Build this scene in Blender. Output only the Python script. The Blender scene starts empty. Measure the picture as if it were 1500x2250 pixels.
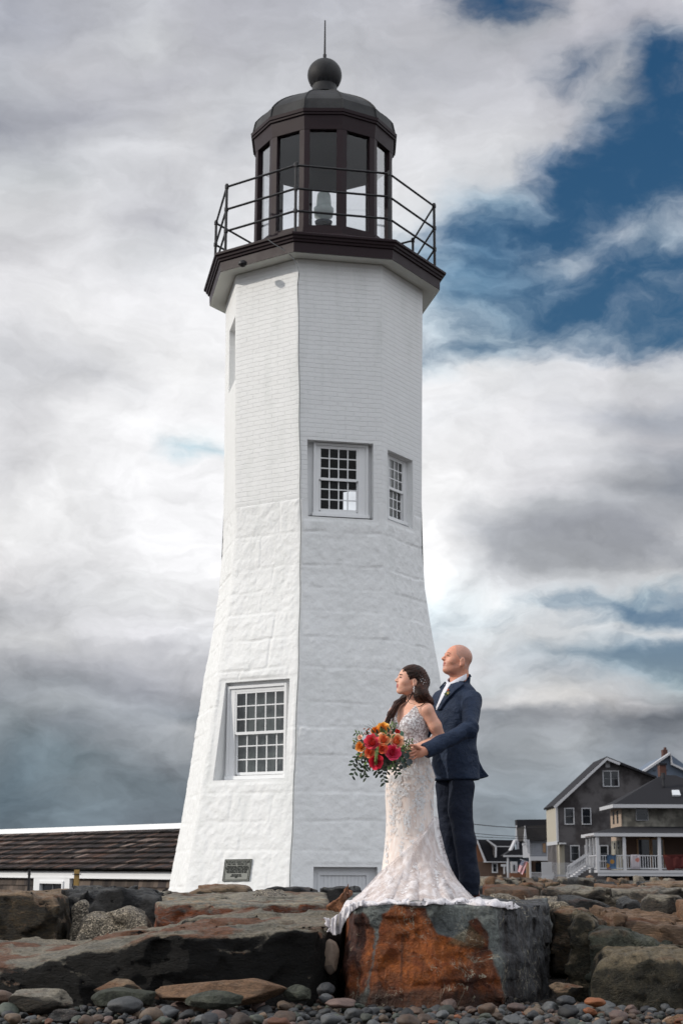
import bpy, bmesh, math, random
import numpy as np
from mathutils import Vector, Matrix, noise as mnoise
from mathutils.geometry import delaunay_2d_cdt
from mathutils.bvhtree import BVHTree
R = math.radians
SC = bpy.context.scene
COL = SC.collection
# ------------------------------------------------------------------ camera
F = 3300.0; HOR = 1915.0; CAMZ = 0.87; ROLL = R(0.25)
PITCH = math.atan((HOR-1125)/F)
cam = bpy.data.cameras.new('camera'); camo = bpy.data.objects.new('camera', cam); COL.objects.link(camo)
cam.sensor_fit = 'VERTICAL'; cam.sensor_height = 36; cam.sensor_width = 24; cam.lens = 36*F/2250
cam.clip_start = 0.1; cam.clip_end = 6000
CM = Matrix.Rotation(math.pi/2+PITCH, 4, 'X') @ Matrix.Rotation(ROLL, 4, 'Z')
camo.matrix_world = Matrix.Translation((0, 0, CAMZ)) @ CM
cam.dof.use_dof = True; cam.dof.focus_distance = 11.0; cam.dof.aperture_fstop = 6.3
SC.camera = camo
CR = np.array(CM.to_3x3())
def raydir(px, py):
    v = CR @ np.array([(px-750)/F, (1125-py)/F, -1.0])
    return v
def at(px, py, Y):
    "world point seen at reference pixel px,py at distance Y in front of the camera"
    d = raydir(px, py); t = Y/d[1]
    return Vector((d[0]*t, Y, CAMZ+d[2]*t))
def proj(p):
    v = CR.T @ (np.array(p)-np.array([0, 0, CAMZ]))
    return 750+F*v[0]/-v[2], 1125-F*v[1]/-v[2]
# ------------------------------------------------------------------ exposure
SC.view_settings.view_transform = 'Standard'; SC.view_settings.look = 'None'
SC.view_settings.exposure = 0.0; SC.view_settings.gamma = 1.0
# ------------------------------------------------------------------ sun
SUN_AZ = R(-99)    # from the camera's view direction, negative = left
SUN_EL = R(27)
sd = Vector((math.sin(SUN_AZ)*math.cos(SUN_EL), math.cos(SUN_AZ)*math.cos(SUN_EL), math.sin(SUN_EL)))
sun = bpy.data.lights.new('sun', 'SUN'); suno = bpy.data.objects.new('sun', sun); COL.objects.link(suno)
sun.energy = 2.35; sun.angle = R(1.2); sun.color = (1.0, 0.93, 0.83)
suno.rotation_euler = sd.to_track_quat('Z', 'Y').to_euler()
# ------------------------------------------------------------------ world: sky texture with broken cloud
def lin(c):
    out = []
    for v in c[:3]:
        v = v/255.0
        out.append(v/12.92 if v <= 0.04045 else ((v+0.055)/1.055)**2.4)
    return tuple(out)
W = bpy.data.worlds.new('World'); SC.world = W; W.use_nodes = True
nt = W.node_tree; nt.nodes.clear()
class G:
    "tiny node-graph helper"
    def __init__(s, nt): s.nt = nt
    def n(s, typ, **kw):
        x = s.nt.nodes.new(typ)
        for k, v in kw.items(): setattr(x, k, v)
        return x
    def put(s, sock, v):
        if isinstance(v, bpy.types.NodeSocket): s.nt.links.new(v, sock)
        elif v is not None: sock.default_value = v
    def math(s, op, a, b=None, c=None, clamp=False):
        x = s.n('ShaderNodeMath', operation=op, use_clamp=clamp)
        s.put(x.inputs[0], a); s.put(x.inputs[1], b); s.put(x.inputs[2], c)
        return x.outputs[0]
    def vm(s, op, a, b=None, out=0):
        x = s.n('ShaderNodeVectorMath', operation=op)
        s.put(x.inputs[0], a)
        if op == 'SCALE': s.put(x.inputs[3], b)
        else: s.put(x.inputs[1], b)
        return x.outputs[out]
    def mix(s, f, a, b, blend='MIX'):
        x = s.n('ShaderNodeMix', data_type='RGBA', blend_type=blend)
        def c4(v): return (*v, 1.0) if isinstance(v, tuple) and len(v) == 3 else v
        s.put(x.inputs[0], f); s.put(x.inputs[6], c4(a)); s.put(x.inputs[7], c4(b))
        return x.outputs[2]
    def fmix(s, f, a, b):
        x = s.n('ShaderNodeMix', data_type='FLOAT')
        s.put(x.inputs[0], f); s.put(x.inputs[2], a); s.put(x.inputs[3], b)
        return x.outputs[0]
    def noise(s, vec, scale, detail=4, rough=0.5, dist=0.0, out=0):
        x = s.n('ShaderNodeTexNoise'); s.put(x.inputs['Vector'], vec)
        x.inputs['Scale'].default_value = scale; x.inputs['Detail'].default_value = detail
        x.inputs['Roughness'].default_value = rough; x.inputs['Distortion'].default_value = dist
        return x.outputs[out]
    def voro(s, vec, scale, feature='F1', out='Distance', rand=1.0):
        x = s.n('ShaderNodeTexVoronoi', feature=feature); s.put(x.inputs['Vector'], vec)
        x.inputs['Scale'].default_value = scale; x.inputs['Randomness'].default_value = rand
        return x.outputs[out]
    def ramp(s, fac, stops, interp='LINEAR'):
        x = s.n('ShaderNodeValToRGB'); x.color_ramp.interpolation = interp
        e = x.color_ramp.elements
        stops = sorted(stops, key=lambda q: q[0])[:32]
        c4 = lambda c: (*c[:3], c[3] if len(c) > 3 else 1.0)
        e[0].position = stops[0][0]; e[0].color = c4(stops[0][1])
        e[1].position = stops[-1][0]; e[1].color = c4(stops[-1][1])
        for p, c in stops[1:-1]:
            q = e.new(p); q.color = c4(c)
        s.put(x.inputs[0], fac)
        return x
    def rng(s, v, a, b, c=0.0, d=1.0, smooth=False):
        x = s.n('ShaderNodeMapRange'); x.interpolation_type = 'SMOOTHSTEP' if smooth else 'LINEAR'
        s.put(x.inputs[0], v)
        for i, k in enumerate((a, b, c, d)): s.put(x.inputs[i+1], k)
        return x.outputs[0]
    def xyz(s, x, y, z):
        n = s.n('ShaderNodeCombineXYZ')
        for i, k in enumerate((x, y, z)): s.put(n.inputs[i], k)
        return n.outputs[0]
    def sep(s, v):
        n = s.n('ShaderNodeSeparateXYZ'); s.put(n.inputs[0], v); return n.outputs
g = G(nt)
WOUT = g.n('ShaderNodeOutputWorld'); BG = g.n('ShaderNodeBackground'); nt.links.new(BG.outputs[0], WOUT.inputs[0])
SKYSTR = 0.12
dirv = g.n('ShaderNodeTexCoord').outputs['Generated']
sky = g.n('ShaderNodeTexSky', sky_type='NISHITA'); sky.sun_disc = False
sky.sun_elevation = SUN_EL; sky.sun_rotation = SUN_AZ; sky.air_density = 1.4; sky.dust_density = 0.2; sky.ozone_density = 2.5
sx, sy, sz = g.sep(dirv)
az0 = g.math('ARCTAN2', sx, sy); el0 = g.math('ARCSINE', sz)
flat = g.xyz(g.math('MULTIPLY', az0, 1.0), 0.0, g.math('MULTIPLY', el0, 1.7))
w1 = g.sep(g.noise(flat, 5.0, 5, 0.55, out=1)); w2 = g.sep(g.noise(flat, 22.0, 5, 0.6, out=1))
def warp(base, c1, c2, k1, k2):
    a = g.math('MULTIPLY_ADD', g.math('SUBTRACT', c1, 0.5), k1, base)
    return g.math('MULTIPLY_ADD', g.math('SUBTRACT', c2, 0.5), k2, a)
azw = warp(az0, w1[0], w2[0], 0.17, 0.035); elw = warp(el0, w1[1], w2[1], 0.085, 0.022)
EL0, EL1 = R(-6), R(42)
fel = g.rng(elw, EL0, EL1)
gr = lambda v: (v, v, v+3)
SKY = {
0: [(0,(165,168,178)),(120,(185,188,195)),(250,(150,153,163)),(380,(205,208,212)),(450,(213,214,217)),(550,(205,205,209)),(700,(225,225,228)),(820,(203,204,208)),(950,(222,222,225)),(1050,(212,212,215)),(1130,(236,236,237)),(1230,(225,224,226)),(1290,(190,192,196)),(1380,(196,197,200)),(1450,(170,173,178)),(1510,(150,156,163)),(1570,(140,148,154)),(1640,(120,132,140)),(1700,(106,121,131)),(1770,(104,120,131)),(1850,(104,118,128))],
150: [(0,(180,182,190)),(100,(190,191,197)),(230,(176,178,187)),(330,(205,207,212)),(450,(212,213,217)),(600,(228,228,231)),(700,(235,235,237)),(830,(207,208,212)),(900,(238,238,240)),(1000,(240,240,242)),(1100,(241,241,242)),(1200,(228,228,230)),(1300,(200,201,205)),(1380,(205,206,208)),(1440,(178,180,186)),(1480,(155,160,167)),(1530,(165,170,175)),(1600,(140,147,155)),(1670,(114,128,136)),(1730,(122,134,142)),(1800,(112,125,134))],
330: [(0,(200,202,208)),(60,(206,208,212)),(150,(190,191,198)),(260,(205,206,210)),(350,(212,213,217)),(420,(205,206,211)),(500,(195,196,203)),(560,(215,217,221)),(650,(235,235,238)),(800,(246,246,247)),(900,(248,248,250)),(1200,(245,245,247)),(1300,(235,236,238)),(1380,(213,213,217)),(1450,(178,180,187)),(1500,(148,151,159)),(1560,(155,160,167)),(1610,(160,165,171)),(1680,(140,147,154)),(1740,(120,131,139)),(1810,(118,128,137))],
460: [(0,(185,186,194)),(100,(187,188,195)),(200,(205,207,212)),(300,(200,202,208)),(400,(215,216,220)),(480,(216,218,222)),(560,(235,236,239)),(700,(246,246,248)),(900,(250,250,252)),(940,(245,248,250)),(965,(200,222,232,.86)),(995,(250,250,252)),(1300,(247,247,249)),(1400,(235,236,239)),(1450,(200,201,206)),(1500,(170,172,178)),(1560,(140,147,155)),(1600,(175,178,182)),(1700,(140,147,154)),(1800,(130,138,146))],
720: [(0,(185,187,195)),(130,(190,192,198)),(300,(215,216,220)),(500,(244,244,247)),(900,(250,250,252)),(1300,(248,248,250)),(1500,(190,192,196)),(1800,(140,147,154))],
930: [(0,(190,191,198)),(100,(188,189,195)),(180,(182,184,191)),(260,(205,206,211)),(350,(222,223,227)),(450,(228,229,232)),(520,(228,232,236)),(565,(190,207,220,.8)),(630,(180,202,218,.72)),(700,(205,218,227,.74)),(760,(218,226,232,.62)),(810,(205,218,227,.5)),(840,(246,246,248)),(950,(243,244,247)),(1030,(250,250,251)),(1250,(249,249,250)),(1330,(225,235,240,.8)),(1400,(212,223,231,.8)),(1450,(233,235,238)),(1490,(198,200,205)),(1570,(185,188,193)),(1700,(150,156,162)),(1800,(140,147,154))],
1080: [(0,(90,100,120,.1)),(40,(120,130,145,.35)),(85,(168,171,178,.95)),(150,(188,189,196)),(250,(200,201,207)),(350,(216,217,221)),(420,(212,215,220)),(470,(160,184,202,.6)),(520,(120,156,186,.3)),(640,(130,164,190,.4)),(720,(186,204,216,.5)),(765,(180,200,214,.4)),(808,(238,239,241)),(900,(238,239,242)),(1000,(241,241,243)),(1100,(237,237,239)),(1140,(215,216,219)),(1200,(175,178,184)),(1245,(173,176,182)),(1285,(207,209,213)),(1320,(233,236,238)),(1360,(222,230,235,.8)),(1400,(228,231,234)),(1440,(200,202,206)),(1500,(195,200,203)),(1540,(205,205,207)),(1565,(150,155,162)),(1620,(160,165,171)),(1680,(150,156,162)),(1810,(134,144,152))],
1230: [(0,(165,168,175)),(60,(190,190,197)),(100,(184,184,192)),(165,(150,156,168,.6)),(195,(140,148,162,.45)),(250,(190,191,198)),(300,(195,196,202)),(340,(190,192,199,.95)),(385,(150,165,185,.4)),(430,(130,150,175,.0)),(530,(150,170,190,.1)),(570,(185,196,207,.6)),(605,(150,170,190,.1)),(680,(150,170,190,.1)),(720,(190,204,215,.4)),(760,(205,212,220,.7)),(790,(222,224,228)),(900,(236,236,239)),(1000,(231,231,234)),(1100,(220,220,224)),(1140,(180,183,188)),(1190,(153,156,163)),(1240,(165,168,173)),(1285,(212,215,219)),(1320,(190,205,215,.6)),(1345,(218,222,226,.9)),(1380,(216,219,222)),(1420,(185,195,203,.8)),(1480,(187,192,198,.9)),(1540,(226,224,222)),(1570,(163,166,172)),(1640,(170,175,180)),(1800,(134,143,151))],
1370: [(0,(195,196,203)),(60,(180,181,190)),(120,(158,163,174,.8)),(200,(168,172,180,.85)),(245,(150,160,172,.6)),(290,(120,138,160,.3)),(340,(120,138,160,.1)),(420,(120,140,160,.0)),(455,(150,168,188,.25)),(505,(182,192,204,.7)),(540,(165,180,197,.4)),(570,(150,165,185,.08)),(650,(150,165,185,.1)),(710,(180,195,208,.35)),(745,(190,200,212,.6)),(775,(226,226,230)),(850,(221,222,226)),(905,(188,191,199)),(950,(206,207,211)),(1030,(195,197,202)),(1080,(165,168,174)),(1120,(180,183,189)),(1180,(157,160,168)),(1230,(160,163,170)),(1270,(207,209,212)),(1305,(190,205,212,.5)),(1335,(170,190,200,.0)),(1368,(208,212,216)),(1440,(150,175,190,.1)),(1500,(185,190,195)),(1545,(195,195,198)),(1585,(118,123,131)),(1700,(132,139,147))],
1480: [(0,(190,190,198)),(50,(170,172,182,.9)),(90,(140,150,165,.5)),(130,(120,135,155,.12)),(200,(100,115,135,.0)),(400,(120,140,160,.05)),(475,(160,175,190,.6)),(510,(150,168,184,.5)),(560,(140,160,180,.08)),(640,(160,175,190,.2)),(720,(150,168,184,.1)),(760,(200,203,210,.7)),(790,(211,213,217)),(850,(200,201,206)),(900,(165,170,180)),(960,(190,191,197)),(1020,(160,164,172)),(1080,(140,145,154)),(1140,(175,178,184)),(1200,(200,202,206)),(1250,(140,145,152)),(1285,(192,195,199)),(1345,(150,170,185,.05)),(1375,(205,208,211)),(1412,(150,170,185,.05)),(1470,(150,175,185,.1)),(1500,(180,190,195)),(1555,(108,115,125)),(1590,(110,116,124)),(1640,(160,164,170)),(1750,(122,130,138))],
}
def elaz(px, py):
    d = raydir(px, py); d = d/np.linalg.norm(d)
    return math.asin(d[2]), math.atan2(d[0], d[1])
col = None; cov = None; prev = None
side = [(0.0, (0.28, 0.31, 0.35, 1)), (0.12, (0.36, 0.39, 0.44, 1)), (0.35, (0.78, 0.81, 0.86, 1)), (0.7, (1.08, 1.11, 1.17, 1)), (1.0, (1.06, 1.1, 1.17, 1))]
cols = [(R(-26), side)]
for px in sorted(SKY):
    st = []
    for s in sorted(SKY[px], key=lambda q: -q[0]):
        e, _ = elaz(px, s[0]); c = s[1]
        st.append(((e-EL0)/(EL1-EL0), (*lin(c), c[3] if len(c) > 3 else 1.0)))
    cols.append((elaz(px, 1000)[1], st))
cols.append((R(24), side))
for a, st in cols:
    rp = g.ramp(fel, st)
    if col is None: col, cov = rp.outputs[0], rp.outputs[1]
    else:
        f = g.rng(azw, prev, a)
        col = g.mix(f, col, rp.outputs[0]); cov = g.fmix(f, cov, rp.outputs[1])
    prev = a
# finer cloud structure
n3 = g.noise(g.xyz(g.math('MULTIPLY', azw, 1.0), 0.0, g.math('MULTIPLY', elw, 2.2)), 30.0, 7, 0.6, 0.3)
n4 = g.noise(g.xyz(az0, 3.0, g.math('MULTIPLY', el0, 1.6)), 9.0, 5, 0.55)
opn = g.rng(cov, 0.93, 0.999, 1, 0)
covn = g.math('ADD', g.math('MULTIPLY', g.math('SUBTRACT', n3, 0.5), 1.0), g.math('MULTIPLY', g.math('SUBTRACT', n4, 0.5), 0.45))
covn = g.math('MULTIPLY_ADD', covn, opn, cov)
covn = g.rng(covn, 0.02, 0.97, smooth=True)
pf = g.voro(g.vm('ADD', g.xyz(azw, 0.0, g.math('MULTIPLY', elw, 1.9)), g.vm('SCALE', g.noise(g.xyz(azw, 5.0, elw), 18.0, 4, 0.6, out=1), 0.06)), 15.0, 'SMOOTH_F1')
br = g.math('MULTIPLY', g.math('SUBTRACT', 0.40, pf), g.rng(el0, R(1), R(17), 0.85, 0.18))
br = g.math('ADD', br, g.math('MULTIPLY', g.math('SUBTRACT', n3, 0.5), g.rng(el0, R(2), R(16), 0.95, 0.40)))
br = g.math('ADD', br, g.math('MULTIPLY_ADD', g.math('SUBTRACT', n4, 0.5), 0.30, 1.0))
col = g.mix(1.0, col, g.xyz(br, br, br), 'MULTIPLY')
hs = g.n('ShaderNodeHueSaturation'); g.put(hs.inputs['Color'], g.vm('SCALE', sky.outputs[0], SKYSTR))
hs.inputs['Saturation'].default_value = 1.35; hs.inputs['Value'].default_value = 0.41; hs.inputs['Hue'].default_value = 0.495
final = g.mix(covn, g.mix(1.0, hs.outputs[0], g.mix(g.rng(el0, R(9), R(19)), (1.12, 1.02, 1.3), (1.0, 1.03, 1.17)), 'MULTIPLY'), col)
nt.links.new(final, BG.inputs[0]); BG.inputs[1].default_value = 1.0
W.cycles.sampling_method = 'MANUAL'; W.cycles.sample_map_resolution = 512
SC.cycles.max_bounces = 6; SC.cycles.diffuse_bounces = 3; SC.cycles.transparent_max_bounces = 12
# ================================================================== helpers
def tag(o, label=None, cat=None, group=None, kind=None):
    for k, v in (('label', label), ('category', cat), ('group', group), ('kind', kind)):
        if v: o[k] = v
    return o
def thing(name, loc, label, cat, group=None):
    o = bpy.data.objects.new(name, None); COL.objects.link(o); o.location = loc; o.empty_display_size = 0.1
    return tag(o, label, cat, group)
def link_mesh(name, verts, faces, m, parent=None, smooth=False, cols=None, uvs=None, matidx=None):
    me = bpy.data.meshes.new(name)
    me.from_pydata([tuple(v) for v in verts], [], [tuple(int(i) for i in f) for f in faces])
    for x in (m if isinstance(m, (list, tuple)) else [m]): me.materials.append(x)
    if smooth: me.polygons.foreach_set('use_smooth', [True]*len(me.polygons))
    if matidx is not None: me.polygons.foreach_set('material_index', np.asarray(matidx, dtype=np.int32))
    if cols is not None:
        a = me.color_attributes.new('tint', 'FLOAT_COLOR', 'POINT')
        c = np.ones((len(verts), 4), dtype=np.float32); c[:, :3] = np.asarray(cols, dtype=np.float32).reshape(len(verts), -1)[:, :3]
        a.data.foreach_set('color', c.ravel())
    if uvs is not None:
        uv = me.uv_layers.new(name='UVMap'); li = np.zeros(len(me.loops), dtype=np.int32); me.loops.foreach_get('vertex_index', li)
        uv.data.foreach_set('uv', np.asarray(uvs, dtype=np.float32)[li].ravel())
    me.update()
    o = bpy.data.objects.new(name, me); COL.objects.link(o)
    if parent is not None:
        o.parent = parent
        q = parent; off = Vector((0, 0, 0))
        while q is not None: off += q.location; q = q.parent
        o.location = -off          # geometry is written in world coordinates
    return o
class MB:
    def __init__(s): s.v = []; s.f = []; s.c = []
    def add(s, vs, fs, c=None):
        b = len(s.v); s.v += [tuple(v) for v in vs]; s.f += [tuple(b+i for i in f) for f in fs]
        s.c += [c if c is not None else (1, 1, 1)]*len(vs)
        return s
    def box(s, lo, hi, M=None, c=None):
        x0, y0, z0 = lo; x1, y1, z1 = hi
        vs = [Vector(p) for p in ((x0, y0, z0), (x1, y0, z0), (x1, y1, z0), (x0, y1, z0), (x0, y0, z1), (x1, y0, z1), (x1, y1, z1), (x0, y1, z1))]
        if M is not None: vs = [M @ v for v in vs]
        return s.add(vs, [(3, 2, 1, 0), (4, 5, 6, 7), (0, 1, 5, 4), (1, 2, 6, 5), (2, 3, 7, 6), (3, 0, 4, 7)], c)
    def prism(s, poly, vec, c=None):
        n = len(poly); vec = Vector(vec); a = [Vector(p) for p in poly]; b = [p+vec for p in a]
        return s.add(a+b, [tuple(range(n))[::-1], tuple(range(n, 2*n))]+[(i, (i+1) % n, n+(i+1) % n, n+i) for i in range(n)], c)
    def bar(s, a, b, w, h=None, up=(0, 0, 1), c=None):
        a = Vector(a); b = Vector(b); h = h or w; d = (b-a).normalized(); u = Vector(up)
        if abs(d.dot(u)) > 0.98: u = Vector((0, 1, 0))
        x = d.cross(u).normalized()*w/2; y = x.cross(d).normalized()*h/2
        vs = [p+i*x+j*y for p in (a, b) for i, j in ((-1, -1), (1, -1), (1, 1), (-1, 1))]
        return s.add(vs, [(3, 2, 1, 0), (4, 5, 6, 7), (0, 1, 5, 4), (1, 2, 6, 5), (2, 3, 7, 6), (3, 0, 4, 7)], c)
    def tube(s, pts, r, n=8, c=None, cap=True):
        pts = [Vector(p) for p in pts]; m = len(pts); rr = r if isinstance(r, (list, tuple)) else [r]*m
        vs = []; ref = Vector((0, 0, 1)); pu = None
        for i, p in enumerate(pts):
            d = (pts[min(i+1, m-1)]-pts[max(i-1, 0)]).normalized()
            if pu is None:
                u = ref if abs(d.z) < 0.9 else Vector((1, 0, 0)); pu = d.cross(u).normalized()
            x = (pu-d*pu.dot(d)).normalized(); y = d.cross(x); pu = x
            vs += [p+rr[i]*(math.cos(t)*x+math.sin(t)*y) for t in (2*math.pi*k/n for k in range(n))]
        fs = [(i*n+k, i*n+(k+1) % n, (i+1)*n+(k+1) % n, (i+1)*n+k) for i in range(m-1) for k in range(n)]
        if cap: fs += [tuple(range(n))[::-1], tuple(range((m-1)*n, m*n))]
        return s.add(vs, fs, c)
    def lathe(s, prof, ctr, n=24, a0=0.0, c=None):
        "prof: (r, z) pairs, bottom to top"
        ctr = Vector(ctr); vs = []; m = len(prof)
        for r, z in prof:
            vs += [ctr+Vector((r*math.sin(a0+2*math.pi*k/n), -r*math.cos(a0+2*math.pi*k/n), z)) for k in range(n)]
        fs = [(i*n+k, i*n+(k+1) % n, (i+1)*n+(k+1) % n, (i+1)*n+k) for i in range(m-1) for k in range(n)]
        return s.add(vs, fs, c)
    def build(s, name, m, parent=None, smooth=False, col=False, bevel=0.0):
        o = link_mesh(name, s.v, s.f, m, parent, smooth, s.c if col else None)
        if bevel:
            b = o.modifiers.new('bevel', 'BEVEL'); b.width = bevel; b.segments = 2; b.limit_method = 'ANGLE'
        return o
# ------------------------------------------------------------------ materials
def new_mat(name):
    m = bpy.data.materials.new(name); m.use_nodes = True; nt = m.node_tree; nt.nodes.clear(); g = G(nt)
    o = g.n('ShaderNodeOutputMaterial'); b = g.n('ShaderNodeBsdfPrincipled'); nt.links.new(b.outputs[0], o.inputs[0])
    return m, g, b, o
def set_bump(g, b, h, strength=0.5, dist=0.01):
    x = g.n('ShaderNodeBump'); x.inputs['Strength'].default_value = strength; x.inputs['Distance'].default_value = dist
    g.put(x.inputs['Height'], h); g.nt.links.new(x.outputs[0], b.inputs['Normal'])
def mat(name, c, rough=0.6, var=0.12, vs=3.0, bump=0.0, bs=40.0, metal=0.0, spec=0.5, c2=None, tint=False, sheen=0.0):
    "paint / cloth / metal with uneven colour and a little relief; c in 0-255 sRGB"
    m, g, b, o = new_mat(name); tc = g.n('ShaderNodeTexCoord').outputs['Object']
    base = lin(c); n = g.noise(tc, vs, 5, 0.6)
    if c2 is not None: col = g.mix(g.rng(n, 0.38, 0.62, smooth=True), base, lin(c2))
    else:
        v = g.math('MULTIPLY_ADD', g.math('SUBTRACT', n, 0.5), 2*var, 1.0); col = g.mix(1.0, base, g.xyz(v, v, v), 'MULTIPLY')
    if tint:
        a = g.n('ShaderNodeAttribute', attribute_name='tint').outputs[0]; col = g.mix(1.0, col, a, 'MULTIPLY')
    g.put(b.inputs['Base Color'], col)
    g.put(b.inputs['Roughness'], g.math('MULTIPLY_ADD', g.math('SUBTRACT', n, 0.5), 0.2, rough))
    b.inputs['Metallic'].default_value = metal; b.inputs['Specular IOR Level'].default_value = spec
    if sheen: b.inputs['Sheen Weight'].default_value = sheen
    if bump: set_bump(g, b, g.noise(tc, bs, 4, 0.6), bump, 0.01)
    return m
def glass_mat(name, tintc=(0.75, 0.8, 0.8), refl=0.12):
    m = bpy.data.materials.new(name); m.use_nodes = True; nt = m.node_tree; nt.nodes.clear(); g = G(nt)
    o = g.n('ShaderNodeOutputMaterial'); t = g.n('ShaderNodeBsdfTransparent'); gl = g.n('ShaderNodeBsdfGlossy')
    t.inputs[0].default_value = (*tintc, 1); gl.inputs['Roughness'].default_value = 0.02
    lw = g.n('ShaderNodeLayerWeight'); lw.inputs[0].default_value = 0.25
    f = g.math('ADD', g.math('MULTIPLY', lw.outputs['Fresnel'], 0.8 if refl > 0.05 else 0.35), refl, clamp=True)
    mx = g.n('ShaderNodeMixShader'); g.put(mx.inputs[0], f); nt.links.new(t.outputs[0], mx.inputs[1]); nt.links.new(gl.outputs[0], mx.inputs[2])
    nt.links.new(mx.outputs[0], o.inputs[0]); return m
# cheap vectorised value noise
_rs = np.random.RandomState(5); _T = _rs.rand(64, 64, 64).astype(np.float32)*2-1
def vnoise(P):
    P = np.asarray(P); i = np.floor(P).astype(np.int64); f = P-i; f = f*f*(3-2*f); i &= 63; j = (i+1) & 63
    x0, y0, z0 = i[..., 0], i[..., 1], i[..., 2]; x1, y1, z1 = j[..., 0], j[..., 1], j[..., 2]
    fx, fy, fz = f[..., 0], f[..., 1], f[..., 2]
    a = _T[x0, y0, z0]*(1-fx)+_T[x1, y0, z0]*fx; b = _T[x0, y1, z0]*(1-fx)+_T[x1, y1, z0]*fx
    c = _T[x0, y0, z1]*(1-fx)+_T[x1, y0, z1]*fx; d = _T[x0, y1, z1]*(1-fx)+_T[x1, y1, z1]*fx
    return (a*(1-fy)+b*fy)*(1-fz)+(c*(1-fy)+d*fy)*fz
def fbm(P, o=4, g=0.5):
    s = 0; a = 1.0; P = np.asarray(P, dtype=float)
    for k in range(o): s = s+a*vnoise(P+k*17.3); a *= g; P = P*2.03
    return s
# ================================================================== ground
GX = np.concatenate([[-3000, -900, -300, -120, -60, -30, -16], np.linspace(-9, 9, 60), [16, 30, 60, 120, 300, 900, 3000]])
GY = np.concatenate([[-300, -60, -10, 0], np.linspace(4, 24, 70), [30, 40, 60, 90, 150, 300, 900, 3000]])
gx, gy = np.meshgrid(GX, GY, indexing='ij')
sm = np.clip((gy-11.5)/4.5, 0, 1); sm = sm*sm*(3-2*sm)
gz = -0.04+0.5*sm+0.03*fbm(np.stack([gx*0.8, gy*0.8, gx*0], -1), 3)
gz[gy > 60] = 0.42
nX, nY = gx.shape
idx = np.arange(nX*nY).reshape(nX, nY)
gf = np.stack([idx[:-1, :-1], idx[1:, :-1], idx[1:, 1:], idx[:-1, 1:]], -1).reshape(-1, 4)
m_ground, g, b, o = new_mat('gravel_soil')
tc = g.n('ShaderNodeTexCoord').outputs['Object']
n = g.noise(tc, 7, 6, 0.65); v = g.voro(tc, 26.0)
g.put(b.inputs['Base Color'], g.mix(g.rng(v, 0.1, 0.6), g.mix(n, lin((112, 96, 80)), lin((66, 62, 58))), lin((30, 27, 25))))
b.inputs['Roughness'].default_value = 0.9; set_bump(g, b, v, 0.8, 0.03)
tag(link_mesh('ground', np.stack([gx, gy, gz], -1).reshape(-1, 3), gf, m_ground, smooth=True), kind='structure')
# ================================================================== lighthouse
TD = 27.0; AX = at(706, 1100, TD).x
def depth_of(p): return -(CR.T @ (np.array(p)-np.array([0, 0, CAMZ])))[2]
def zy(y, off=0.0):
    "height of image row y on a line standing off metres in front of the tower axis"
    lo, hi = -20.0, 60.0
    for _ in range(50):
        mid = (lo+hi)/2
        if proj((AX, TD-off, mid))[1] > y: lo = mid
        else: hi = mid
    return lo
def wpx(px, y): return px*depth_of((AX, TD, zy(y)))/F
ANG_T = [-101, -56, -12.7, 34.3, 79, 124, 169, 214]; ANG_B = [-101, -53.0, -8.8, 36, 79, 124, 169, 214]
PROF = [(2110, 372), (1962, 336), (1800, 307), (1687, 289), (1566, 270), (1487, 259), (1420, 246), (1370, 237), (1300, 226), (1220, 219.5), (1180, 218), (920, 217), (654, 216)]
PZ = [zy(y) for y, r in PROF]; PR = [wpx(r, y)/0.9816 for y, r in PROF]
ZTOP = PZ[-1]
def ring(z, i):
    r = float(np.interp(z, PZ, PR)); t = min(max((z-zy(1480))/(zy(700)-zy(1480)), 0), 1); i8 = i % 8
    a = R(ANG_B[i8]*(1-t)+ANG_T[i8]*t)
    return np.array([AX+r*math.sin(a), TD-r*math.cos(a), z])
def fpt(i, u, z): return ring(z, i)*(1-u)+ring(z, i+1)*u
def fnorm(i, z):
    d = ring(z, i+1)-ring(z, i); n = np.array([d[1], -d[0], 0]); return n/np.linalg.norm(n)
def solve(i, px, py):
    u, z = 0.5, zy(py, 2.0)
    for _ in range(30):
        x, y = proj(fpt(i, u, z)); x1, y1 = proj(fpt(i, u+1e-3, z)); x2, y2 = proj(fpt(i, u, z+1e-3))
        J = np.array([[(x1-x), (x2-x)], [(y1-y), (y2-y)]])/1e-3
        s = np.linalg.solve(J, np.array([px-x, py-y])); u += s[0]; z += s[1]
    return u, z
lighthouse = thing('lighthouse', (AX, TD, 0.4), 'tall white painted brick and granite lighthouse tower with dark lantern room', 'lighthouse')
# painted masonry
m_wall, g, b, o = new_mat('white_painted_masonry')
tcn = g.n('ShaderNodeTexCoord'); tc = tcn.outputs['Object']; uv = tcn.outputs['UV']
uvw = g.vm('ADD', uv, g.vm('SCALE', g.vm('SUBTRACT', g.noise(tc, 3.0, 3, 0.5, out=1), (0.5, 0.5, 0.5)), 0.05))
bt = g.n('ShaderNodeTexBrick'); g.put(bt.inputs['Vector'], uvw)
bt.inputs['Scale'].default_value = 1.0; bt.inputs['Brick Width'].default_value = 0.27; bt.inputs['Row Height'].default_value = 0.085
bt.inputs['Mortar Size'].default_value = 0.008; bt.inputs['Mortar Smooth'].default_value = 0.3
bt.inputs['Color1'].default_value = (1, 1, 1, 1); bt.inputs['Color2'].default_value = (0.75, 0.75, 0.75, 1); bt.inputs['Mortar'].default_value = (0, 0, 0, 1)
uz = g.sep(uv)[1]
isb = g.rng(uz, zy(1150)-0.02, zy(1150)+0.02)
isb = g.math('MULTIPLY', isb, g.rng(g.noise(tc, 1.1, 3, 0.6), 0.30, 0.52, 0.35, 1.0))
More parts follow.
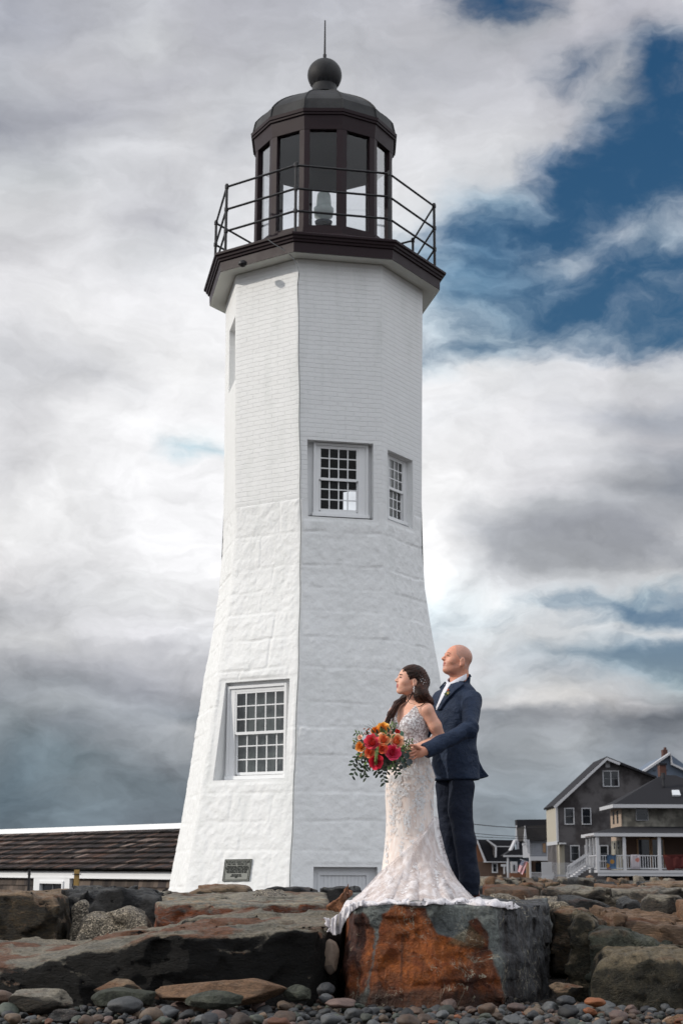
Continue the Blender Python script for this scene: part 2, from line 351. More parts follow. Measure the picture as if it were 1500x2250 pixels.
rowm = g.sep(uv)[0]
fine = g.noise(tc, 26.0, 5, 0.65); rough1 = g.noise(g.vm('MULTIPLY', tc, (1, 1, 0.8)), 9.0, 5, 0.6)
bh = g.math('MULTIPLY', g.n('ShaderNodeRGBToBW').outputs[0], 1.0)
bw = bh.node.inputs[0].links[0].from_node; g.put(bw.inputs[0], bt.outputs['Color'])
h = g.math('ADD', g.math('MULTIPLY', g.math('MULTIPLY', bh, isb), 2.6), g.math('MULTIPLY', fine, g.fmix(isb, 1.1, 0.5)))
h = g.math('ADD', h, g.math('MULTIPLY', rough1, g.fmix(isb, 1.2, 0.4)))
set_bump(g, b, h, 0.62, 0.010)
st = g.noise(g.vm('MULTIPLY', tc, (3, 3, 0.5)), 1.2, 5, 0.6)
cw = g.mix(g.rng(st, 0.5, 0.8), lin((230, 231, 231)), lin((220, 222, 221)))
gr2 = g.rng(g.noise(tc, 2.3, 6, 0.7), 0.66, 0.8, 0, 0.5)
g.put(b.inputs['Base Color'], g.mix(gr2, cw, lin((190, 197, 190)))); b.inputs['Roughness'].default_value = 0.62
b.inputs['Specular IOR Level'].default_value = 0.3
m_white = mat('white_trim_paint', (226, 227, 228), 0.45, 0.04, 4, 0.1, 60)
m_soffit = mat('white_soffit_paint', (222, 224, 218), 0.6, 0.04, 2)
m_bronze = mat('brown_painted_metal', (40, 26, 31), 0.5, 0.18, 5, 0.12, 50, 0.0, 0.22)
m_roofm = mat('weathered_copper', (50, 50, 51), 0.6, 0.3, 2.2, 0.15, 30, 0.0, 0.25, c2=(38, 38, 40))
m_rail = mat('black_iron', (36, 35, 38), 0.5, 0.15, 8, 0.1, 80, 0.3)
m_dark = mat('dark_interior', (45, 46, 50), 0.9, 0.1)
m_glass = glass_mat('window_glass', (0.62, 0.66, 0.68), 0.10)
m_lglass = glass_mat('lantern_glass', (0.92, 0.93, 0.94), 0.015)
m_plaque = mat('weathered_bronze_plaque', (140, 142, 136), 0.75, 0.2, 12, 0.2, 90, 0.0, 0.2)
m_letter = mat('dark_plaque_lettering', (58, 60, 57), 0.8, 0.1, spec=0.2)
# block courses of the lower tower
rng = random.Random(11)
rows = []; z = -0.6
while z < zy(1150): hgt = rng.choice([0.40, 0.46, 0.52, 0.6]); rows.append((z, z+hgt)); z += hgt
blocks = {}
for i in range(8):
    for k in range(len(rows)):
        e = [0.0]; u = 0.0
        while u < 3.4: u += rng.uniform(0.4, 1.05); e.append(u)
        blocks[i, k] = (np.array(e), [rng.uniform(-0.010, 0.018) for _ in e])
def stone_disp(i, s, z, width):
    d = np.zeros_like(s); zb = zy(1150)
    sw = s+0.02*vnoise(np.stack([s*4, z*4, s*0+i], -1)); zw = z+0.02*vnoise(np.stack([s*3+9, z*3, s*0+i], -1))
    for k, (a, c) in enumerate(rows):
        m = (zw >= a) & (zw < c)
        if not m.any(): continue
        e, hh = blocks[i, k]; j = np.clip(np.searchsorted(e, sw[m], side='right')-1, 0, len(e)-2)
        dm = np.minimum(np.minimum(sw[m]-e[j], e[j+1]-sw[m]), np.minimum(zw[m]-a, c-zw[m]))
        sm = np.clip(dm/0.026, 0, 1); sm = sm*sm*(3-2*sm)
        soft = 0.25+0.75*np.clip(vnoise(np.stack([sw[m]*1.3, zw[m]*1.3, sw[m]*0+i+5], -1))*1.2+0.6, 0, 1)
        d[m] = soft*(0.010*sm+0.45*np.array(hh)[j]*sm)+0.004
    d += 0.0055*fbm(np.stack([s*9, z*9, s*0+i*3], -1), 4, 0.75)
    up = z > zb
    d[up] = 0.002*fbm(np.stack([s[up]*3, z[up]*3, s[up]*0], -1), 3)+0.003
    band = np.abs(z-(zb+0.02)) < 0.02
    d[band] -= 0.006
    return d
HOLES = {i: [] for i in range(8)}
WALLV = []; WALLF = []; WALLUV = []
def wall_face(i, holes, fine):
    wm = 2*np.interp(zy(1800), PZ, PR)*math.sin(R(22.5))
    du = 0.024/wm if fine else 0.34; dz = 0.024 if fine else 0.4
    if holes and not fine: du, dz = 0.05, 0.06
    zlo, zhi = PZ[0], ZTOP
    us = list(np.arange(0, 1+1e-9, du)); us[-1] = 1.0
    zs = list(np.arange(zlo, zhi, dz))+[zhi]+([] if fine else PZ[1:-1])
    for (u0, u1, z0, z1) in holes:
        for q in (u0, u1): us = [x for x in us if abs(x-q) > du*0.5 or x in (0.0, 1.0)]+[q]
        for q in (z0, z1): zs = [x for x in zs if abs(x-q) > dz*0.5]+[q]
    us = np.array(sorted(us)); zs = np.array(sorted(set(zs)))
    A = np.array([ring(z, i) for z in zs]); B = np.array([ring(z, i+1) for z in zs])
    Pn = A[None]*(1-us[:, None, None])+B[None]*us[:, None, None]
    s = us[:, None]*np.linalg.norm(B-A, axis=1)[None]; Z = np.broadcast_to(zs[None], s.shape)
    N = fnorm(i, 5.0)
    if fine:
        d = stone_disp(i, s, Z.copy(), wm)
        ed = np.minimum(s, s[-1:]-s); d = d*np.clip(ed/0.05, 0, 1)
        for (u0, u1, z0, z1) in holes:   # flat margin round each opening
            m = (us[:, None] > u0-0.06) & (us[:, None] < u1+0.06) & (Z > z0-0.06) & (Z < z1+0.06); d[m] *= 0.25
        Pn = Pn+N*d[..., None]
        wob = 0.008*vnoise(np.stack([Z*2, Z*0+i, Z*0], -1)); Pn[0] += N*0; 
    b0 = len(WALLV); nu, nz = len(us), len(zs)
    WALLV.extend(Pn.reshape(-1, 3).tolist()); WALLUV.extend(np.stack([s+i*3.1, Z], -1).reshape(-1, 2).tolist())
    ii = np.arange(nu*nz).reshape(nu, nz)+b0
    q = np.stack([ii[:-1, :-1], ii[1:, :-1], ii[1:, 1:], ii[:-1, 1:]], -1)
    keep = np.ones((nu-1, nz-1), bool)
    uc = (us[1:]+us[:-1])/2; zc = (zs[1:]+zs[:-1])/2
    for (u0, u1, z0, z1) in holes:
        keep &= ~((uc[:, None] > u0) & (uc[:, None] < u1) & (zc[None] > z0) & (zc[None] < z1))
    WALLF.extend(q[keep].tolist())
def hole(i, l, t, r, bt):
    mx = (l+r)/2
    u0 = solve(i, l, (t+bt)/2)[0]; u1 = solve(i, r, (t+bt)/2)[0]; z1 = solve(i, mx, t)[1]; z0 = solve(i, mx, bt)[1]
    hh = (u0, u1, z0, z1); HOLES[i].append(hh); return hh
m_glass2 = glass_mat('clear_window_glass', (0.86, 0.9, 0.94), 0.012)
def tower_window(i, hl, fr, sash, ncol, nrow, depth=0.10, rightpanel=None, curtain=None):
    "recess in face i and a double-hung sash window standing upright inside it"
    u0, u1, z0, z1 = hl; n = fnorm(i, z1); t = np.array([-n[1], n[0], 0.0])
    o = fpt(i, (u0+u1)/2, z1)-n*depth                       # the window plane passes here
    def onplane(p): p = np.array(p); return p-n*np.dot(p-o, n)
    def ray(px, py):
        d = raydir(px, py); c = np.array([0, 0, CAMZ]); k = np.dot(o-c, n)/np.dot(d, n); p = c+d*k
        return np.dot(p-o, t), p[2]
    W_ = lambda a, z, off=0.0: tuple(o*[1, 1, 0]+t*a+n*off+np.array([0, 0, z]))
    mb = MB()   # jambs, head and sill of the recess
    cor = [(u0, z0), (u1, z0), (u1, z1), (u0, z1)]
    for k in range(4):
        (ua, za), (ub, zb) = cor[k], cor[(k+1) % 4]; N = 8
        for q in range(N):
            p = fpt(i, ua+(ub-ua)*q/N, za+(zb-za)*q/N); p2 = fpt(i, ua+(ub-ua)*(q+1)/N, za+(zb-za)*(q+1)/N)
            mb.add([p+n*0.004, p2+n*0.004, onplane(p2)-n*0.08, onplane(p)-n*0.08], [(0, 1, 2, 3)])
    rec = mb.build('window_recess', m_wall, lighthouse)
    qa = [float(np.dot(onplane(fpt(i, uu, zz_))-o, t)) for uu in (u0, u1) for zz_ in (z0, z1)]; QL, QR = min(qa[:2]), max(qa[2:])
    cy = (fr[1]+fr[3])/2; cx = (fr[0]+fr[2])/2
    A0 = ray(fr[0], cy)[0]; A1 = ray(fr[2], cy)[0]; Z1 = ray(cx, fr[1])[1]; Z0 = ray(cx, fr[3])[1]
    sy = (sash[1]+sash[3])/2; sx = (sash[0]+sash[2])/2
    S0 = ray(sash[0], sy)[0]; S1 = ray(sash[2], sy)[0]; T1 = ray(sx, sash[1])[1]; T0 = ray(sx, sash[3])[1]
    fm = MB()
    def fb(a0, a1, z0, z1, o0, o1): fm.add([W_(a, z, f) for f in (o0, o1) for a, z in ((a0, z0), (a1, z0), (a1, z1), (a0, z1))], [(0, 1, 2, 3), (7, 6, 5, 4), (0, 4, 5, 1), (1, 5, 6, 2), (2, 6, 7, 3), (3, 7, 4, 0)])
    w = 0.045
    fb(A0, A0+w, Z0, Z1, -0.06, 0.03); fb(A1-w, A1, Z0, Z1, -0.06, 0.03); fb(A0+w, A1-w, Z1-w, Z1, -0.06, 0.032); fb(A0-0.02, A1+0.02, Z0-0.03, Z0+0.03, -0.06, 0.045)
    fb(A0+w, S0-0.02, Z0+0.03, Z1-w, -0.06, 0.008); fb(S1+0.02, A1-w, Z0+0.03, Z1-w, -0.06, 0.008)
    fb(S0-0.02, S1+0.02, T1+0.02, Z1-w, -0.06, 0.006); fb(S0-0.02, S1+0.02, Z0+0.03, T0-0.045, -0.06, 0.006)
    # outside the frame: white boarding back to the recess sides
    for (a, b_) in ((QL-0.01, A0), (A1, QR+0.01)):
        if b_ > a: fb(a, b_, z0-0.01, z1+0.01, -0.075, -0.05)
    if z1 > Z1: fb(A0, A1, Z1, z1+0.01, -0.075, -0.05)
    if z0 < Z0: fb(A0, A1, z0-0.01, Z0, -0.075, -0.05)
    win = fm.build('window', m_white, lighthouse, bevel=0.004)
    zm = (T0+T1)/2
    for (a, b_, z0_, z1_, off) in ((S0, S1, zm, T1, 0.0), (S0+0.01, S1+0.01, T0, zm, -0.035)):
        fm = MB(); e = 0.028
        fb(a-0.02, a+e*0.4, z0_-0.02, z1_+0.02, off-0.03, off); fb(b_-e*0.4, b_+0.02, z0_-0.02, z1_+0.02, off-0.03, off)
        fb(a+e*0.4, b_-e*0.4, z0_-0.035, z0_+0.012, off-0.03, off+0.002); fb(a+e*0.4, b_-e*0.4, z1_-0.012, z1_+0.02, off-0.03, off+0.002)
        for k in range(1, ncol): x = a+(b_-a)*k/ncol; fb(x-0.010, x+0.010, z0_, z1_, off-0.024, off-0.004)
        for k in range(1, nrow): y = z0_+(z1_-z0_)*k/nrow; fb(a, b_, y-0.010, y+0.010, off-0.022, off-0.006)
        sp = fm.build('sash', m_white, win)
        fm = MB(); fm.add([W_(a, z0_, off-0.018), W_(b_, z0_, off-0.018), W_(b_, z1_, off-0.018), W_(a, z1_, off-0.018)], [(0, 1, 2, 3)])
        fm.build('glass', m_glass if curtain else m_glass2, win)
    if curtain:
        fm = MB(); N = 40
        vs = [W_(S0-0.05+(S1-S0+0.1)*k/N, zz, -0.16-0.02*math.sin(k*1.3)-0.012*math.sin(k*0.47)) for k in range(N+1) for zz in (T0-0.1, T1+0.1)]
        fm.add(vs, [(2*k, 2*k+2, 2*k+3, 2*k+1) for k in range(N)]); fm.build('curtain', curtain, win, smooth=True)
    return win
hA = hole(2, 676, 970, 820, 1138); hB = hole(3, 851, 1000, 906, 1152); hC = hole(1, 483, 1496, 631, 1712)
hD = hole(0, 504, 712, 517, 848); hE = hole(2, 688, 1905, 832, 2000)
# opening in the far wall, seen through the upper window
def far_hole():
    pts = []
    for (px, py) in ((754, 1082), (792, 1126)):
        u, z = solve(5, px, py); pts.append((u, z))
    us = sorted(p[0] for p in pts); zs = sorted(p[1] for p in pts)
    return (us[0], us[1], zs[0], zs[1])
try:
    fh = far_hole()
    if 0.02 < fh[0] < fh[1] < 0.98: HOLES[5].append(fh)
    pass
except Exception as ex: pass
for i in range(8): wall_face(i, HOLES[i], i in (0, 1, 2, 3))
wall = link_mesh('tower_wall', WALLV, WALLF, m_wall, lighthouse, smooth=True, uvs=WALLUV)
# a dark lining and floors so that the tower is not seen empty from outside
mb = MB(); zz = [PZ[0], zy(1420), ZTOP-0.05]; sc = 0.93
for i in range(8):
    for a in range(2):
        if i in (0, 1, 2, 3): continue
        if i == 5 and a == 1 and HOLES[5]:
            u0, u1, z0, z1 = HOLES[5][0]; sh = lambda q: (AX+(q[0]-AX)*sc, TD+(q[1]-TD)*sc, q[2])
            for ua, ub, za, zb_ in ((0, 1, zz[1], z0), (0, 1, z1, zz[2]), (0, u0, z0, z1), (u1, 1, z0, z1)): mb.add([sh(fpt(5, ua, za)), sh(fpt(5, ub, za)), sh(fpt(5, ub, zb_)), sh(fpt(5, ua, zb_))], [(0, 1, 2, 3)])
            continue
        p = [ring(zz[a], i), ring(zz[a], i+1), ring(zz[a+1], i+1), ring(zz[a+1], i)]
        mb.add([(AX+(q[0]-AX)*sc, TD+(q[1]-TD)*sc, q[2]) for q in p], [(0, 1, 2, 3)])
for zf in (zy(1180), zy(930), zy(1440), ZTOP-0.1):
    mb.add([tuple(np.array([AX, TD, 0])*[1, 1, 0]+(ring(zf, i)-np.array([AX, TD, 0]))*[0.96, 0.96, 1]) for i in range(8)], [tuple(range(8))])
mb.build('inner_floor', m_dark, lighthouse)
m_curt = mat('pale_interior_blind', (214, 212, 200), 0.9, 0.15, 2.5, c2=(150, 148, 142))
tower_window(2, hA, (688, 976, 808, 1134), (703, 986, 784, 1120), 4, 3, 0.14)
tower_window(3, hB, (849, 1004, 897, 1146), (849, 1012, 884, 1138), 4, 3, 0.14, curtain=m_curt)
tower_window(1, hC, (500, 1505, 630, 1708), (518, 1520, 626, 1697), 5, 3, 0.06, curtain=m_curt)
# blind slit and boarded door
def panel(i, hl, depth, name, m, extra=None):
    u0, u1, z0, z1 = hl; n = fnorm(i, z1); o = fpt(i, (u0+u1)/2, z1)-n*depth; mb = MB()
    onp = lambda p: np.array(p)-n*np.dot(np.array(p)-o, n)
    c = [fpt(i, u0, z0), fpt(i, u1, z0), fpt(i, u1, z1), fpt(i, u0, z1)]; q = [onp(p) for p in c]
    for k in range(4): mb.add([c[k], c[(k+1) % 4], q[(k+1) % 4], q[k]], [(0, 1, 2, 3)])
    mb.build(name+'_recess', m_wall, lighthouse)
    mb = MB(); t = np.array([-n[1], n[0], 0.0]); a0 = np.dot(q[0]-o, t); a1 = np.dot(q[1]-o, t)
    if extra:
        W_ = lambda a, z, f: tuple(o*[1, 1, 0]+t*a+n*f+np.array([0, 0, z]))
        def fb(a0, a1, z0, z1, o0, o1): mb.add([W_(a, z, f) for f in (o0, o1) for a, z in ((a0, z0), (a1, z0), (a1, z1), (a0, z1))], [(0, 1, 2, 3), (7, 6, 5, 4), (0, 4, 5, 1), (1, 5, 6, 2), (2, 6, 7, 3), (3, 7, 4, 0)])
        fb(a0, a0+0.13, z0, z1, -0.1, 0.0); fb(a1-0.13, a1, z0, z1, -0.1, 0.0); fb(a0+0.13, a1-0.13, z1-0.09, z1, -0.1, 0.0)
        fb(a0+0.13, a0+0.17, z0, z1-0.09, -0.1, 0.016); fb(a1-0.17, a1-0.13, z0, z1-0.09, -0.1, 0.016); fb(a0+0.17, a1-0.17, z1-0.13, z1-0.09, -0.1, 0.016)
        x = a0+0.17; w = (a1-a0-0.34)/12
        for k in range(12): fb(x+0.004, x+w-0.004, z0, z1-0.13, -0.1, -0.012); x += w
        fb(a0+0.17, a1-0.17, z0, z1-0.13, -0.1, -0.02)
    else:
        mb.add(q, [(0, 1, 2, 3)])
    return mb.build(name, m, lighthouse)
panel(0, hD, 0.16, 'blocked_slit', m_wall); panel(2, hE, 0.14, 'door', mat('pale_grey_door_paint', (226, 228, 231), 0.5, 0.04), True)
# plaque
pi = 1; pc = [solve(pi, x, y) for x, y in ((497, 1889), (556, 1888), (549, 1936), (491, 1937))]
P4 = [fpt(pi, u, z) for u, z in pc]; nA = np.cross(P4[1]-P4[0], P4[3]-P4[0]); nA = nA/np.linalg.norm(nA)
if nA[1] > 0: nA = -nA
def pq(a, b_, off): return tuple((P4[0]*(1-a)+P4[1]*a)*(1-b_)+(P4[3]*(1-a)+P4[2]*a)*b_+nA*off)
def pbox(mb, a0, a1, b0, b1, o0, o1): mb.add([pq(a, b_, o) for o in (o0, o1) for a, b_ in ((a0, b0), (a1, b0), (a1, b1), (a0, b1))], [(0, 1, 2, 3), (7, 6, 5, 4), (0, 4, 5, 1), (1, 5, 6, 2), (2, 6, 7, 3), (3, 7, 4, 0)])
mb = MB(); pbox(mb, 0, 1, 0, 1, -0.02, 0.030); pl = mb.build('plaque', m_plaque, lighthouse)
mb = MB()
for (e, w_, o_) in ((0.0, 0.018, 0.036), (0.055, 0.014, 0.035)):
    pbox(mb, e, 1-e, e, e+w_, 0.028, o_); pbox(mb, e, 1-e, 1-e-w_, 1-e, 0.028, o_); pbox(mb, e, e+w_, e+w_, 1-e-w_, 0.028, o_); pbox(mb, 1-e-w_, 1-e, e+w_, 1-e-w_, 0.028, o_)
mb.build('plaque_rim', m_letter, pl)
LINES = [('SCITUATE LIGHT HOUSE', .13, .085), ('BUILT 1810   LIGHTED 1811', .225, .07), ('SIMEON BATES - KEEPER WHOSE', .325, .06), ('DAUGHTERS REBECCA AND ABIGAIL', .395, .06), ('WITH FIFE AND DRUM, WARNED', .465, .06), ('AND SAVED THE VILLAGE AND', .535, .06), ('THE SHIPPING IN WAR OF 1812', .605, .06), ('ERECTED BY THE', .71, .05), ('IRISH MOSSING SOC.', .775, .05), ('1917', .835, .05)]
wv = Vector(P4[1]-P4[0]); hv = Vector(P4[3]-P4[0]); PW = wv.length; PH = hv.length
ux = wv.normalized(); uy = -(hv-ux*hv.dot(ux)).normalized(); un = ux.cross(uy)
for txt, row, hh in LINES:
    cu = bpy.data.curves.new('inscription', 'FONT'); cu.body = txt; cu.size = hh*PH*1.35; cu.extrude = 0.003; cu.align_x = 'CENTER'; cu.offset = 0.0009
    to = bpy.data.objects.new('tmp', cu); COL.objects.link(to); dg = bpy.context.evaluated_depsgraph_get()
    me = bpy.data.meshes.new_from_object(to.evaluated_get(dg)); bpy.data.objects.remove(to); bpy.data.curves.remove(cu)
    xs = [v.co.x for v in me.vertices]; wd = max(xs)-min(xs); sc_ = min(1.0, 0.84*PW/wd)
    o3 = Vector(pq(0.5, row+hh/2, 0.032))
    vs = [o3+ux*(v.co.x*sc_)+uy*v.co.y+un*v.co.z for v in me.vertices]
    link_mesh('inscription_text', vs, [tuple(p.vertices) for p in me.polygons], m_letter, pl)
    bpy.data.meshes.remove(me)
# gallery
def octring(rw, z, angs=ANG_T): return [Vector((AX+rw*math.sin(R(a)), TD-rw*math.cos(R(a)), z)) for a in angs]
def loft(mb, rings, close=True):
    n = len(rings[0]); vs = [p for r_ in rings for p in r_]
    mb.add(vs, [(i*n+k, i*n+(k+1) % n, (i+1)*n+(k+1) % n, (i+1)*n+k) for i in range(len(rings)-1) for k in range(n)])
gp = [(253, 654), (253.5, 634), (257, 633), (258, 629), (261, 628), (262, 624), (266, 622), (266.5, 618), (262, 615.5)]
rw = lambda r, y: wpx(r, y)/0.9816
mb = MB(); loft(mb, [octring(rw(r, y), zy(y)) for r, y in gp]); mb.build('gallery_cornice', m_bronze, lighthouse)
mb = MB(); loft(mb, [octring(rw(205, 654), zy(653)), octring(rw(250.5, 654), zy(653)), octring(rw(250.6, 654), zy(655)), octring(rw(253, 654), zy(655)-0.002)]); mb.build('gallery_soffit', m_soffit, lighthouse)
mb = MB(); loft(mb, [octring(rw(262, 615), zy(615.5)), octring(rw(150, 610), zy(610))]); mb.add(octring(rw(150, 610), zy(610)), [tuple(range(8))]); mb.build('gallery_deck', m_rail, lighthouse)
RR = rw(241, 560); zd = zy(614)
rail = MB(); posts = octring(RR, 0)
for ry in (472, 520, 566):
    for k in range(8):
        a, c = posts[k].copy(), posts[(k+1) % 8].copy(); a.z = c.z = zy(ry); rail.tube([a, c], 0.021, 6)
rl = rail.build('railing', m_rail, lighthouse)
for k in range(8):
    mb = MB(); a = posts[k]; mb.tube([(a.x, a.y, zd), (a.x, a.y, zy(466))], 0.026, 8)
    for ry in (472, 520, 566): mb.tube([(a.x, a.y, zy(ry)-0.035), (a.x, a.y, zy(ry)+0.035)], 0.038, 8)
    mb.build('railing_post', m_rail, lighthouse)
# lantern room
L12 = [15.5+30*k-0.5 for k in range(12)]
def ring12(r, z): return [Vector((AX+r*math.sin(R(a)), TD-r*math.cos(R(a)), z)) for a in L12]
LR = wpx(148.5, 410)/0.966; off = LR*0.966
zs0 = zy(500, off); zs1 = zy(277, off); zf0 = zy(279, off+0.08); zf1 = zy(250, off+0.08)
mb = MB(); loft(mb, [ring12(LR+0.16, zd+0.02), ring12(LR+0.10, zd+0.10), ring12(LR+0.03, zs0-0.12), ring12(LR+0.03, zs0)]); mb.build('lantern_plinth', m_bronze, lighthouse)
fw = 0.075
frame = MB()
for k in range(12):
    a = L12[k]; A = Vector((AX+LR*math.sin(R(a)), TD-LR*math.cos(R(a)), 0)); B = Vector((AX+LR*math.sin(R(a+30)), TD-LR*math.cos(R(a+30)), 0))
    t = (B-A).normalized(); n = Vector((t.y, -t.x, 0)); L = (B-A).length; pw = L*0.145
    def slab(mbx, s0, s1, z0, z1, o0, o1): mbx.add([A+t*s+n*f+Vector((0, 0, z)) for f in (o0, o1) for s, z in ((s0, z0), (s1, z0), (s1, z1), (s0, z1))], [(0, 1, 2, 3), (7, 6, 5, 4), (0, 4, 5, 1), (1, 5, 6, 2), (2, 6, 7, 3), (3, 7, 4, 0)])
    slab(frame, 0.0, pw, zs0, zs1+0.1, -0.10, 0.0); slab(frame, L-pw, L, zs0, zs1+0.1, -0.10, 0.0)
    slab(frame, pw, L-pw, zs0-0.02, zs0+0.05, -0.07, -0.004); slab(frame, pw, L-pw, zs1-0.05, zs1+0.1, -0.07, -0.004)
    mb = MB(); slab(mb, pw, L-pw, zs0+0.05, zs1-0.05, -0.066, -0.058); mb.build('lantern_pane', m_lglass, lighthouse)
frame.build('lantern_frame', m_bronze, lighthouse)
mb = MB(); f8 = LR+0.035
loft(mb, [ring12(LR-0.10, zf0), ring12(f8-0.03, zf0), ring12(f8, zf1), ring12(f8+0.03, zf1+0.01), ring12(f8+0.035, zf1+0.045), ring12(f8+0.055, zf1+0.055), ring12(f8+0.065, zf1+0.115), ring12(f8+0.04, zf1+0.125)])
mb.build('lantern_cornice', m_bronze, lighthouse)
mb = MB(); mb.add(ring12(LR-0.08, zf0-0.01), [tuple(range(12))]); mb.build('lantern_ceiling', mat('dark_ceiling_paint', (20, 21, 27), 0.9), lighthouse)
ze = zf1+0.12; zb_ = zy(201); RE = f8+0.04; RT = wpx(30, 196)
prof = [(RE, ze), (RE*0.985, ze+0.015)]+[(wpx(r_, y_), zy(y_)) for r_, y_ in ((153, 290), (147, 283), (138, 274), (127, 265), (114, 256), (97, 246), (76, 235), (54, 224), (30, 214))]
zb_ = zy(212)
mb = MB(); loft(mb, [ring12(r_, z_) for r_, z_ in prof]); dome = mb.build('lantern_dome', m_roofm, lighthouse)
mb = MB()
for k in range(12): mb.tube([ring12(r_+0.006, z_)[k] for r_, z_ in prof], 0.014, 5)
mb.build('roof_seam', m_roofm, dome)
zc = zy(166); rb = wpx(37.7, 166)
mb = MB(); mb.lathe([(rb*math.sin(a), zc-rb*math.cos(a)) for a in [math.pi*k/24 for k in range(25)]], (AX, TD, 0), 40)
ball = mb.build('ventilator_ball', m_roofm, lighthouse, smooth=True)
mb = MB(); mb.lathe([(RT*1.3, zb_-0.03), (RT*0.95, zb_+0.02), (RT*0.9, zc-rb*0.7)], (AX, TD, 0), 24); mb.build('vent_collar', m_roofm, lighthouse, smooth=True)
mb = MB()
for k in range(16):
    a = 2*math.pi*(k+0.3)/16; la = R(-38); c = Vector((AX, TD, zc)); nn = Vector((math.cos(la)*math.sin(a), -math.cos(la)*math.cos(a), math.sin(la)))
    mb.tube([c+nn*(rb*0.96), c+nn*(rb*1.006)], 0.045, 10)
mb.build('vent_hole', m_dark, ball)
mb = MB(); mb.tube([(AX, TD, zc+rb-0.02), (AX, TD, zc+rb+0.12)], 0.035, 8); mb.tube([(AX, TD, zc+rb), (AX, TD, zy(45))], [0.022, 0.013], 8); mb.build('lightning_rod', m_rail, lighthouse)
# beacon
m_bea = mat('pale_green_grey_beacon', (208, 217, 212), 0.25, 0.08, 6); m_navy = mat('dark_blue_beacon_base', (44, 58, 70), 0.5)
bz = lambda y: zy(y); bw_ = lambda p: wpx(p, 460)
mb = MB(); mb.lathe([(bw_(17.5), bz(458)), (bw_(16), bz(440)), (bw_(14.5), bz(429)), (bw_(13), bz(426)), (0.001, bz(425))], (AX, TD, 0), 32); bea = mb.build('beacon_lamp', m_bea, lighthouse, smooth=True)
mb = MB(); mb.lathe([(bw_(7), bz(487)), (bw_(10), bz(481)), (bw_(20), bz(476)), (bw_(22.5), bz(463)), (bw_(22), bz(459)), (bw_(17), bz(457.5))], (AX, TD, 0), 32); mb.build('lamp_housing', m_bea, bea, smooth=True)
mb = MB(); mb.lathe([(bw_(3), zd), (bw_(3), bz(496)), (bw_(18), bz(492)), (bw_(19.5), bz(488)), (bw_(10), bz(486.5)), (0.001, bz(486))], (AX, TD, 0), 32); mb.build('lamp_stand', m_navy, bea)
# cable down the corner, camera under the soffit
mb = MB(); cp = []
for q in ((588, 526), (600, 535), (622, 548), (640, 562), (652, 580), (657, 600)): cp.append(at(q[0], q[1], TD-2.08))
for zz_ in np.linspace(zy(620, 2.0), zy(1985, 2.6), 90):
    p = ring(zz_, 2); n = np.array([p[0]-AX, p[1]-TD, 0]); n /= np.linalg.norm(n)
    cp.append(Vector(p+n*0.012+np.array([0.006*math.sin(zz_*5), 0, 0])))
mb.tube(cp, 0.008, 5); mb.build('conduit_cable', mat('grey_cable', (120, 124, 126), 0.6), lighthouse)
pcam = at(533, 592, TD-1.75); zsf = zy(653)
mb = MB(); mb.lathe([(0.075, -0.04), (0.08, 0.0), (0.05, 0.03)], (pcam.x, pcam.y, zsf-0.035), 20); mb.lathe([(0.001, -0.085), (0.04, -0.075), (0.055, -0.04)], (pcam.x, pcam.y, zsf-0.035), 20)
mb.build('security_camera', m_rail, lighthouse, smooth=True)
# ================================================================== keeper's building (left)
m_shing = mat('weathered_cedar_shingle', (255, 255, 255), 0.8, 0.25, 18, 0.5, 70, tint=True, spec=0.2)
KA = at(-60, 1912, 34.6); KB = at(400, 1912, 28.6)      # eave line
KA.z = KB.z = at(372, 1912, 29.0).z
kd = (KB-KA).to_2d(); kl = kd.length; kt = Vector((kd.x/kl, kd.y/kl, 0)); kn = Vector((kt.y, -kt.x, 0))   # kn faces the camera
keeper = thing('keepers_cottage', (*KA.to_2d(), 0.4), 'low cottage with dark cedar shingle roof and white trim beside the lighthouse', 'cottage')
zr = at(388, 1816, 29.0+1.9).z; run = 2.1; rise = zr-KA.z
def kp(s, back, z): return KA+kt*s-kn*back+Vector((0, 0, z-KA.z))
def slopept(s, q, lift=0.0): return kp(s, run*q, KA.z+rise*q+lift)
mb = MB(); mb.add([slopept(-3, 0, -0.03), slopept(kl+1.5, 0, -0.03), slopept(kl+1.5, 1, -0.03), slopept(-3, 1, -0.03)], [(0, 1, 2, 3)])
mb.add([slopept(-3, 1, -0.03), slopept(kl+1.5, 1, -0.03), kp(kl+1.5, 2*run, KA.z), kp(-3, 2*run, KA.z)], [(0, 1, 2, 3)])
rf = mb.build('roof', m_shing, keeper)
rr = random.Random(3); mb = MB(); NC = 8
pal = [(58, 45, 42), (74, 56, 50), (92, 70, 60), (66, 56, 54), (104, 86, 76), (48, 40, 40), (120, 104, 96), (84, 60, 48), (60, 52, 52)]
for c in range(NC):
    s = -3.0+rr.random()*0.1
    while s < kl+1.4:
        w = rr.uniform(0.10, 0.24); q0 = c/NC-0.012+rr.uniform(-0.006, 0.004); q1 = min((c+1.15)/NC, 1.0); l0 = 0.052+rr.uniform(0, 0.012); l1 = 0.004
        cc = lin(rr.choice(pal)); k = rr.uniform(0.2, 1.0)**1.3; cc = tuple(x*k for x in cc)
        sl = 0.0
        vs = [slopept(s+0.004, q0, l0-0.03), slopept(s+w, q0, l0-0.03), slopept(s+w, q0, l0), slopept(s+0.004, q0, l0), slopept(s+w, q1, l1), slopept(s+0.004, q1, l1)]
        mb.add(vs[2:], [(1, 0, 2, 3)], cc); mb.add([vs[0], vs[1], vs[2], vs[3]], [(0, 1, 2, 3)], tuple(x*.2 for x in cc)); s += w  # front edges far darker: the shadow under each course put into the tint
mb.build('roof_shingles', m_shing, rf, col=True)
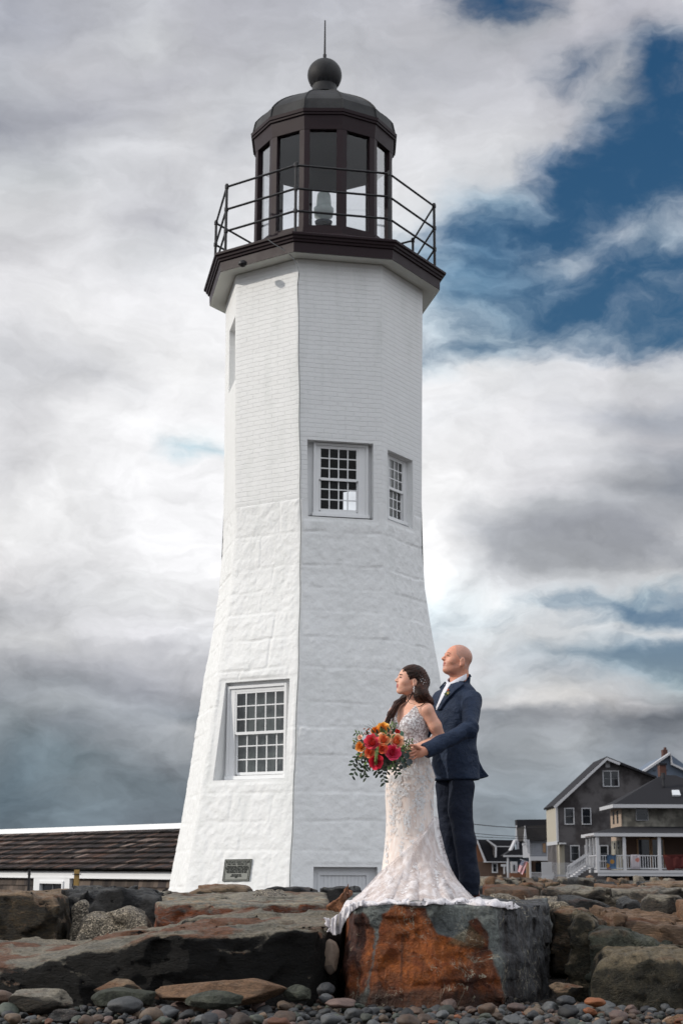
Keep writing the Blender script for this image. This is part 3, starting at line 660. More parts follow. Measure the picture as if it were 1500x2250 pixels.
mb = MB(); mb.add([slopept(-3, .97, 0.02), slopept(kl+1.5, .97, 0.02), slopept(kl+1.5, 1.0, 0.11), slopept(-3, 1.0, 0.11), kp(kl+1.5, run+0.08, zr+0.11), kp(-3, run+0.08, zr+0.11), kp(kl+1.5, run+0.08, zr-0.05), kp(-3, run+0.08, zr-0.05)], [(0, 1, 2, 3), (3, 2, 4, 5), (5, 4, 6, 7)])
mb.build('ridge_board', m_white, rf)
def kbox(mb, s0, s1, b0, b1, z0, z1, c=None): mb.add([kp(s, b_, z) for z in (z0, z1) for s, b_ in ((s0, b0), (s1, b0), (s1, b1), (s0, b1))], [(3, 2, 1, 0), (4, 5, 6, 7), (0, 1, 5, 4), (1, 2, 6, 5), (2, 3, 7, 6), (3, 0, 4, 7)], c)
mb = MB(); kbox(mb, -3, kl+1.5, 0.16, 3.9, 0.2, KA.z+0.02); mb.build('wall', mat('dark_wall_backing', (70, 62, 58), 0.9), keeper)
zw = KA.z
def kpx(px, py):   # along-wall coordinate of a pixel on the wall plane
    o = kp(0, 0.14, zw); d = raydir(px, py); k = (o-Vector((0, 0, CAMZ))).dot(-kn)/np.dot(d, -np.array(kn)); p = Vector(d*k)+Vector((0, 0, CAMZ)); return (p-KA).dot(kt), p.z
zf = kpx(370, 1931)[1]; mb = MB(); kbox(mb, -3, kl+1.5, 0.06, 0.16, zf, zw-0.01); kbox(mb, -3, kl+1.5, 0.045, 0.06, zf-0.012, zf+0.012); mb.build('fascia_board', m_white, keeper)
mb = MB(); rowh = 0.15
for c in range(5):
    z1 = zf-0.012-c*rowh; s = -3
    while s < kl+1.4:
        w = rr.uniform(0.08, 0.2); k = rr.uniform(0.3, 0.7); cc = tuple(x*k for x in lin(rr.choice([(112, 100, 92), (96, 86, 80), (126, 112, 102), (84, 76, 74)])))
        mb.add([kp(s+0.004, 0.115, z1-rowh), kp(s+w, 0.115, z1-rowh), kp(s+w, 0.145, z1), kp(s+0.004, 0.145, z1)], [(0, 1, 2, 3)], cc); s += w
mb.build('wall_shingles', m_shing, keeper, col=True)
s0, s1 = kpx(82, 1950)[0], kpx(161, 1950)[0]; a0, a1 = kpx(95, 1950)[0], kpx(149, 1950)[0]; zt = kpx(120, 1936)[1]
mb = MB(); kbox(mb, s0, a0, 0.05, 0.2, 0.2, zf-0.001); kbox(mb, a1, s1, 0.05, 0.2, 0.2, zf-0.001); kbox(mb, a0, a1, 0.05, 0.2, zt, zf-0.001)
kbox(mb, a0, a0+0.05, 0.02, 0.2, 0.2, zt); kbox(mb, a1-0.05, a1, 0.02, 0.2, 0.2, zt); kbox(mb, a0+0.05, a1-0.05, 0.02, 0.2, zt-0.05, zt)
kw = mb.build('window', m_white, keeper)
m_dglass = mat('dark_window_glass', (26, 30, 36), 0.08, 0.05, 1.0, spec=0.8)
mb = MB(); kbox(mb, a0+0.05, a1-0.05, 0.10, 0.14, 0.2, zt-0.05); mb.build('glass', m_dglass, kw)
mb = MB(); kbox(mb, (a0+a1)/2-0.015, (a0+a1)/2+0.015, 0.085, 0.10, 0.2, zt-0.05); mb.build('glazing_bar', mat('grey_bar', (90, 92, 96), 0.5), kw)
for px, r_, lab, mm, nm in ((168, 0.045, 'yellowed square wooden post standing in front of the cottage wall', mat('yellow_weathered_wood', (150, 122, 70), 0.8, 0.3, 6), 'wooden_post'), (63.5, 0.022, 'thin dark metal stake standing in front of the cottage near its window', m_rail, 'metal_stake')):
    p = at(px, 1950, 29.5 if nm == 'wooden_post' else 30.5); zt_ = at(px, 1911, p.y).z
    po = thing(nm, (p.x, p.y, 0.4), lab, 'post')
    mb = MB(); mb.box((p.x-r_, p.y-r_, 0.3), (p.x+r_, p.y+r_, zt_)); mb.build('shaft', mm, po, bevel=0.004)
    mb = MB(); mb.box((p.x-r_*1.6, p.y-r_*1.5, zt_-0.09), (p.x+r_*1.6, p.y+r_*1.5, zt_-0.075)); mb.build('wire_bracket', m_rail, po)
# ================================================================== houses on the right
m_dshing = mat('dark_brown_shingles', (96, 93, 94), 0.9, 0.35, 0.9, 0.3, 8, spec=0.2, c2=(64, 61, 62))
m_gshing = mat('grey_weathered_shingles', (146, 143, 134), 0.9, 0.25, 1.2, 0.3, 8, spec=0.2, c2=(98, 96, 90))
m_asph = mat('dark_asphalt_roof', (40, 40, 44), 0.92, 0.2, 2.0, 0.2, 12, spec=0.2)
m_asph2 = mat('grey_asphalt_roof', (56, 54, 54), 0.92, 0.25, 2.0, 0.2, 12, spec=0.2)
m_cream = mat('cream_siding', (168, 162, 148), 0.7, 0.1, 2); m_htrim = mat('house_white_trim', (178, 179, 183), 0.6, 0.06, 2)
m_clap = mat('pale_grey_clapboard', (150, 152, 158), 0.7, 0.1, 3); m_blue = mat('pale_blue_house_wrap', (96, 108, 124), 0.7, 0.15, 2)
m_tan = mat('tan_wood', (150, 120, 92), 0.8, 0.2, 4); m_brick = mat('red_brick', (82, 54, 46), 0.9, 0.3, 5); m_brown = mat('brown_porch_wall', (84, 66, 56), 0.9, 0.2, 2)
m_slate = mat('slate_blue_wall', (78, 86, 96), 0.9, 0.15, 2); m_orange = mat('orange_wood', (112, 74, 54), 0.9, 0.2, 3)
ZG = 0.42
def P(px, py, Y): return at(px, py, Y)
def poly(mb, pts, Y, back, c=None):
    "a flat outline seen at pixels pts standing at distance Y, extruded away by back metres"
    mb.prism([P(x, y, Y) for x, y in pts], (0, back, 0), c)
def pbx(mb, l, t, r, b_, Y, th):
    p = P(l, (t+b_)/2, Y); q = P(r, (t+b_)/2, Y); z1 = P((l+r)/2, t, Y).z; z0 = P((l+r)/2, b_, Y).z
    mb.box((p.x, Y, z0), (q.x, Y+th, z1))
def house_window(parent, l, t, r, b_, Y, mull=False, fw=2.2):
    mb = MB(); th = 0.14
    pbx(mb, l, t, l+fw, b_, Y-0.10, th); pbx(mb, r-fw, t, r, b_, Y-0.10, th); pbx(mb, l+fw, t, r-fw, t+fw, Y-0.097, th); pbx(mb, l+fw, b_-fw, r-fw, b_, Y-0.12, th+0.02)
    if mull: pbx(mb, (l+r)/2-1, t+fw, (l+r)/2+1, b_-fw, Y-0.095, th)
    w = mb.build('window', m_htrim, parent)
    mb = MB(); pbx(mb, l+fw*0.8, t+fw*0.8, r-fw*0.8, b_-fw*0.8, Y-0.03, 0.02); mb.build('pane', m_dglass, w)
    mb = MB(); pbx(mb, l+fw, (t+b_)/2-0.4, r-fw, (t+b_)/2+0.4, Y-0.05, 0.03); mb.build('sash_bar', mat_bar, w)
    return w
mat_bar = mat('dim_sash_paint', (120, 122, 126), 0.6)
# --- dark shingled gable house
Y1 = 106.0
h1 = thing('shingled_house', (*P(1300, 1915, Y1).to_2d(), ZG), 'tall dark brown shingled house with steep front gable and white windows', 'house')
mb = MB(); poly(mb, [(1223, 1940), (1223, 1768), (1332, 1669), (1440, 1709), (1446, 1940)], Y1, 4.8); mb.build('wall', m_dshing, h1)
mb = MB(); poly(mb, [(1216, 1770), (1332, 1662), (1332, 1667), (1219, 1773)], Y1-0.6, 5.6); poly(mb, [(1332, 1662), (1442, 1706), (1441, 1710), (1332, 1668)], Y1-0.6, 5.6); mb.build('roof', m_asph, h1)
mb = MB(); poly(mb, [(1219, 1776), (1216, 1771), (1332, 1664), (1332, 1671), (1226, 1770)], Y1-0.68, 0.25); poly(mb, [(1332, 1664), (1362, 1676), (1360, 1681), (1332, 1670)], Y1-0.68, 0.25); mb.build('rake_board', m_htrim, h1)
# cream side wing seen obliquely left of the front
def wing(mb, pts): mb.add([P(x, y, Y) for x, y, Y in pts], [tuple(range(len(pts)))])
xa = P(1223, 1800, Y1).x-0.03; xb = P(1240, 1900, Y1).x; zA, zB, zC = P(1223, 1771, Y1).z, P(1223, 1852, Y1).z, P(1223, 1940, Y1).z
mb = MB(); mb.box((xa-0.05, Y1-0.05, zB), (xa, Y1+4.9, zA)); mb.build('side_wall', m_cream, h1)
mb = MB(); mb.box((xa+0.06, Y1-0.9, zB-0.1), (xb, Y1-0.1, zB)); mb.box((xa-0.08, Y1-0.5, zB-0.12), (xa-0.055, Y1+4.9, zB+0.12)); mb.build('bay_floor', m_htrim, h1)
mb = MB(); mb.box((xa+0.02, Y1-0.6, zC), (xa+0.06, Y1-0.1, zB-0.1)); pbx(mb, 1223, 1853, 1240, 1940, Y1-0.06, 0.03); mb.build('entry_wall', m_cream, h1)
mb = MB(); pbx(mb, 1221, 1768, 1225.5, 1850, Y1-0.2, 0.19); mb.build('corner_board', m_htrim, h1)
for (l, t, r, b_, mu) in ((1323, 1693, 1359, 1729, True), (1239, 1775, 1261, 1812, False), (1277, 1775, 1298, 1812, False), (1252, 1857, 1273, 1893, False), (1284, 1857, 1298, 1893, False), (1316, 1857, 1336, 1893, False)): house_window(h1, l, t, r, b_, Y1, mu)
mb = MB(); pbx(mb, 1329, 1673, 1339, 1686, Y1-0.1, 0.1); mb.build('gable_vent', m_htrim, h1)
# --- house with hipped roof and porch
Y2 = 96.0
h2 = thing('porch_house', (*P(1400, 1915, Y2).to_2d(), ZG), 'grey two storey house with hipped dark roof and white front porch', 'house')
mb = MB(); poly(mb, [(1365, 1940), (1365, 1774), (1640, 1771), (1640, 1940)], Y2, 3.7); mb.build('wall', m_gshing, h2)
xs2 = P(1365, 1800, Y2).x; zA, zC = P(1365, 1775, Y2).z, P(1365, 1940, Y2).z
mb = MB(); mb.box((xs2-0.05, Y2-0.02, zC), (xs2-0.005, Y2+3.75, zA)); mb.build('side_wall', mat('pinkish_cream_siding', (160, 142, 126), 0.8, 0.1), h2)
for yy in (0.9, 2.3):
    mb = MB(); mb.box((xs2-0.07, Y2+yy, P(1365, 1808, Y2).z), (xs2-0.045, Y2+yy+0.5, P(1365, 1780, Y2).z)); mb.build('narrow_window', m_dglass, h2)
    mb = MB(); mb.box((xs2-0.07, Y2+yy, P(1365, 1900, Y2).z), (xs2-0.045, Y2+yy+0.5, P(1365, 1850, Y2).z)); mb.build('narrow_window', m_dglass, h2)
mb = MB(); ze_ = P(1400, 1768, Y2-1).z; xe = P(1347, 1768, Y2-1.0).x; xr_ = P(1660, 1768, Y2-1).x
E = [Vector((xe, Y2-1, ze_)), Vector((xr_, Y2-1, ze_)), Vector((xr_, Y2+3.9, ze_)), Vector((xe, Y2+3.9, ze_))]
RA, RB = P(1453, 1703, Y2+1.5), P(1482, 1706, Y2+1.5); RB.z = RA.z
mb.add(E+[RA, RB], [(0, 1, 5, 4), (0, 4, 3), (4, 5, 2, 3), (1, 2, 5)]); mb.build('roof', m_asph, h2)
mb = MB(); mb.box((E[0].x, Y2-1.06, P(1400, 1775, Y2-1).z), (E[1].x, Y2-0.99, E[0].z+0.02)); mb.box((E[0].x-0.06, Y2-1.06, P(1400, 1775, Y2-1).z), (E[0].x-0.002, Y2+3.9, E[0].z+0.02))
mb.box((E[0].x+0.05, Y2-0.98, P(1400, 1775, Y2-1).z), (E[1].x, Y2, P(1400, 1775, Y2-1).z+0.05)); mb.build('roof_fascia', m_htrim, h2)
house_window(h2, 1396, 1775, 1423, 1803, Y2, False, 1.2)
# porch roof, deck, posts
mb = MB(); zf_ = P(1400, 1831, Y2-3.2).z; zt_ = P(1400, 1816, Y2).z; xl = P(1306, 1835, Y2-3.2).x-0.3; xr = P(1660, 1831, Y2-3).x
xw = P(1362, 1817, Y2).x
V = [Vector((xl+0.3, Y2-3.2, zf_)), Vector((xr, Y2-3.2, zf_)), Vector((xr, Y2+.02, zt_)), Vector((xw, Y2+.02, zt_)), Vector((xl+0.3, Y2+1.8, zf_)), Vector((xw, Y2+1.8, zt_))]
mb.add(V, [(0, 1, 2, 3), (0, 3, 5, 4)]); mb.build('porch_roof', m_asph, h2)
mb = MB(); zf2 = P(1400, 1838, Y2-3.2).z; mb.box((xl+0.3, Y2-3.26, zf2), (xr, Y2-3.19, zf_+0.01)); mb.box((xl+0.24, Y2-3.26, zf2), (xl+0.298, Y2+1.8, zf_+0.01))
mb.build('porch_fascia', m_htrim, h2)
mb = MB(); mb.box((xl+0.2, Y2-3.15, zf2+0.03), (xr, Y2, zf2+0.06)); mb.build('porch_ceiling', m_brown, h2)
mb = MB(); zd_ = P(1400, 1912, Y2-3.1).z; xd = P(1311, 1912, Y2-3.1).x; mb.box((xd, Y2-3.15, P(1400, 1918, Y2-3.1).z), (xr, Y2, zd_)); mb.box((xd+0.05, Y2-3.12, P(1400, 1925, Y2-3.1).z), (xr, Y2-3.0, P(1400, 1917.6, Y2-3.1).z)); mb.build('porch_deck', m_htrim, h2)
for x, yy in ((1312, -3.05), (1371, -3.05), (1448, -3.05), (1312, -1.8), (1312, -0.5), (1312, 0.8)):
    p = P(x, 1880, Y2-3.05); p.y = Y2+yy; mb = MB(); wd_ = 0.09 if yy == -3.05 else 0.07
    mb.box((p.x-wd_, p.y-wd_, zd_), (p.x+wd_, p.y+wd_, zf2+0.02)); mb.build('porch_post', m_htrim, h2)
mb = MB(); zr1 = P(1400, 1879, Y2-3.05).z; zr0 = P(1400, 1908, Y2-3.05).z; x0 = P(1312, 1890, Y2-3.05).x
mb.box((x0, Y2-3.09, zr1-0.06), (xr, Y2-3.01, zr1)); mb.box((x0, Y2-3.08, zr0-0.05), (xr, Y2-3.02, zr0+0.03)); x = x0
while x < xr: mb.box((x, Y2-3.07, zr0), (x+0.045, Y2-3.03, zr1-0.05)); x += 0.15
y = Y2-3.0; xs_ = x0
while y < Y2+1.0:
    k = (y-(Y2-3))/6; xx = x0+(xs_-x0)*k; mb.box((xx, y, zr0), (xx+0.045, y+0.045, zr1-0.05)); y += 0.2
mb.bar((x0, Y2-3, zr1-0.03), (xs_, Y2+1, zr1-0.03), 0.07, 0.06); mb.bar((x0, Y2-3, zr0), (xs_, Y2+1, zr0), 0.07, 0.06); mb.build('porch_railing', m_htrim, h2)
mb = MB(); pa = P(1252, 1922, Y2-2.0); pb = P(1292, 1892, Y2-2.0)
for dy in (0.0, 1.2):
    for z_ in (0.0, 0.8): mb.bar((pa.x, pa.y+dy, pa.z+z_*0.6), (pb.x, pb.y+dy, pb.z-0.2+z_*0.6+0.1), 0.07)
    for k in range(13): q = pa.lerp(pb, k/12); mb.box((q.x, q.y+dy-0.02, q.z), (q.x+0.04, q.y+dy+0.02, q.z+0.5))
for k in range(7): q = pa.lerp(pb, k/7); mb.box((q.x, q.y, q.z-0.25), (q.x+0.3, q.y+1.2, q.z-0.15))
mb.build('porch_steps', m_htrim, h2)
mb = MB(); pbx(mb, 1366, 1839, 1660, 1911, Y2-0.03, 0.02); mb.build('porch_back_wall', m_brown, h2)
for l, r in ((1402, 1426), (1433, 1456)):
    mb = MB(); pbx(mb, l-3, 1843, l, 1911, Y2-0.1, 0.06); pbx(mb, r, 1843, r+3, 1911, Y2-0.1, 0.06); pbx(mb, l, 1841, r, 1845, Y2-0.1, 0.06); dd = mb.build('door', m_tan, h2); mb = MB(); pbx(mb, l, 1845, r, 1911, Y2-0.08, 0.03); mb.build('pane', m_dglass, dd)
for x in (1377, 1451): mb = MB(); pbx(mb, x-4, 1924, x+4, 1945, Y2-2.8, 0.3); mb.build('pier', m_tan, h2)
mb = MB(); pbx(mb, 1330, 1925, 1660, 1950, Y2-2.4, 0.1); mb.build('deck_shade_sheet', m_dark, h2)  # upright dark sheet added below the deck; shade put into its colour
mb = MB(); pbx(mb, 1449, 1680, 1463, 1722, Y2+1.7, 0.7); ch = mb.build('chimney', m_brick, h2); mb = MB(); pbx(mb, 1447.5, 1677, 1464.5, 1681, Y2+1.63, 0.84); mb.build('chimney_cap', m_asph, ch)
mb = MB(); p = P(1457, 1728, Y2+0.4); mb.tube([p, p+Vector((0, 0, 0.55))], 0.09, 8); p2 = p+Vector((0, 0, 0.5)); mb.tube([p2, p2+Vector((0, 0, 0.35))], [0.14, 0.12], 8); mb.build('vent_pipe', m_dark, h2)
# skylight lies on the roof slope
nrm = (E[1]-E[0]).cross(RA-E[0]).normalized(); q0, q1 = P(1476, 1751, Y2+0.0), P(1493, 1751, Y2)
def onroof(px, py):
    d = Vector(raydir(px, py)); o_ = Vector((0, 0, CAMZ)); k = (E[0]-o_).dot(nrm)/d.dot(nrm); return o_+d*k
sk = [onroof(1476, 1751), onroof(1494, 1751), onroof(1490, 1740), onroof(1474, 1740)]; nn_ = nrm if nrm.z > 0 else -nrm
mb = MB(); mb.prism([p+nn_*0.02 for p in sk], nn_*0.13); mb.build('skylight', mat('skylight_glass', (200, 204, 208), 0.2), h2)
# cloths over the railing
def cloth(nm, lab, cat, outline, Y, mats, cells):
    mb = MB(); t = thing(nm, P(outline[0][0], outline[0][1], Y), lab, cat, 'cloths hung over the porch railing')
    pts = [P(x, y, Y) for x, y in outline]; tri = delaunay_2d_cdt([Vector((x, y)) for x, y in outline]+cells, [], [list(range(len(outline)))], 1, 1e-5)
    vs = [P(v.x, v.y, Y)+Vector((0, 0.04*math.sin(v.x*0.9), 0)) for v in tri[0]]
    n = len(vs); fs = [tuple(f) for f in tri[2]]
    link_mesh('fabric', vs+[v+Vector((0, 0.03, 0)) for v in vs], fs+[tuple(n+i for i in f[::-1]) for f in fs], mats, t, smooth=True); return t
def grid(l, t, r, b_, s): return [Vector((x, y)) for x in np.arange(l+s, r-s/2, s) for y in np.arange(t+s, b_-s/2, s)]
def printed(name, base, sp1, sp2, sc):
    m, g, b, o = new_mat(name); tc = g.n('ShaderNodeTexCoord').outputs['Object']; v = g.n('ShaderNodeTexVoronoi'); g.put(v.inputs['Vector'], tc); v.inputs['Scale'].default_value = sc
    cc = g.sep(v.outputs['Color'])[0]; k = g.rng(v.outputs['Distance'], 0.30, 0.36, 1, 0)
    c = g.mix(g.math('MULTIPLY', k, g.math('GREATER_THAN', cc, 0.25)), lin(base), g.mix(g.math('GREATER_THAN', cc, 0.6), lin(sp1), lin(sp2)))
    g.put(b.inputs['Base Color'], c); b.inputs['Roughness'].default_value = 0.9; return m
YR = Y2-3.16
cloth('beach_towel', 'blue beach towel with yellow and red pattern hanging on the porch railing', 'towel', [(1332, 1878), (1352, 1878), (1353, 1909), (1332, 1909)], YR, printed('blue_print', (60, 84, 112), (150, 112, 54), (132, 52, 46), 2.4), grid(1332, 1878, 1352, 1909, 3))
cloth('beach_towel', 'white towel with orange flowers hanging on the porch railing', 'towel', [(1385, 1878), (1406, 1878), (1405, 1909), (1386, 1909)], YR, printed('white_print', (172, 166, 172), (180, 92, 70), (170, 110, 100), 2.0), grid(1385, 1878, 1405, 1909, 3))
cloth('dark_red_blanket', 'large dark red blanket with a pointed corner draped over the porch railing', 'blanket', [(1455, 1878), (1660, 1878), (1660, 1909), (1482, 1909), (1469, 1919), (1462, 1905)], YR, printed('dark_red_print', (74, 22, 20), (92, 38, 26), (60, 18, 18), 1.5), grid(1465, 1878, 1655, 1906, 5))
# --- blue gable house behind
Y3 = 118.0
h3 = thing('blue_gable_house', (*P(1450, 1915, Y3).to_2d(), ZG), 'pale blue gabled house rising behind the hipped roof', 'house')
mb = MB(); poly(mb, [(1410, 1940), (1410, 1697), (1471, 1657), (1530, 1700), (1640, 1760), (1640, 1940)], Y3, 8); mb.build('wall', m_blue, h3)
mb = MB(); poly(mb, [(1404, 1699), (1472, 1653), (1472, 1658), (1408, 1702)], Y3-0.5, 1.2); poly(mb, [(1472, 1653), (1474, 1680), (1540, 1712), (1540, 1706), (1477, 1677)], Y3-0.5, 1.2); mb.build('roof', m_htrim, h3)
mb = MB(); pbx(mb, 1456, 1647, 1466, 1675, Y3+2, 0.7); pbx(mb, 1459, 1642, 1463, 1648, Y3+2.2, 0.4); mb.build('chimney', m_brick, h3)
mb = MB()
for x, y in ((1437, 1693), (1463, 1692), (1448, 1680)): pbx(mb, x-3, y-1.5, x+3, y+1.5, Y3-0.05, 0.04)
mb.build('wrap_marking', m_slate, h3)
# --- smaller houses at the far left of the row
Y4 = 140.0
h4 = thing('dark_roof_house', (*P(1160, 1915, Y4).to_2d(), ZG), 'grey house with tall dark roof behind the small white house', 'house')
mb = MB(); poly(mb, [(1137, 1940), (1137, 1860), (1134, 1850), (1135, 1803), (1230, 1803), (1230, 1940)], Y4, 1.0); mb.build('wall', m_clap, h4)
mb = MB(); poly(mb, [(1134.5, 1801), (1230, 1800), (1230, 1838), (1139, 1850)], Y4-0.3, 1.6); pbx(mb, 1140, 1838, 1160, 1868, Y4-0.35, 0.2); mb.build('roof', m_asph, h4)
mb = MB(); poly(mb, [(1121, 1869), (1132, 1845), (1134.5, 1847), (1124, 1870)], Y4-0.8, 2); pbx(mb, 1134, 1838, 1139, 1866, Y4-0.5, 0.3); mb.build('trim_board', m_htrim, h4)
mb = MB(); poly(mb, [(1106, 1880), (1124, 1868), (1150, 1864), (1160, 1880)], Y4-3, 3); mb.build('porch_roof', m_asph, h4)
mb = MB(); pbx(mb, 1106, 1879, 1152, 1883, Y4-3.1, 0.3); pbx(mb, 1114, 1883, 1117.5, 1938, Y4-3, 0.3); mb.build('porch_frame', m_htrim, h4)
mb = MB(); pbx(mb, 1117, 1883, 1165, 1938, Y4-2, 0.3); mb.build('porch_wall', m_slate, h4)
mb = MB(); pbx(mb, 1123, 1893, 1136, 1918, Y4-3.2, 0.9); mb.build('bay_window', m_htrim, h4); mb = MB(); pbx(mb, 1127, 1900, 1130, 1914, Y4-3.25, 0.06); mb.build('pane', m_dglass, h4)
mb = MB(); pbx(mb, 1120, 1918, 1160, 1938, Y4-3.5, 1.2); mb.build('base_wall', m_orange, h4)
Y5 = 128.0
h5 = thing('white_cottage', (*P(1180, 1915, Y5).to_2d(), ZG), 'small white clapboard cottage with grey roof left of the dark shingled house', 'house')
mb = MB(); pbx(mb, 1163, 1848, 1203, 1884, Y5, 5); mb.build('wall', m_clap, h5)
mb = MB()
for k in range(7): pbx(mb, 1163, 1852+k*4.4, 1203, 1852.7+k*4.4, Y5-0.03, 0.03)
mb.build('clapboard_lines', mat('clapboard_shadow_gap', (110, 112, 118), 0.8), h5)
mb = MB(); poly(mb, [(1152, 1815), (1204, 1812), (1204, 1846), (1163, 1848), (1156, 1846)], Y5-0.4, 6); mb.build('roof', m_asph2, h5)
mb = MB(); poly(mb, [(1150, 1848), (1153, 1814), (1157, 1846), (1155, 1852)], Y5-0.6, 0.3); pbx(mb, 1157, 1845, 1163, 1875, Y5-0.5, 0.4); pbx(mb, 1163, 1882, 1203, 1891, Y5-0.6, 0.5); pbx(mb, 1148, 1853, 1155, 1857, Y5-0.8, 0.6); pbx(mb, 1163, 1891, 1166.5, 1938, Y5-0.6, 0.3); pbx(mb, 1200, 1844, 1203, 1891, Y5-0.1, 0.2); mb.build('trim_board', m_htrim, h5)
mb = MB(); pbx(mb, 1156, 1893, 1163, 1932, Y5-0.3, 0.3); mb.build('tan_boarding', m_tan, h5)
mb = MB(); pbx(mb, 1192, 1853, 1198, 1873, Y5-0.12, 0.1); mb.build('shutter', m_tan, h5)
mb = MB(); pbx(mb, 1166, 1891, 1204, 1940, Y5, 0.3); mb.build('porch_wall', m_brown, h5); mb = MB(); pbx(mb, 1176, 1896, 1188, 1916, Y5-0.06, 0.05); mb.build('pane', m_dglass, h5)
mb = MB()
for k in range(14): pbx(mb, 1167+k*2.4, 1918, 1168+k*2.4, 1935, Y5-0.7, 0.06)
pbx(mb, 1166, 1916.5, 1200, 1918, Y5-0.72, 0.1); mb.build('porch_railing', m_htrim, h5)
Y6 = 150.0
h6 = thing('low_dormer_house', (*P(1080, 1915, Y6).to_2d(), ZG), 'low dark house with dormer and long dark roof right behind the groom', 'house')
mb = MB(); poly(mb, [(1030, 1844), (1128, 1846), (1131, 1866), (1120, 1893), (1066, 1893), (1047, 1850)], Y6, 6); mb.build('roof', m_asph, h6)
mb = MB(); pbx(mb, 1040, 1893, 1112, 1940, Y6+0.2, 5); mb.build('wall', m_brown, h6)
mb = MB(); poly(mb, [(1030, 1945), (1030, 1850), (1047, 1850), (1066, 1893), (1066, 1945)], Y6+0.3, 1); mb.build('gable_wall', m_orange, h6)
mb = MB(); poly(mb, [(1046, 1846), (1049, 1846), (1068, 1893), (1064, 1894)], Y6-0.4, 0.4); poly(mb, [(1068, 1846), (1071, 1845), (1091, 1859), (1090, 1884), (1087, 1884), (1087, 1861)], Y6-0.8, 0.4); pbx(mb, 1090, 1859, 1120, 1860.8, Y6-0.8, 0.3); pbx(mb, 1062, 1893, 1112, 1895, Y6-0.5, 0.4); mb.build('trim_board', m_htrim, h6)
mb = MB(); poly(mb, [(1072, 1847), (1088, 1860), (1087, 1884), (1083, 1876), (1083, 1862)], Y6-0.6, 2); mb.build('dormer', m_dshing, h6)
house_window(h6, 1080, 1896, 1093, 1918, Y6, False, 2.6)
mb = MB(); pbx(mb, 1100, 1899, 1111, 1904, Y6-0.6, 0.5); pbx(mb, 1106, 1904, 1108.5, 1920, Y6-0.6, 0.4); mb.build('door_hood', m_htrim, h6)
# white fence in front of the shingled house
YF = 101.0
fn = thing('picket_fence', (*P(1200, 1915, YF).to_2d(), ZG), 'white board fence in front of the dark shingled house', 'fence')
mb = MB()
for k in range(11): pbx(mb, 1189+k*2.15, 1894, 1190.9+k*2.15, 1930, YF, 0.05)
pbx(mb, 1188, 1925, 1214, 1933, YF-0.05, 0.05); mb.build('boards', m_htrim, fn)
mb = MB()
for k in range(28): pbx(mb, 1214+k*1.75, 1898, 1214.6+k*1.75, 1926, YF+0.2, 0.03)
pbx(mb, 1214, 1896, 1262, 1897.2, YF+0.18, 0.06); pbx(mb, 1214, 1922, 1262, 1926, YF+0.18, 0.06); pbx(mb, 1213, 1917, 1217, 1930, YF, 0.2); pbx(mb, 1244, 1917, 1248, 1930, YF, 0.2); mb.build('rail_section', m_htrim, fn)
# flag
m_flag, g, b, o = new_mat('striped_flag'); uvn = g.n('ShaderNodeTexCoord').outputs['UV']; u_, v_, _ = g.sep(uvn)
stripe = g.math('GREATER_THAN', g.math('FRACT', g.math('MULTIPLY', v_, 6.5)), 0.5)
c_ = g.mix(stripe, lin((150, 40, 46)), lin((190, 186, 190)))
cant = g.math('MULTIPLY', g.math('LESS_THAN', u_, 0.42), g.math('GREATER_THAN', v_, 0.46))
star = g.voro(uvn, 22.0, rand=0.0)
c_ = g.mix(cant, c_, g.mix(g.math('LESS_THAN', star, 0.22), lin((34, 40, 70)), lin((180, 182, 190)))); g.put(b.inputs['Base Color'], c_); b.inputs['Roughness'].default_value = 0.8
YFl = 120.0; fl = thing('flag', P(1146, 1890, YFl), 'red white and blue striped flag hanging from a slanted pole by the white cottage', 'flag')
N = 14; vs = []; uvs = []
TL, TR, BL, BR = P(1143, 1889, YFl), P(1158, 1894, YFl-0.5), P(1137, 1915, YFl), P(1147, 1922, YFl-0.5)
for a in range(N+1):
    for c in range(N+1):
        u, v = a/N, c/N; p = (TL*(1-u)+BL*u)*(1-v)+(TR*(1-u)+BR*u)*v; p = p+Vector((0, 0.12*math.sin(v*9+u*2), 0)); vs.append(p); uvs.append((u, 1-v))
fs = [(a*(N+1)+c, (a+1)*(N+1)+c, (a+1)*(N+1)+c+1, a*(N+1)+c+1) for a in range(N) for c in range(N)]
link_mesh('flag_cloth', vs, fs, m_flag, fl, smooth=True, uvs=uvs)
mb = MB(); mb.bar(P(1142, 1888, YFl), P(1164, 1896, YFl), 0.06); mb.build('flag_pole', m_htrim, fl)
# overhead wires
for k, (ya, yb, yc, lab) in enumerate(((1811, 1819, 1821, 'uppermost thin utility wire crossing the sky left of the dark roofed house'), (1838, 1842, 1846, 'lowest thin utility wire crossing above the low dormer house'), (1831, 1838, 1843, 'middle thin utility wire crossing above the low dormer house'))):
    mb = MB(); Yw = 112.0
    pts = [P(900, ya-8, Yw), P(1040, ya, Yw), P(1090, (ya+yb)/2+1, Yw), P(1140, yb, Yw), P(1230, yc, Yw)]
    mb.tube(pts, 0.028 if k == 0 else 0.02, 5); w_ = mb.build('utility_wire', m_rail); tag(w_, lab, 'wire', 'utility wires strung across the sky')
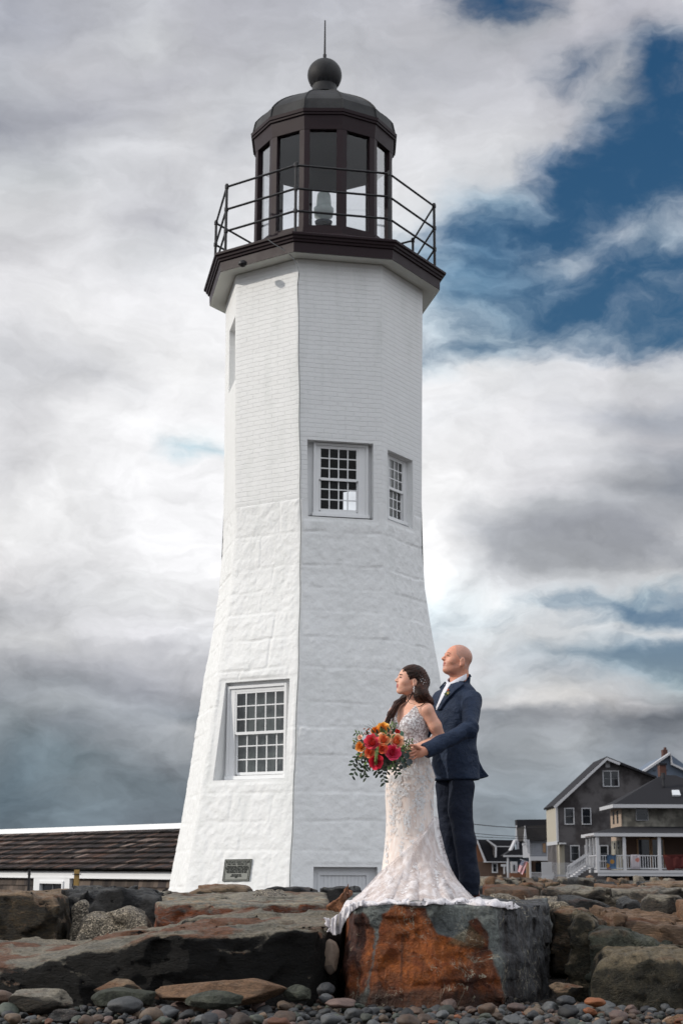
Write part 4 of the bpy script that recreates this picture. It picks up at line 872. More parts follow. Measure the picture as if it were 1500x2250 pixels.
# ================================================================== signed-distance meshing
def surface_nets(V, lo, h):
    nx, ny, nz = V.shape; S = V < 0
    act = np.zeros((nx-1, ny-1, nz-1), bool); c0 = S[:-1, :-1, :-1]
    offs = [(i, j, k) for i in (0, 1) for j in (0, 1) for k in (0, 1)]
    sl = lambda A, o: A[o[0]:nx-1+o[0], o[1]:ny-1+o[1], o[2]:nz-1+o[2]]
    for o in offs[1:]: act |= sl(S, o) != c0
    ai = np.argwhere(act); n = len(ai)
    if n == 0: return np.zeros((0, 3)), np.zeros((0, 4), int)
    ids = -np.ones(act.shape, np.int64); ids[tuple(ai.T)] = np.arange(n)
    acc = np.zeros((n, 3)); cnt = np.zeros(n)
    for a in offs:
        for ax in range(3):
            if a[ax]: continue
            b = list(a); b[ax] = 1
            va = V[ai[:, 0]+a[0], ai[:, 1]+a[1], ai[:, 2]+a[2]]; vb = V[ai[:, 0]+b[0], ai[:, 1]+b[1], ai[:, 2]+b[2]]
            m = (va < 0) != (vb < 0); t = np.where(m, va/np.where(m, va-vb, 1), 0)
            p = np.tile(np.array(a, float), (n, 1)); p[:, ax] += t; acc[m] += p[m]; cnt[m] += 1
    P = (ai+acc/cnt[:, None])*h+lo
    F = []
    for ax in range(3):
        u, v = (ax+1) % 3, (ax+2) % 3
        sA = [slice(None)]*3; sB = [slice(None)]*3; sA[ax] = slice(0, -1); sB[ax] = slice(1, None)
        ch = S[tuple(sA)] != S[tuple(sB)]; e = np.argwhere(ch); e = e[(e[:, u] > 0) & (e[:, v] > 0) & (e[:, u] < V.shape[u]-1) & (e[:, v] < V.shape[v]-1)]
        q = []
        for du, dv in ((-1, -1), (0, -1), (0, 0), (-1, 0)):
            c = e.copy(); c[:, u] += du; c[:, v] += dv; q.append(ids[tuple(c.T)])
        q = np.stack(q, 1); neg = S[tuple(sA)][tuple(e.T)]; q[~neg] = q[~neg][:, ::-1]; F.append(q)
    return P, np.concatenate(F)
def sdf_mesh(f, lo, hi, h, pad=0.0):
    "sample f (vectorised, points N x 3) only near its surface and mesh it"
    lo = np.array(lo, float); hi = np.array(hi, float); B = 6
    nb = np.ceil((hi-lo)/(h*B)).astype(int); N = nb*B+1
    c = np.stack(np.meshgrid(*[np.arange(k) for k in nb], indexing='ij'), -1).reshape(-1, 3)
    ctr = lo+(c+0.5)*B*h; d = f(ctr); near = np.abs(d) < B*h*0.87*1.25+pad
    V = np.empty(N, np.float32)
    big = np.where(d < 0, -1.0, 1.0).reshape(nb)
    V[:-1, :-1, :-1] = np.repeat(np.repeat(np.repeat(big, B, 0), B, 1), B, 2); V[-1] = 1; V[:, -1] = 1; V[:, :, -1] = 1
    g1 = np.stack(np.meshgrid(*[np.arange(B+1)]*3, indexing='ij'), -1).reshape(-1, 3)
    cn = c[near]
    for s in range(0, len(cn), 600):
        ix = (cn[s:s+600, None]*B+g1[None]).reshape(-1, 3); V[tuple(ix.T)] = f(lo+ix*h)
    V[0] = np.maximum(V[0], 0.01); V[:, 0] = np.maximum(V[:, 0], 0.01); V[:, :, 0] = np.maximum(V[:, :, 0], 0.01); V[-1] = 1; V[:, -1] = 1; V[:, :, -1] = 1
    return surface_nets(V, lo, h)
def smin(a, b, k): q = np.clip(0.5+0.5*(b-a)/k, 0, 1); return b*(1-q)+a*q-k*q*(1-q)
def smax(a, b, k): return -smin(-a, -b, k)
def cap(P, a, b, ra, rb=None):
    rb = ra if rb is None else rb; a = np.asarray(a, float); b = np.asarray(b, float); ab = b-a
    t = np.clip((P-a)@ab/(ab@ab+1e-12), 0, 1); return np.linalg.norm(P-a-t[:, None]*ab, axis=1)-(ra+(rb-ra)*t)
def ell(P, c, r, M=None):
    q = P-np.asarray(c, float)
    if M is not None: q = q@M
    r = np.asarray(r, float); k0 = np.linalg.norm(q/r, axis=1); k1 = np.linalg.norm(q/(r*r), axis=1)
    return k0*(k0-1)/np.maximum(k1, 1e-9)
def sdpoly(x, y, pts):
    d = np.full(x.shape, 1e9); s = np.ones(x.shape); n = len(pts)
    for i in range(n):
        ax, ay = pts[i]; bx, by = pts[i-1]; ex, ey = bx-ax, by-ay; wx, wy = x-ax, y-ay
        t = np.clip((wx*ex+wy*ey)/(ex*ex+ey*ey+1e-12), 0, 1); qx, qy = wx-ex*t, wy-ey*t; d = np.minimum(d, qx*qx+qy*qy)
        c1 = y >= ay; c2 = y < by; c3 = ex*wy > ey*wx
        s = np.where((c1 & c2 & c3) | (~c1 & ~c2 & ~c3), -s, s)
    return s*np.sqrt(d)
_fr = np.random.RandomState(9); _FV = _fr.normal(size=(32, 32, 32, 3)); _FV /= np.linalg.norm(_FV, axis=-1, keepdims=True); _FJ = _fr.rand(32, 32, 32, 3)*0.8+0.1
def facets(P):
    "chipped planes: each cell of space carries its own tilted plane"
    b = np.floor(P-0.5).astype(int); best = np.full(len(P), 1e9); out = np.zeros(len(P))
    for o in [(i, j, k) for i in (0, 1) for j in (0, 1) for k in (0, 1)]:
        c = b+np.array(o); m = c & 31; q = P-c-_FJ[m[:, 0], m[:, 1], m[:, 2]]; d = (q*q).sum(1); v = (q*_FV[m[:, 0], m[:, 1], m[:, 2]]).sum(1)
        w = d < best; best = np.where(w, d, best); out = np.where(w, v, out)
    return out
# ================================================================== rock materials
def rock_mat(name, cols, vein=0.25, rust=0.0, rustc=(128, 66, 28), scale=1.0, strata=(1, 1, 2.5), bump=0.7, speck=0.0, side=None, dark=0.55):
    m, g, b, o = new_mat(name); tc0 = g.n('ShaderNodeTexCoord').outputs['Object']
    oi = g.n('ShaderNodeObjectInfo'); off = g.math('MULTIPLY', oi.outputs['Random'], 40.0)
    tc = g.vm('ADD', g.vm('MULTIPLY', tc0, strata), g.xyz(off, off, 0.0))
    n1 = g.noise(tc, 1.6*scale, 7, 0.62, 0.6); n2 = g.noise(tc, 9*scale, 8, 0.7, 0.4); n3 = g.noise(tc, 38*scale, 6, 0.7)
    c = g.mix(g.rng(n1, 0.36, 0.60), lin(cols[0]), lin(cols[1]))
    if len(cols) > 2: c = g.mix(g.math('MULTIPLY', g.rng(n2, 0.48, 0.68), 0.8), c, lin(cols[2]))
    if rust > 0:
        rn = g.noise(g.vm('ADD', tc, (7.7, 3.1, 1.9)), 1.5*scale, 6, 0.6, 0.8)
        c = g.mix(g.math('MULTIPLY', g.rng(rn, 0.62-0.22*rust, 0.70-0.2*rust), 0.85), c, g.mix(g.rng(n2, 0.4, 0.62), lin(rustc), tuple(x*0.45 for x in lin(rustc))))
    if vein > 0:
        vn = g.math('ABSOLUTE', g.math('SUBTRACT', g.noise(g.vm('ADD', tc, (3, 9, 4)), 3.0*scale, 6, 0.6, 1.6), 0.5))
        vmask = g.math('MULTIPLY', g.rng(vn, 0.0, 0.016, 1, 0), g.rng(g.noise(tc, 2.2*scale, 3), 0.45, 0.62)); c = g.mix(g.math('MULTIPLY', vmask, vein), c, lin((176, 172, 160)))
    if speck > 0:
        sp = g.voro(tc0, 120.0, out='Color'); k = g.sep(sp)[0]; c = g.mix(g.math('MULTIPLY', g.math('GREATER_THAN', k, 0.72), speck), c, lin((40, 36, 34))); c = g.mix(g.math('MULTIPLY', g.math('LESS_THAN', k, 0.2), speck), c, lin((200, 186, 166)))
    if side is not None:      # upright faces: own stone hues, darkened so shade is put into the colour
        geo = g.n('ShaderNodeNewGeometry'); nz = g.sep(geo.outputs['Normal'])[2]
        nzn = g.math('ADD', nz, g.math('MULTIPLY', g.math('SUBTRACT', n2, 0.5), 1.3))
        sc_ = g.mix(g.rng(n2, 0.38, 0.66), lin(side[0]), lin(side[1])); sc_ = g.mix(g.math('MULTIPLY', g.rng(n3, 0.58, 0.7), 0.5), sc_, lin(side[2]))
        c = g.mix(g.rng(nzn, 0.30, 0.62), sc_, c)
    hv = g.math('ADD', g.math('MULTIPLY', g.math('SUBTRACT', n3, 0.5), 2.2), g.math('MULTIPLY_ADD', g.math('SUBTRACT', n2, 0.5), 2.0, 0.98)); hv = g.math('MAXIMUM', hv, 0.12); c = g.mix(1.0, c, g.xyz(hv, hv, hv), 'MULTIPLY')
    g.put(b.inputs['Base Color'], c)
    g.put(b.inputs['Roughness'], g.rng(n2, 0.3, 0.7, dark, 0.85)); b.inputs['Specular IOR Level'].default_value = 0.35
    n5 = g.noise(tc, 110*scale, 4, 0.7); crk = g.math('ABSOLUTE', g.math('SUBTRACT', g.noise(tc, 6.5*scale, 5, 0.65, 1.2), 0.5))
    hh = g.math('ADD', g.math('MULTIPLY', n2, 1.2), g.math('ADD', g.math('MULTIPLY', n3, 0.7), g.math('MULTIPLY', n5, 0.25)))
    hh = g.math('ADD', hh, g.math('MULTIPLY', g.rng(crk, 0.0, 0.03), 0.25)); set_bump(g, b, hh, min(1.0, bump*1.3), 0.06)
    return m
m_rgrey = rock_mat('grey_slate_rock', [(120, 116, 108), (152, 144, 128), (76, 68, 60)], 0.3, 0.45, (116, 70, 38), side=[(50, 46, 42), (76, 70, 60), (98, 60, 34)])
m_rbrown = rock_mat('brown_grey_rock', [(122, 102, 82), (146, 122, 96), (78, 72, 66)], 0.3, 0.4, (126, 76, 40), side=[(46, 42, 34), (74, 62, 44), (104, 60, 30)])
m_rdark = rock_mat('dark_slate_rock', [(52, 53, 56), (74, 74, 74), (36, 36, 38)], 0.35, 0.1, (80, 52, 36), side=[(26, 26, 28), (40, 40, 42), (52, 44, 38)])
m_rtan = rock_mat('tan_rock', [(150, 116, 88), (128, 98, 74), (92, 78, 64)], 0.2, 0.2, (140, 90, 54))
m_rpink = rock_mat('orange_pink_rock', [(180, 124, 88), (156, 100, 68), (92, 66, 50)], 0.2, 0.0, scale=1.4)
m_rgran = rock_mat('speckled_granite', [(140, 128, 108), (112, 106, 96), (88, 84, 76)], 0.0, 0.0, speck=0.75, strata=(1, 1, 1))
m_rgreen = rock_mat('greenish_grey_rock', [(60, 66, 56), (84, 86, 74), (44, 46, 40)], 0.1, 0.1, (90, 64, 40), strata=(1, 1, 1.3))
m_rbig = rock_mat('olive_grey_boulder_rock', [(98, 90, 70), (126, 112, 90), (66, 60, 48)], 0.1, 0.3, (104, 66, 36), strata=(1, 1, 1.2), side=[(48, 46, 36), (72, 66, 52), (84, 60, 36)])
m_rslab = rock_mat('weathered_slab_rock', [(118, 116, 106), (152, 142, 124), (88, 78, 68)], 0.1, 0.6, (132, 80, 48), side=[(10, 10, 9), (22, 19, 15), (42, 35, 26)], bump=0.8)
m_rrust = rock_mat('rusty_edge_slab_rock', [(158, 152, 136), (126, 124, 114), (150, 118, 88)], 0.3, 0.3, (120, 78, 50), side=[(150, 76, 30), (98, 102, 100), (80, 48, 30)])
m_rlay = rock_mat('layered_brown_rock', [(156, 124, 96), (122, 98, 78), (78, 66, 56)], 0.1, 0.3, (124, 76, 46), strata=(0.6, 0.8, 5.0), bump=1.0)
# the big boulder: rust coloured cleaved face with grey skin
m_rmain, g, b, o = new_mat('rust_and_slate_boulder_rock'); tc0 = g.n('ShaderNodeTexCoord').outputs['Object']
mx_, my_, mz_ = g.sep(tc0)
n1 = g.noise(tc0, 2.2, 7, 0.6, 0.7); n2 = g.noise(tc0, 9, 8, 0.68, 0.4); n3 = g.noise(tc0, 40, 6, 0.7); nst = g.noise(g.vm('MULTIPLY', tc0, (2.0, 2.0, 0.35)), 6, 6, 0.65, 0.5)
MAINMAT = (g, b, n1, n2, n3, nst, tc0, mx_, mz_)
def rock(name, label, plan, top, m, zb=-0.15, tilt=0.0, batter=0.06, amp=0.03, k=0.028, h=0.026, group=None, cat='rock', strata=0.007, seed=0, ns=1.0, shift=None, Yt=None, parent=None):
    "plan: [(pixel x, Y)], top: skyline [(pixel x, pixel y)] read at the nearest Y"
    Y0 = min(p[1] for p in plan); Yt = Yt or Y0
    pl = [(at(px, 2000, Y).x, Y) for px, Y in plan]
    tp = [at(px, py, Yt) for px, py in top]; tx = [p.x for p in tp]; tz = [p.z for p in tp]
    lo = [min(p[0] for p in pl)-0.25, Y0-0.25, zb-0.05]; hi = [max(p[0] for p in pl)+0.25, max(p[1] for p in pl)+0.25, max(tz)+max(0, tilt)*(max(p[1] for p in pl)-Y0)+0.25]
    so = seed*7.31
    def f(Pn):
        x, y, z = Pn[:, 0], Pn[:, 1], Pn[:, 2]; zt = np.interp(x, tx, tz)+tilt*(y-Yt)
        q = Pn*np.array([1.0, 1.0, 1.0])+so
        wx = x+0.05*vnoise(q*1.7); wy = y+0.05*vnoise(q*1.7+9)
        d = sdpoly(wx, wy, pl)+batter*(z-zb)
        fl = np.abs(vnoise(q*2.1+4))*0.06+np.abs(vnoise(q*4.7+2))*0.025
        d = smax(d+fl*min(1.0, amp/0.03), (z-zt)*0.92, k); d = np.maximum(d, zb-z)
        qw = q+0.08*vnoise(q*3)[:, None]
        d = d+amp*0.5*fbm(q*(2.4*ns), 3, 0.5)+amp*1.1*facets(qw*np.array([2.6, 2.6, 4.2]))+amp*0.6*facets(qw*np.array([6.5, 6.5, 10])+5)+amp*0.22*fbm(q*22, 2, 0.6)
        if strata: d = d+strata*vnoise(np.stack([q[:, 0]*0.9, q[:, 1]*0.9, q[:, 2]*16+vnoise(q*1.2)*1.5], -1))
        return d
    Pv, Fv = sdf_mesh(f, lo, hi, h, 0.07)
    c = Vector((float(np.mean([p[0] for p in pl])), float(np.mean([p[1] for p in pl])), max(zb, 0)))
    ob = link_mesh(name, Pv-np.array(c), Fv, m, smooth=True); ob.location = c
    tag(ob, label, cat, group); return ob
rk = [
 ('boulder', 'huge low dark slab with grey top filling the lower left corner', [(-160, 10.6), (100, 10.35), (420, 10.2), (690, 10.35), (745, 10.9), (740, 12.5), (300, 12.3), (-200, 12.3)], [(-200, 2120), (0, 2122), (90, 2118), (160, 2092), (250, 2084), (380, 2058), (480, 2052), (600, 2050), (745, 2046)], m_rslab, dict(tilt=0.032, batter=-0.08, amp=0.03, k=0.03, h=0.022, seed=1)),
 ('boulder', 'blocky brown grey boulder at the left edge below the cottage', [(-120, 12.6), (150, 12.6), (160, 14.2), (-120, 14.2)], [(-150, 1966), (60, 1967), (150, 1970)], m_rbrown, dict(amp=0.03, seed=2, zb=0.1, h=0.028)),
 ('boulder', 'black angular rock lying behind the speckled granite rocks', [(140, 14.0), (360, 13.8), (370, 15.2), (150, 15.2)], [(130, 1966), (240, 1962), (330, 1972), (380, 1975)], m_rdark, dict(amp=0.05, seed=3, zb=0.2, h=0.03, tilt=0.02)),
 ('boulder', 'small peaked grey rock next to the blocky brown boulder', [(155, 13.0), (205, 13.0), (205, 13.5), (155, 13.5)], [(150, 2000), (172, 1982), (210, 2002)], m_rgran, dict(amp=0.02, seed=4, zb=0.2, h=0.022)),
 ('boulder', 'pale speckled granite rock with a rounded ridge left of centre', [(165, 12.65), (330, 12.6), (345, 13.4), (165, 13.4)], [(155, 2022), (190, 2006), (215, 2012), (265, 1998), (300, 2008), (345, 2010)], m_rgran, dict(amp=0.03, seed=5, zb=0.1, k=0.09, h=0.022)),
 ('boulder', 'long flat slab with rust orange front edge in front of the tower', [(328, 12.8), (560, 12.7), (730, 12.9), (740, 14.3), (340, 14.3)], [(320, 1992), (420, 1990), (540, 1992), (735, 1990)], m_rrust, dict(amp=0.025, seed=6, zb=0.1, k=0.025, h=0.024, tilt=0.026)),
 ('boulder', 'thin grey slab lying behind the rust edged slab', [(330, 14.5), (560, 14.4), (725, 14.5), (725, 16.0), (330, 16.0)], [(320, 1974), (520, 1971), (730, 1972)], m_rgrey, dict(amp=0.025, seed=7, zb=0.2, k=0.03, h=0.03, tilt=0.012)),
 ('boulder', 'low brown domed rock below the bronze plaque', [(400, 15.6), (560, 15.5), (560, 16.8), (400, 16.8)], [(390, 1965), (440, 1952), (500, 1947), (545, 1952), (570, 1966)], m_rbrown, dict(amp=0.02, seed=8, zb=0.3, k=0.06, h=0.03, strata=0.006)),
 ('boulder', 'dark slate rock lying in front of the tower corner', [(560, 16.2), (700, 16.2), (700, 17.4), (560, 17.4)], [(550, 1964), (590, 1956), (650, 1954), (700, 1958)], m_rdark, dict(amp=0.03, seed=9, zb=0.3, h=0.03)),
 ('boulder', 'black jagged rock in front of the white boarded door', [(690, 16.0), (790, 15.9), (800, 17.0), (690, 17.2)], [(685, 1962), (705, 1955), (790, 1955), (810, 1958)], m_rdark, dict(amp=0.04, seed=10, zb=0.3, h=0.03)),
 ('boulder', 'orange pink rock leaning beside the bridal train', [(700, 12.1), (790, 12.0), (815, 12.5), (800, 13.0), (700, 13.0)], [(695, 2014), (735, 1986), (765, 1958), (790, 1957), (820, 1975)], m_rpink, dict(amp=0.04, seed=11, zb=0.1, k=0.015, h=0.017, tilt=0.0, batter=0.2)),
 ('boulder', 'flat grey slab at left below the tower base', [(180, 15.0), (335, 14.9), (410, 15.6), (390, 16.5), (180, 16.5)], [(170, 1966), (300, 1960), (400, 1966)], m_rgrey, dict(amp=0.03, seed=12, zb=0.3, h=0.03)),
 ('boulder', 'tall olive brown boulder right of the big rust coloured boulder', [(1235, 11.3), (1330, 11.2), (1350, 12.3), (1225, 12.3)], [(1220, 2030), (1245, 2003), (1290, 2000), (1340, 2022)], m_rbig, dict(amp=0.035, seed=13, zb=-0.1, k=0.1, h=0.022, batter=0.1)),
 ('boulder', 'large rounded olive grey boulder at the lower right edge', [(1292, 10.25), (1400, 10.15), (1600, 10.2), (1640, 11.2), (1285, 11.2)], [(1275, 2130), (1310, 2105), (1380, 2098), (1500, 2098), (1650, 2100)], m_rbig, dict(amp=0.03, seed=14, k=0.12, h=0.022, batter=0.05)),
 ('boulder', 'dark green grey boulder wedged behind the large right boulder', [(1275, 11.0), (1330, 10.95), (1470, 11.0), (1500, 11.9), (1270, 11.9)], [(1260, 2080), (1300, 2052), (1350, 2046), (1420, 2062), (1500, 2090)], m_rgreen, dict(amp=0.035, seed=15, k=0.09, h=0.022, zb=0.0, tilt=0.03)),
 ('boulder', 'layered reddish brown slab at the right edge above the olive boulder', [(1345, 11.9), (1480, 11.7), (1640, 11.6), (1640, 13.4), (1290, 13.4)], [(1290, 2020), (1340, 2022), (1400, 2030), (1460, 2042), (1500, 2042), (1640, 2040)], m_rlay, dict(amp=0.035, seed=16, k=0.05, h=0.024, zb=0.0, tilt=0.05, strata=0.018)),
 ('boulder', 'flat brown rock just behind the big rust coloured boulder', [(1205, 12.5), (1300, 12.5), (1300, 13.6), (1180, 13.6)], [(1190, 2004), (1260, 1998), (1320, 2003)], m_rbrown, dict(amp=0.03, seed=17, zb=0.1, h=0.024)),
 ('boulder', 'low mottled grey rock beside the heel of the groom', [(1066, 13.2), (1150, 13.2), (1160, 14.0), (1066, 14.0)], [(1060, 1972), (1110, 1966), (1170, 1984)], m_rgran, dict(amp=0.03, seed=18, zb=0.2, h=0.024)),
 ('boulder', 'pale speckled flat stone right of the train end', [(1185, 13.0), (1262, 12.9), (1262, 13.5), (1185, 13.5)], [(1180, 1990), (1205, 1981), (1240, 1982), (1266, 1992)], m_rgran, dict(amp=0.02, seed=19, zb=0.2, k=0.07, h=0.022)),
 ('boulder', 'black wedge shaped rock right of the pale speckled stone', [(1225, 13.9), (1345, 13.8), (1350, 14.6), (1225, 14.6)], [(1215, 1976), (1290, 1974), (1330, 1984), (1360, 2000)], m_rdark, dict(amp=0.04, seed=20, zb=0.2, h=0.024)),
 ('boulder', 'dark triangular shard standing among the right hand rocks', [(1350, 13.6), (1428, 13.5), (1430, 14.2), (1350, 14.2)], [(1340, 1998), (1375, 1984), (1402, 1976), (1432, 1996)], m_rdark, dict(amp=0.03, seed=21, zb=0.2, h=0.024)),
 ('boulder', 'wide light grey slab at the right edge below the porch', [(1255, 15.0), (1400, 14.9), (1620, 14.8), (1620, 16.2), (1255, 16.2)], [(1245, 1968), (1290, 1963), (1400, 1960), (1500, 1958), (1640, 1958)], m_rgrey, dict(amp=0.045, seed=22, zb=0.2, h=0.03)),
 ('boulder', 'brown orange flat rock directly right of the groom', [(1050, 15.6), (1180, 15.5), (1190, 16.8), (1050, 16.8)], [(1040, 1950), (1120, 1951), (1200, 1955)], rock_mat('rusty_brown_rock', [(120, 84, 58), (96, 78, 62), (70, 62, 54)], 0.2, 0.5, (136, 74, 36)), dict(amp=0.03, seed=23, zb=0.2, h=0.03)),
 ('boulder', 'dark grey flat rock below the white picket fence', [(1185, 16.5), (1340, 16.4), (1340, 17.6), (1185, 17.6)], [(1175, 1954), (1260, 1950), (1350, 1956)], m_rgrey, dict(amp=0.03, seed=24, zb=0.3, h=0.035)),
 ('boulder', 'tan flat slab below the left end of the porch', [(1300, 17.8), (1400, 17.7), (1410, 18.8), (1300, 18.8)], [(1295, 1948), (1350, 1946), (1415, 1948)], m_rtan, dict(amp=0.025, seed=25, zb=0.3, h=0.035)),
 ('boulder', 'reddish brown slab at the right edge just under the porch', [(1405, 17.6), (1560, 17.5), (1560, 19), (1405, 19)], [(1395, 1946), (1480, 1944), (1570, 1944)], m_rbrown, dict(amp=0.03, seed=26, zb=0.3, h=0.035)),
]
for nm, lab, plan, top, m, kw in rk: rock(nm, lab, plan, top, m, group='rocks of the seawall', **kw)
# filler rocks of the seawall, mostly seen as thin tops
fr = random.Random(77)
fills = [(-60, 17.5), (120, 17.8), (300, 18), (470, 18.6), (850, 13.6), (960, 14.2), (880, 16), (1020, 18), (1110, 18.4), (1235, 19.2), (1075, 20.5), (1170, 21.5), (1290, 21), (1380, 20.8), (1480, 21.2), (1120, 24), (1220, 25), (1330, 25.5), (1430, 24.5), (1190, 14.6), (1460, 13.4), (1120, 14.6), (60, 15.3), (1530, 12.6), (600, 15.2), (1290, 30), (1160, 29), (1420, 31), (1090, 33), (1065, 38), (1130, 42), (1200, 40), (1265, 44), (1345, 41), (1405, 46), (1475, 43), (1100, 55), (1180, 58), (1300, 60), (1440, 57), (1240, 52), (1370, 54), (1030, 47)]
MN = {'m': [(m_rgrey, 'grey'), (m_rbrown, 'brown'), (m_rdark, 'dark'), (m_rtan, 'tan'), (m_rgran, 'speckled')]}
for k, (px, Y) in enumerate(fills):
    m, cn = MN['m'][k % 5]; w = fr.uniform(45, 75)*13/Y; d = fr.uniform(0.5, 0.8)*Y/16; zt = min(0.64+0.006*(Y-14), 0.74)-(0.07 if px < 330 else 0)
    # height read on the skyline
    o1 = at(px, 1950, Y); py = proj((o1.x, Y, zt+fr.uniform(-0.05, 0.05)))[1]
    plan = [(px-w, Y-d*fr.uniform(.6, 1)), (px+w*fr.uniform(-.2, .2), Y-d), (px+w, Y-d*fr.uniform(.5, 1)), (px+w*.9, Y+d), (px-w*.9, Y+d)]
    lab = f'low {cn} seawall rock seen edge on ' + ('in front of the houses' if px > 1040 and Y > 17 else 'behind the nearer rocks at right' if px > 1040 else 'at the foot of the cottage wall' if px < 320 else 'behind the couple' if px > 800 else 'at the foot of the tower')
    LM = [(320, 'at the foot of the cottage'), (800, 'at the foot of the tower'), (1010, 'hidden low behind the couple'), (1080, 'just right of the groom'), (1115, 'below the low dormer house'), (1145, 'below the flag'), (1185, 'below the white cottage'), (1225, 'below the picket fence'), (1275, 'below the porch steps'), (1320, 'below the porch corner'), (1365, 'below the blue towel'), (1415, 'below the white towel'), (2000, 'below the red blanket')]
    lab = f"low {cn} rock {[t_ for e_, t_ in LM if px < e_][0]} in the {'nearest' if Y < 15 else 'second' if Y < 18.3 else 'third' if Y < 22 else 'fourth' if Y < 27 else 'fifth' if Y < 35 else 'sixth' if Y < 50 else 'farthest'} row of the seawall"
    rock('seawall_rock', lab, plan, [(px-w-10, py+fr.uniform(2, 7)), (px-w*.3, py), (px+w*.4, py+fr.uniform(0, 3)), (px+w+10, py+fr.uniform(3, 8))], m, amp=0.04, seed=40+k, zb=0.15, h=0.042*max(1, Y/24), group='low seawall rocks', Yt=Y-d)
# main boulder under the couple
g, b, n1, n2, n3, nst, tc0, mx_, mz_ = MAINMAT
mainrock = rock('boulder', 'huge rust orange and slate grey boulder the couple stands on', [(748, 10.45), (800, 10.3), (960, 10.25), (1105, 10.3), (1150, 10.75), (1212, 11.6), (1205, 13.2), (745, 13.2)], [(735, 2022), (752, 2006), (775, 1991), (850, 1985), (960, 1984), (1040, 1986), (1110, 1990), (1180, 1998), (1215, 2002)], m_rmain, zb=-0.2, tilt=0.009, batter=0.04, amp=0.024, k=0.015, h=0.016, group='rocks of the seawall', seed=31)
def MX(px): return at(px, 2080, 10.35).x-mainrock.location.x
def MZ(py): return at(900, py, 10.35).z-mainrock.location.z
def inpoly(pts, soft, wob):
    "soft mask of a convex outline (pixels read on the front of the boulder) built from half planes"
    q = [(MX(x), MZ(y)) for x, y in pts]; out = None
    wx = g.math('MULTIPLY_ADD', g.math('SUBTRACT', n2, 0.5), wob, mx_); wz = g.math('MULTIPLY_ADD', g.math('SUBTRACT', n1, 0.5), wob, mz_)
    area = sum(q[i][0]*q[(i+1) % len(q)][1]-q[(i+1) % len(q)][0]*q[i][1] for i in range(len(q)))
    for i in range(len(q)):
        (x0, z0), (x1, z1) = q[i], q[(i+1) % len(q)]; L = math.hypot(x1-x0, z1-z0); nx_, nz_ = (z1-z0)/L, -(x1-x0)/L
        if area < 0: nx_, nz_ = -nx_, -nz_
        d = g.math('ADD', g.math('MULTIPLY', g.math('SUBTRACT', wx, x0), nx_), g.math('MULTIPLY', g.math('SUBTRACT', wz, z0), nz_))
        v = g.rng(d, -soft, soft, 1, 0); out = v if out is None else g.math('MULTIPLY', out, v)
    return out
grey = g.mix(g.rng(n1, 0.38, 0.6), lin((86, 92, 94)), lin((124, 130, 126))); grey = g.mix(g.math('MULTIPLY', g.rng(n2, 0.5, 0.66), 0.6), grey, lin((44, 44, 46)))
rust = g.mix(g.rng(n2, 0.36, 0.64), lin((184, 100, 30)), lin((116, 56, 18))); rust = g.mix(g.rng(n1, 0.42, 0.60), rust, lin((74, 34, 16))); rust = g.mix(g.math('MULTIPLY', g.rng(nst, 0.5, 0.62), 0.6), rust, lin((46, 24, 16)))
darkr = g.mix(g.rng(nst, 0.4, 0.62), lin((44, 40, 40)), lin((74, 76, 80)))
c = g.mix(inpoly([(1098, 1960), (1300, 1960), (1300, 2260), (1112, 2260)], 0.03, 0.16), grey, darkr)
mk = inpoly([(748, 2008), (800, 2002), (824, 2045), (822, 2090), (808, 2165), (735, 2260), (735, 2030)], 0.008, 0.09)
mk2 = inpoly([(838, 2018), (866, 1988), (935, 1994), (962, 2060), (978, 2260), (790, 2260), (826, 2080)], 0.008, 0.08)
mk4 = inpoly([(952, 2052), (1078, 2086), (1108, 2190), (1104, 2260), (952, 2260)], 0.008, 0.07)
mk3 = inpoly([(1030, 2020), (1050, 2012), (1072, 2050), (1074, 2090), (1020, 2080)], 0.008, 0.06)
for k_ in (mk, mk2, mk4, mk3): c = g.mix(k_, c, rust)
ol = inpoly([(980, 2076), (1032, 2030), (1066, 2062), (1060, 2084)], 0.012, 0.03); c = g.mix(g.math('MULTIPLY', ol, 0.7), c, lin((78, 68, 42)))
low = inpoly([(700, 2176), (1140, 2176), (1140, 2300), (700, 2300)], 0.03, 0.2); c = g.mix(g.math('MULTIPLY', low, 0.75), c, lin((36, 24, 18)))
vn = g.math('ABSOLUTE', g.math('SUBTRACT', g.noise(g.vm('ADD', tc0, (5, 9, 4)), 2.6, 5, 0.6, 1.2), 0.5))
vk = g.math('MULTIPLY', g.rng(vn, 0.0, 0.009, 1, 0), g.rng(g.noise(tc0, 3.1, 3), 0.46, 0.58)); c = g.mix(vk, c, lin((168, 160, 140)))
fl = g.math('MULTIPLY', g.rng(g.noise(tc0, 24, 3, 0.6), 0.69, 0.73), g.rng(n1, 0.45, 0.55)); c = g.mix(fl, c, lin((150, 146, 132)))
hv = g.math('ADD', g.math('MULTIPLY', g.math('SUBTRACT', n3, 0.5), 1.6), g.math('MULTIPLY_ADD', g.math('SUBTRACT', n2, 0.5), 1.4, 0.82)); hv = g.math('MAXIMUM', hv, 0.15); c = g.mix(1.0, c, g.xyz(hv, hv, hv), 'MULTIPLY')
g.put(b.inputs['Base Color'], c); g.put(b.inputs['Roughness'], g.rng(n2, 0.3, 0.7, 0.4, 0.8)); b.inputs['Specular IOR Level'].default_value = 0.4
set_bump(g, b, g.math('ADD', g.math('MULTIPLY', n2, 1.0), g.math('ADD', g.math('MULTIPLY', n3, 0.6), g.math('MULTIPLY', nst, 0.8))), 0.85, 0.05)
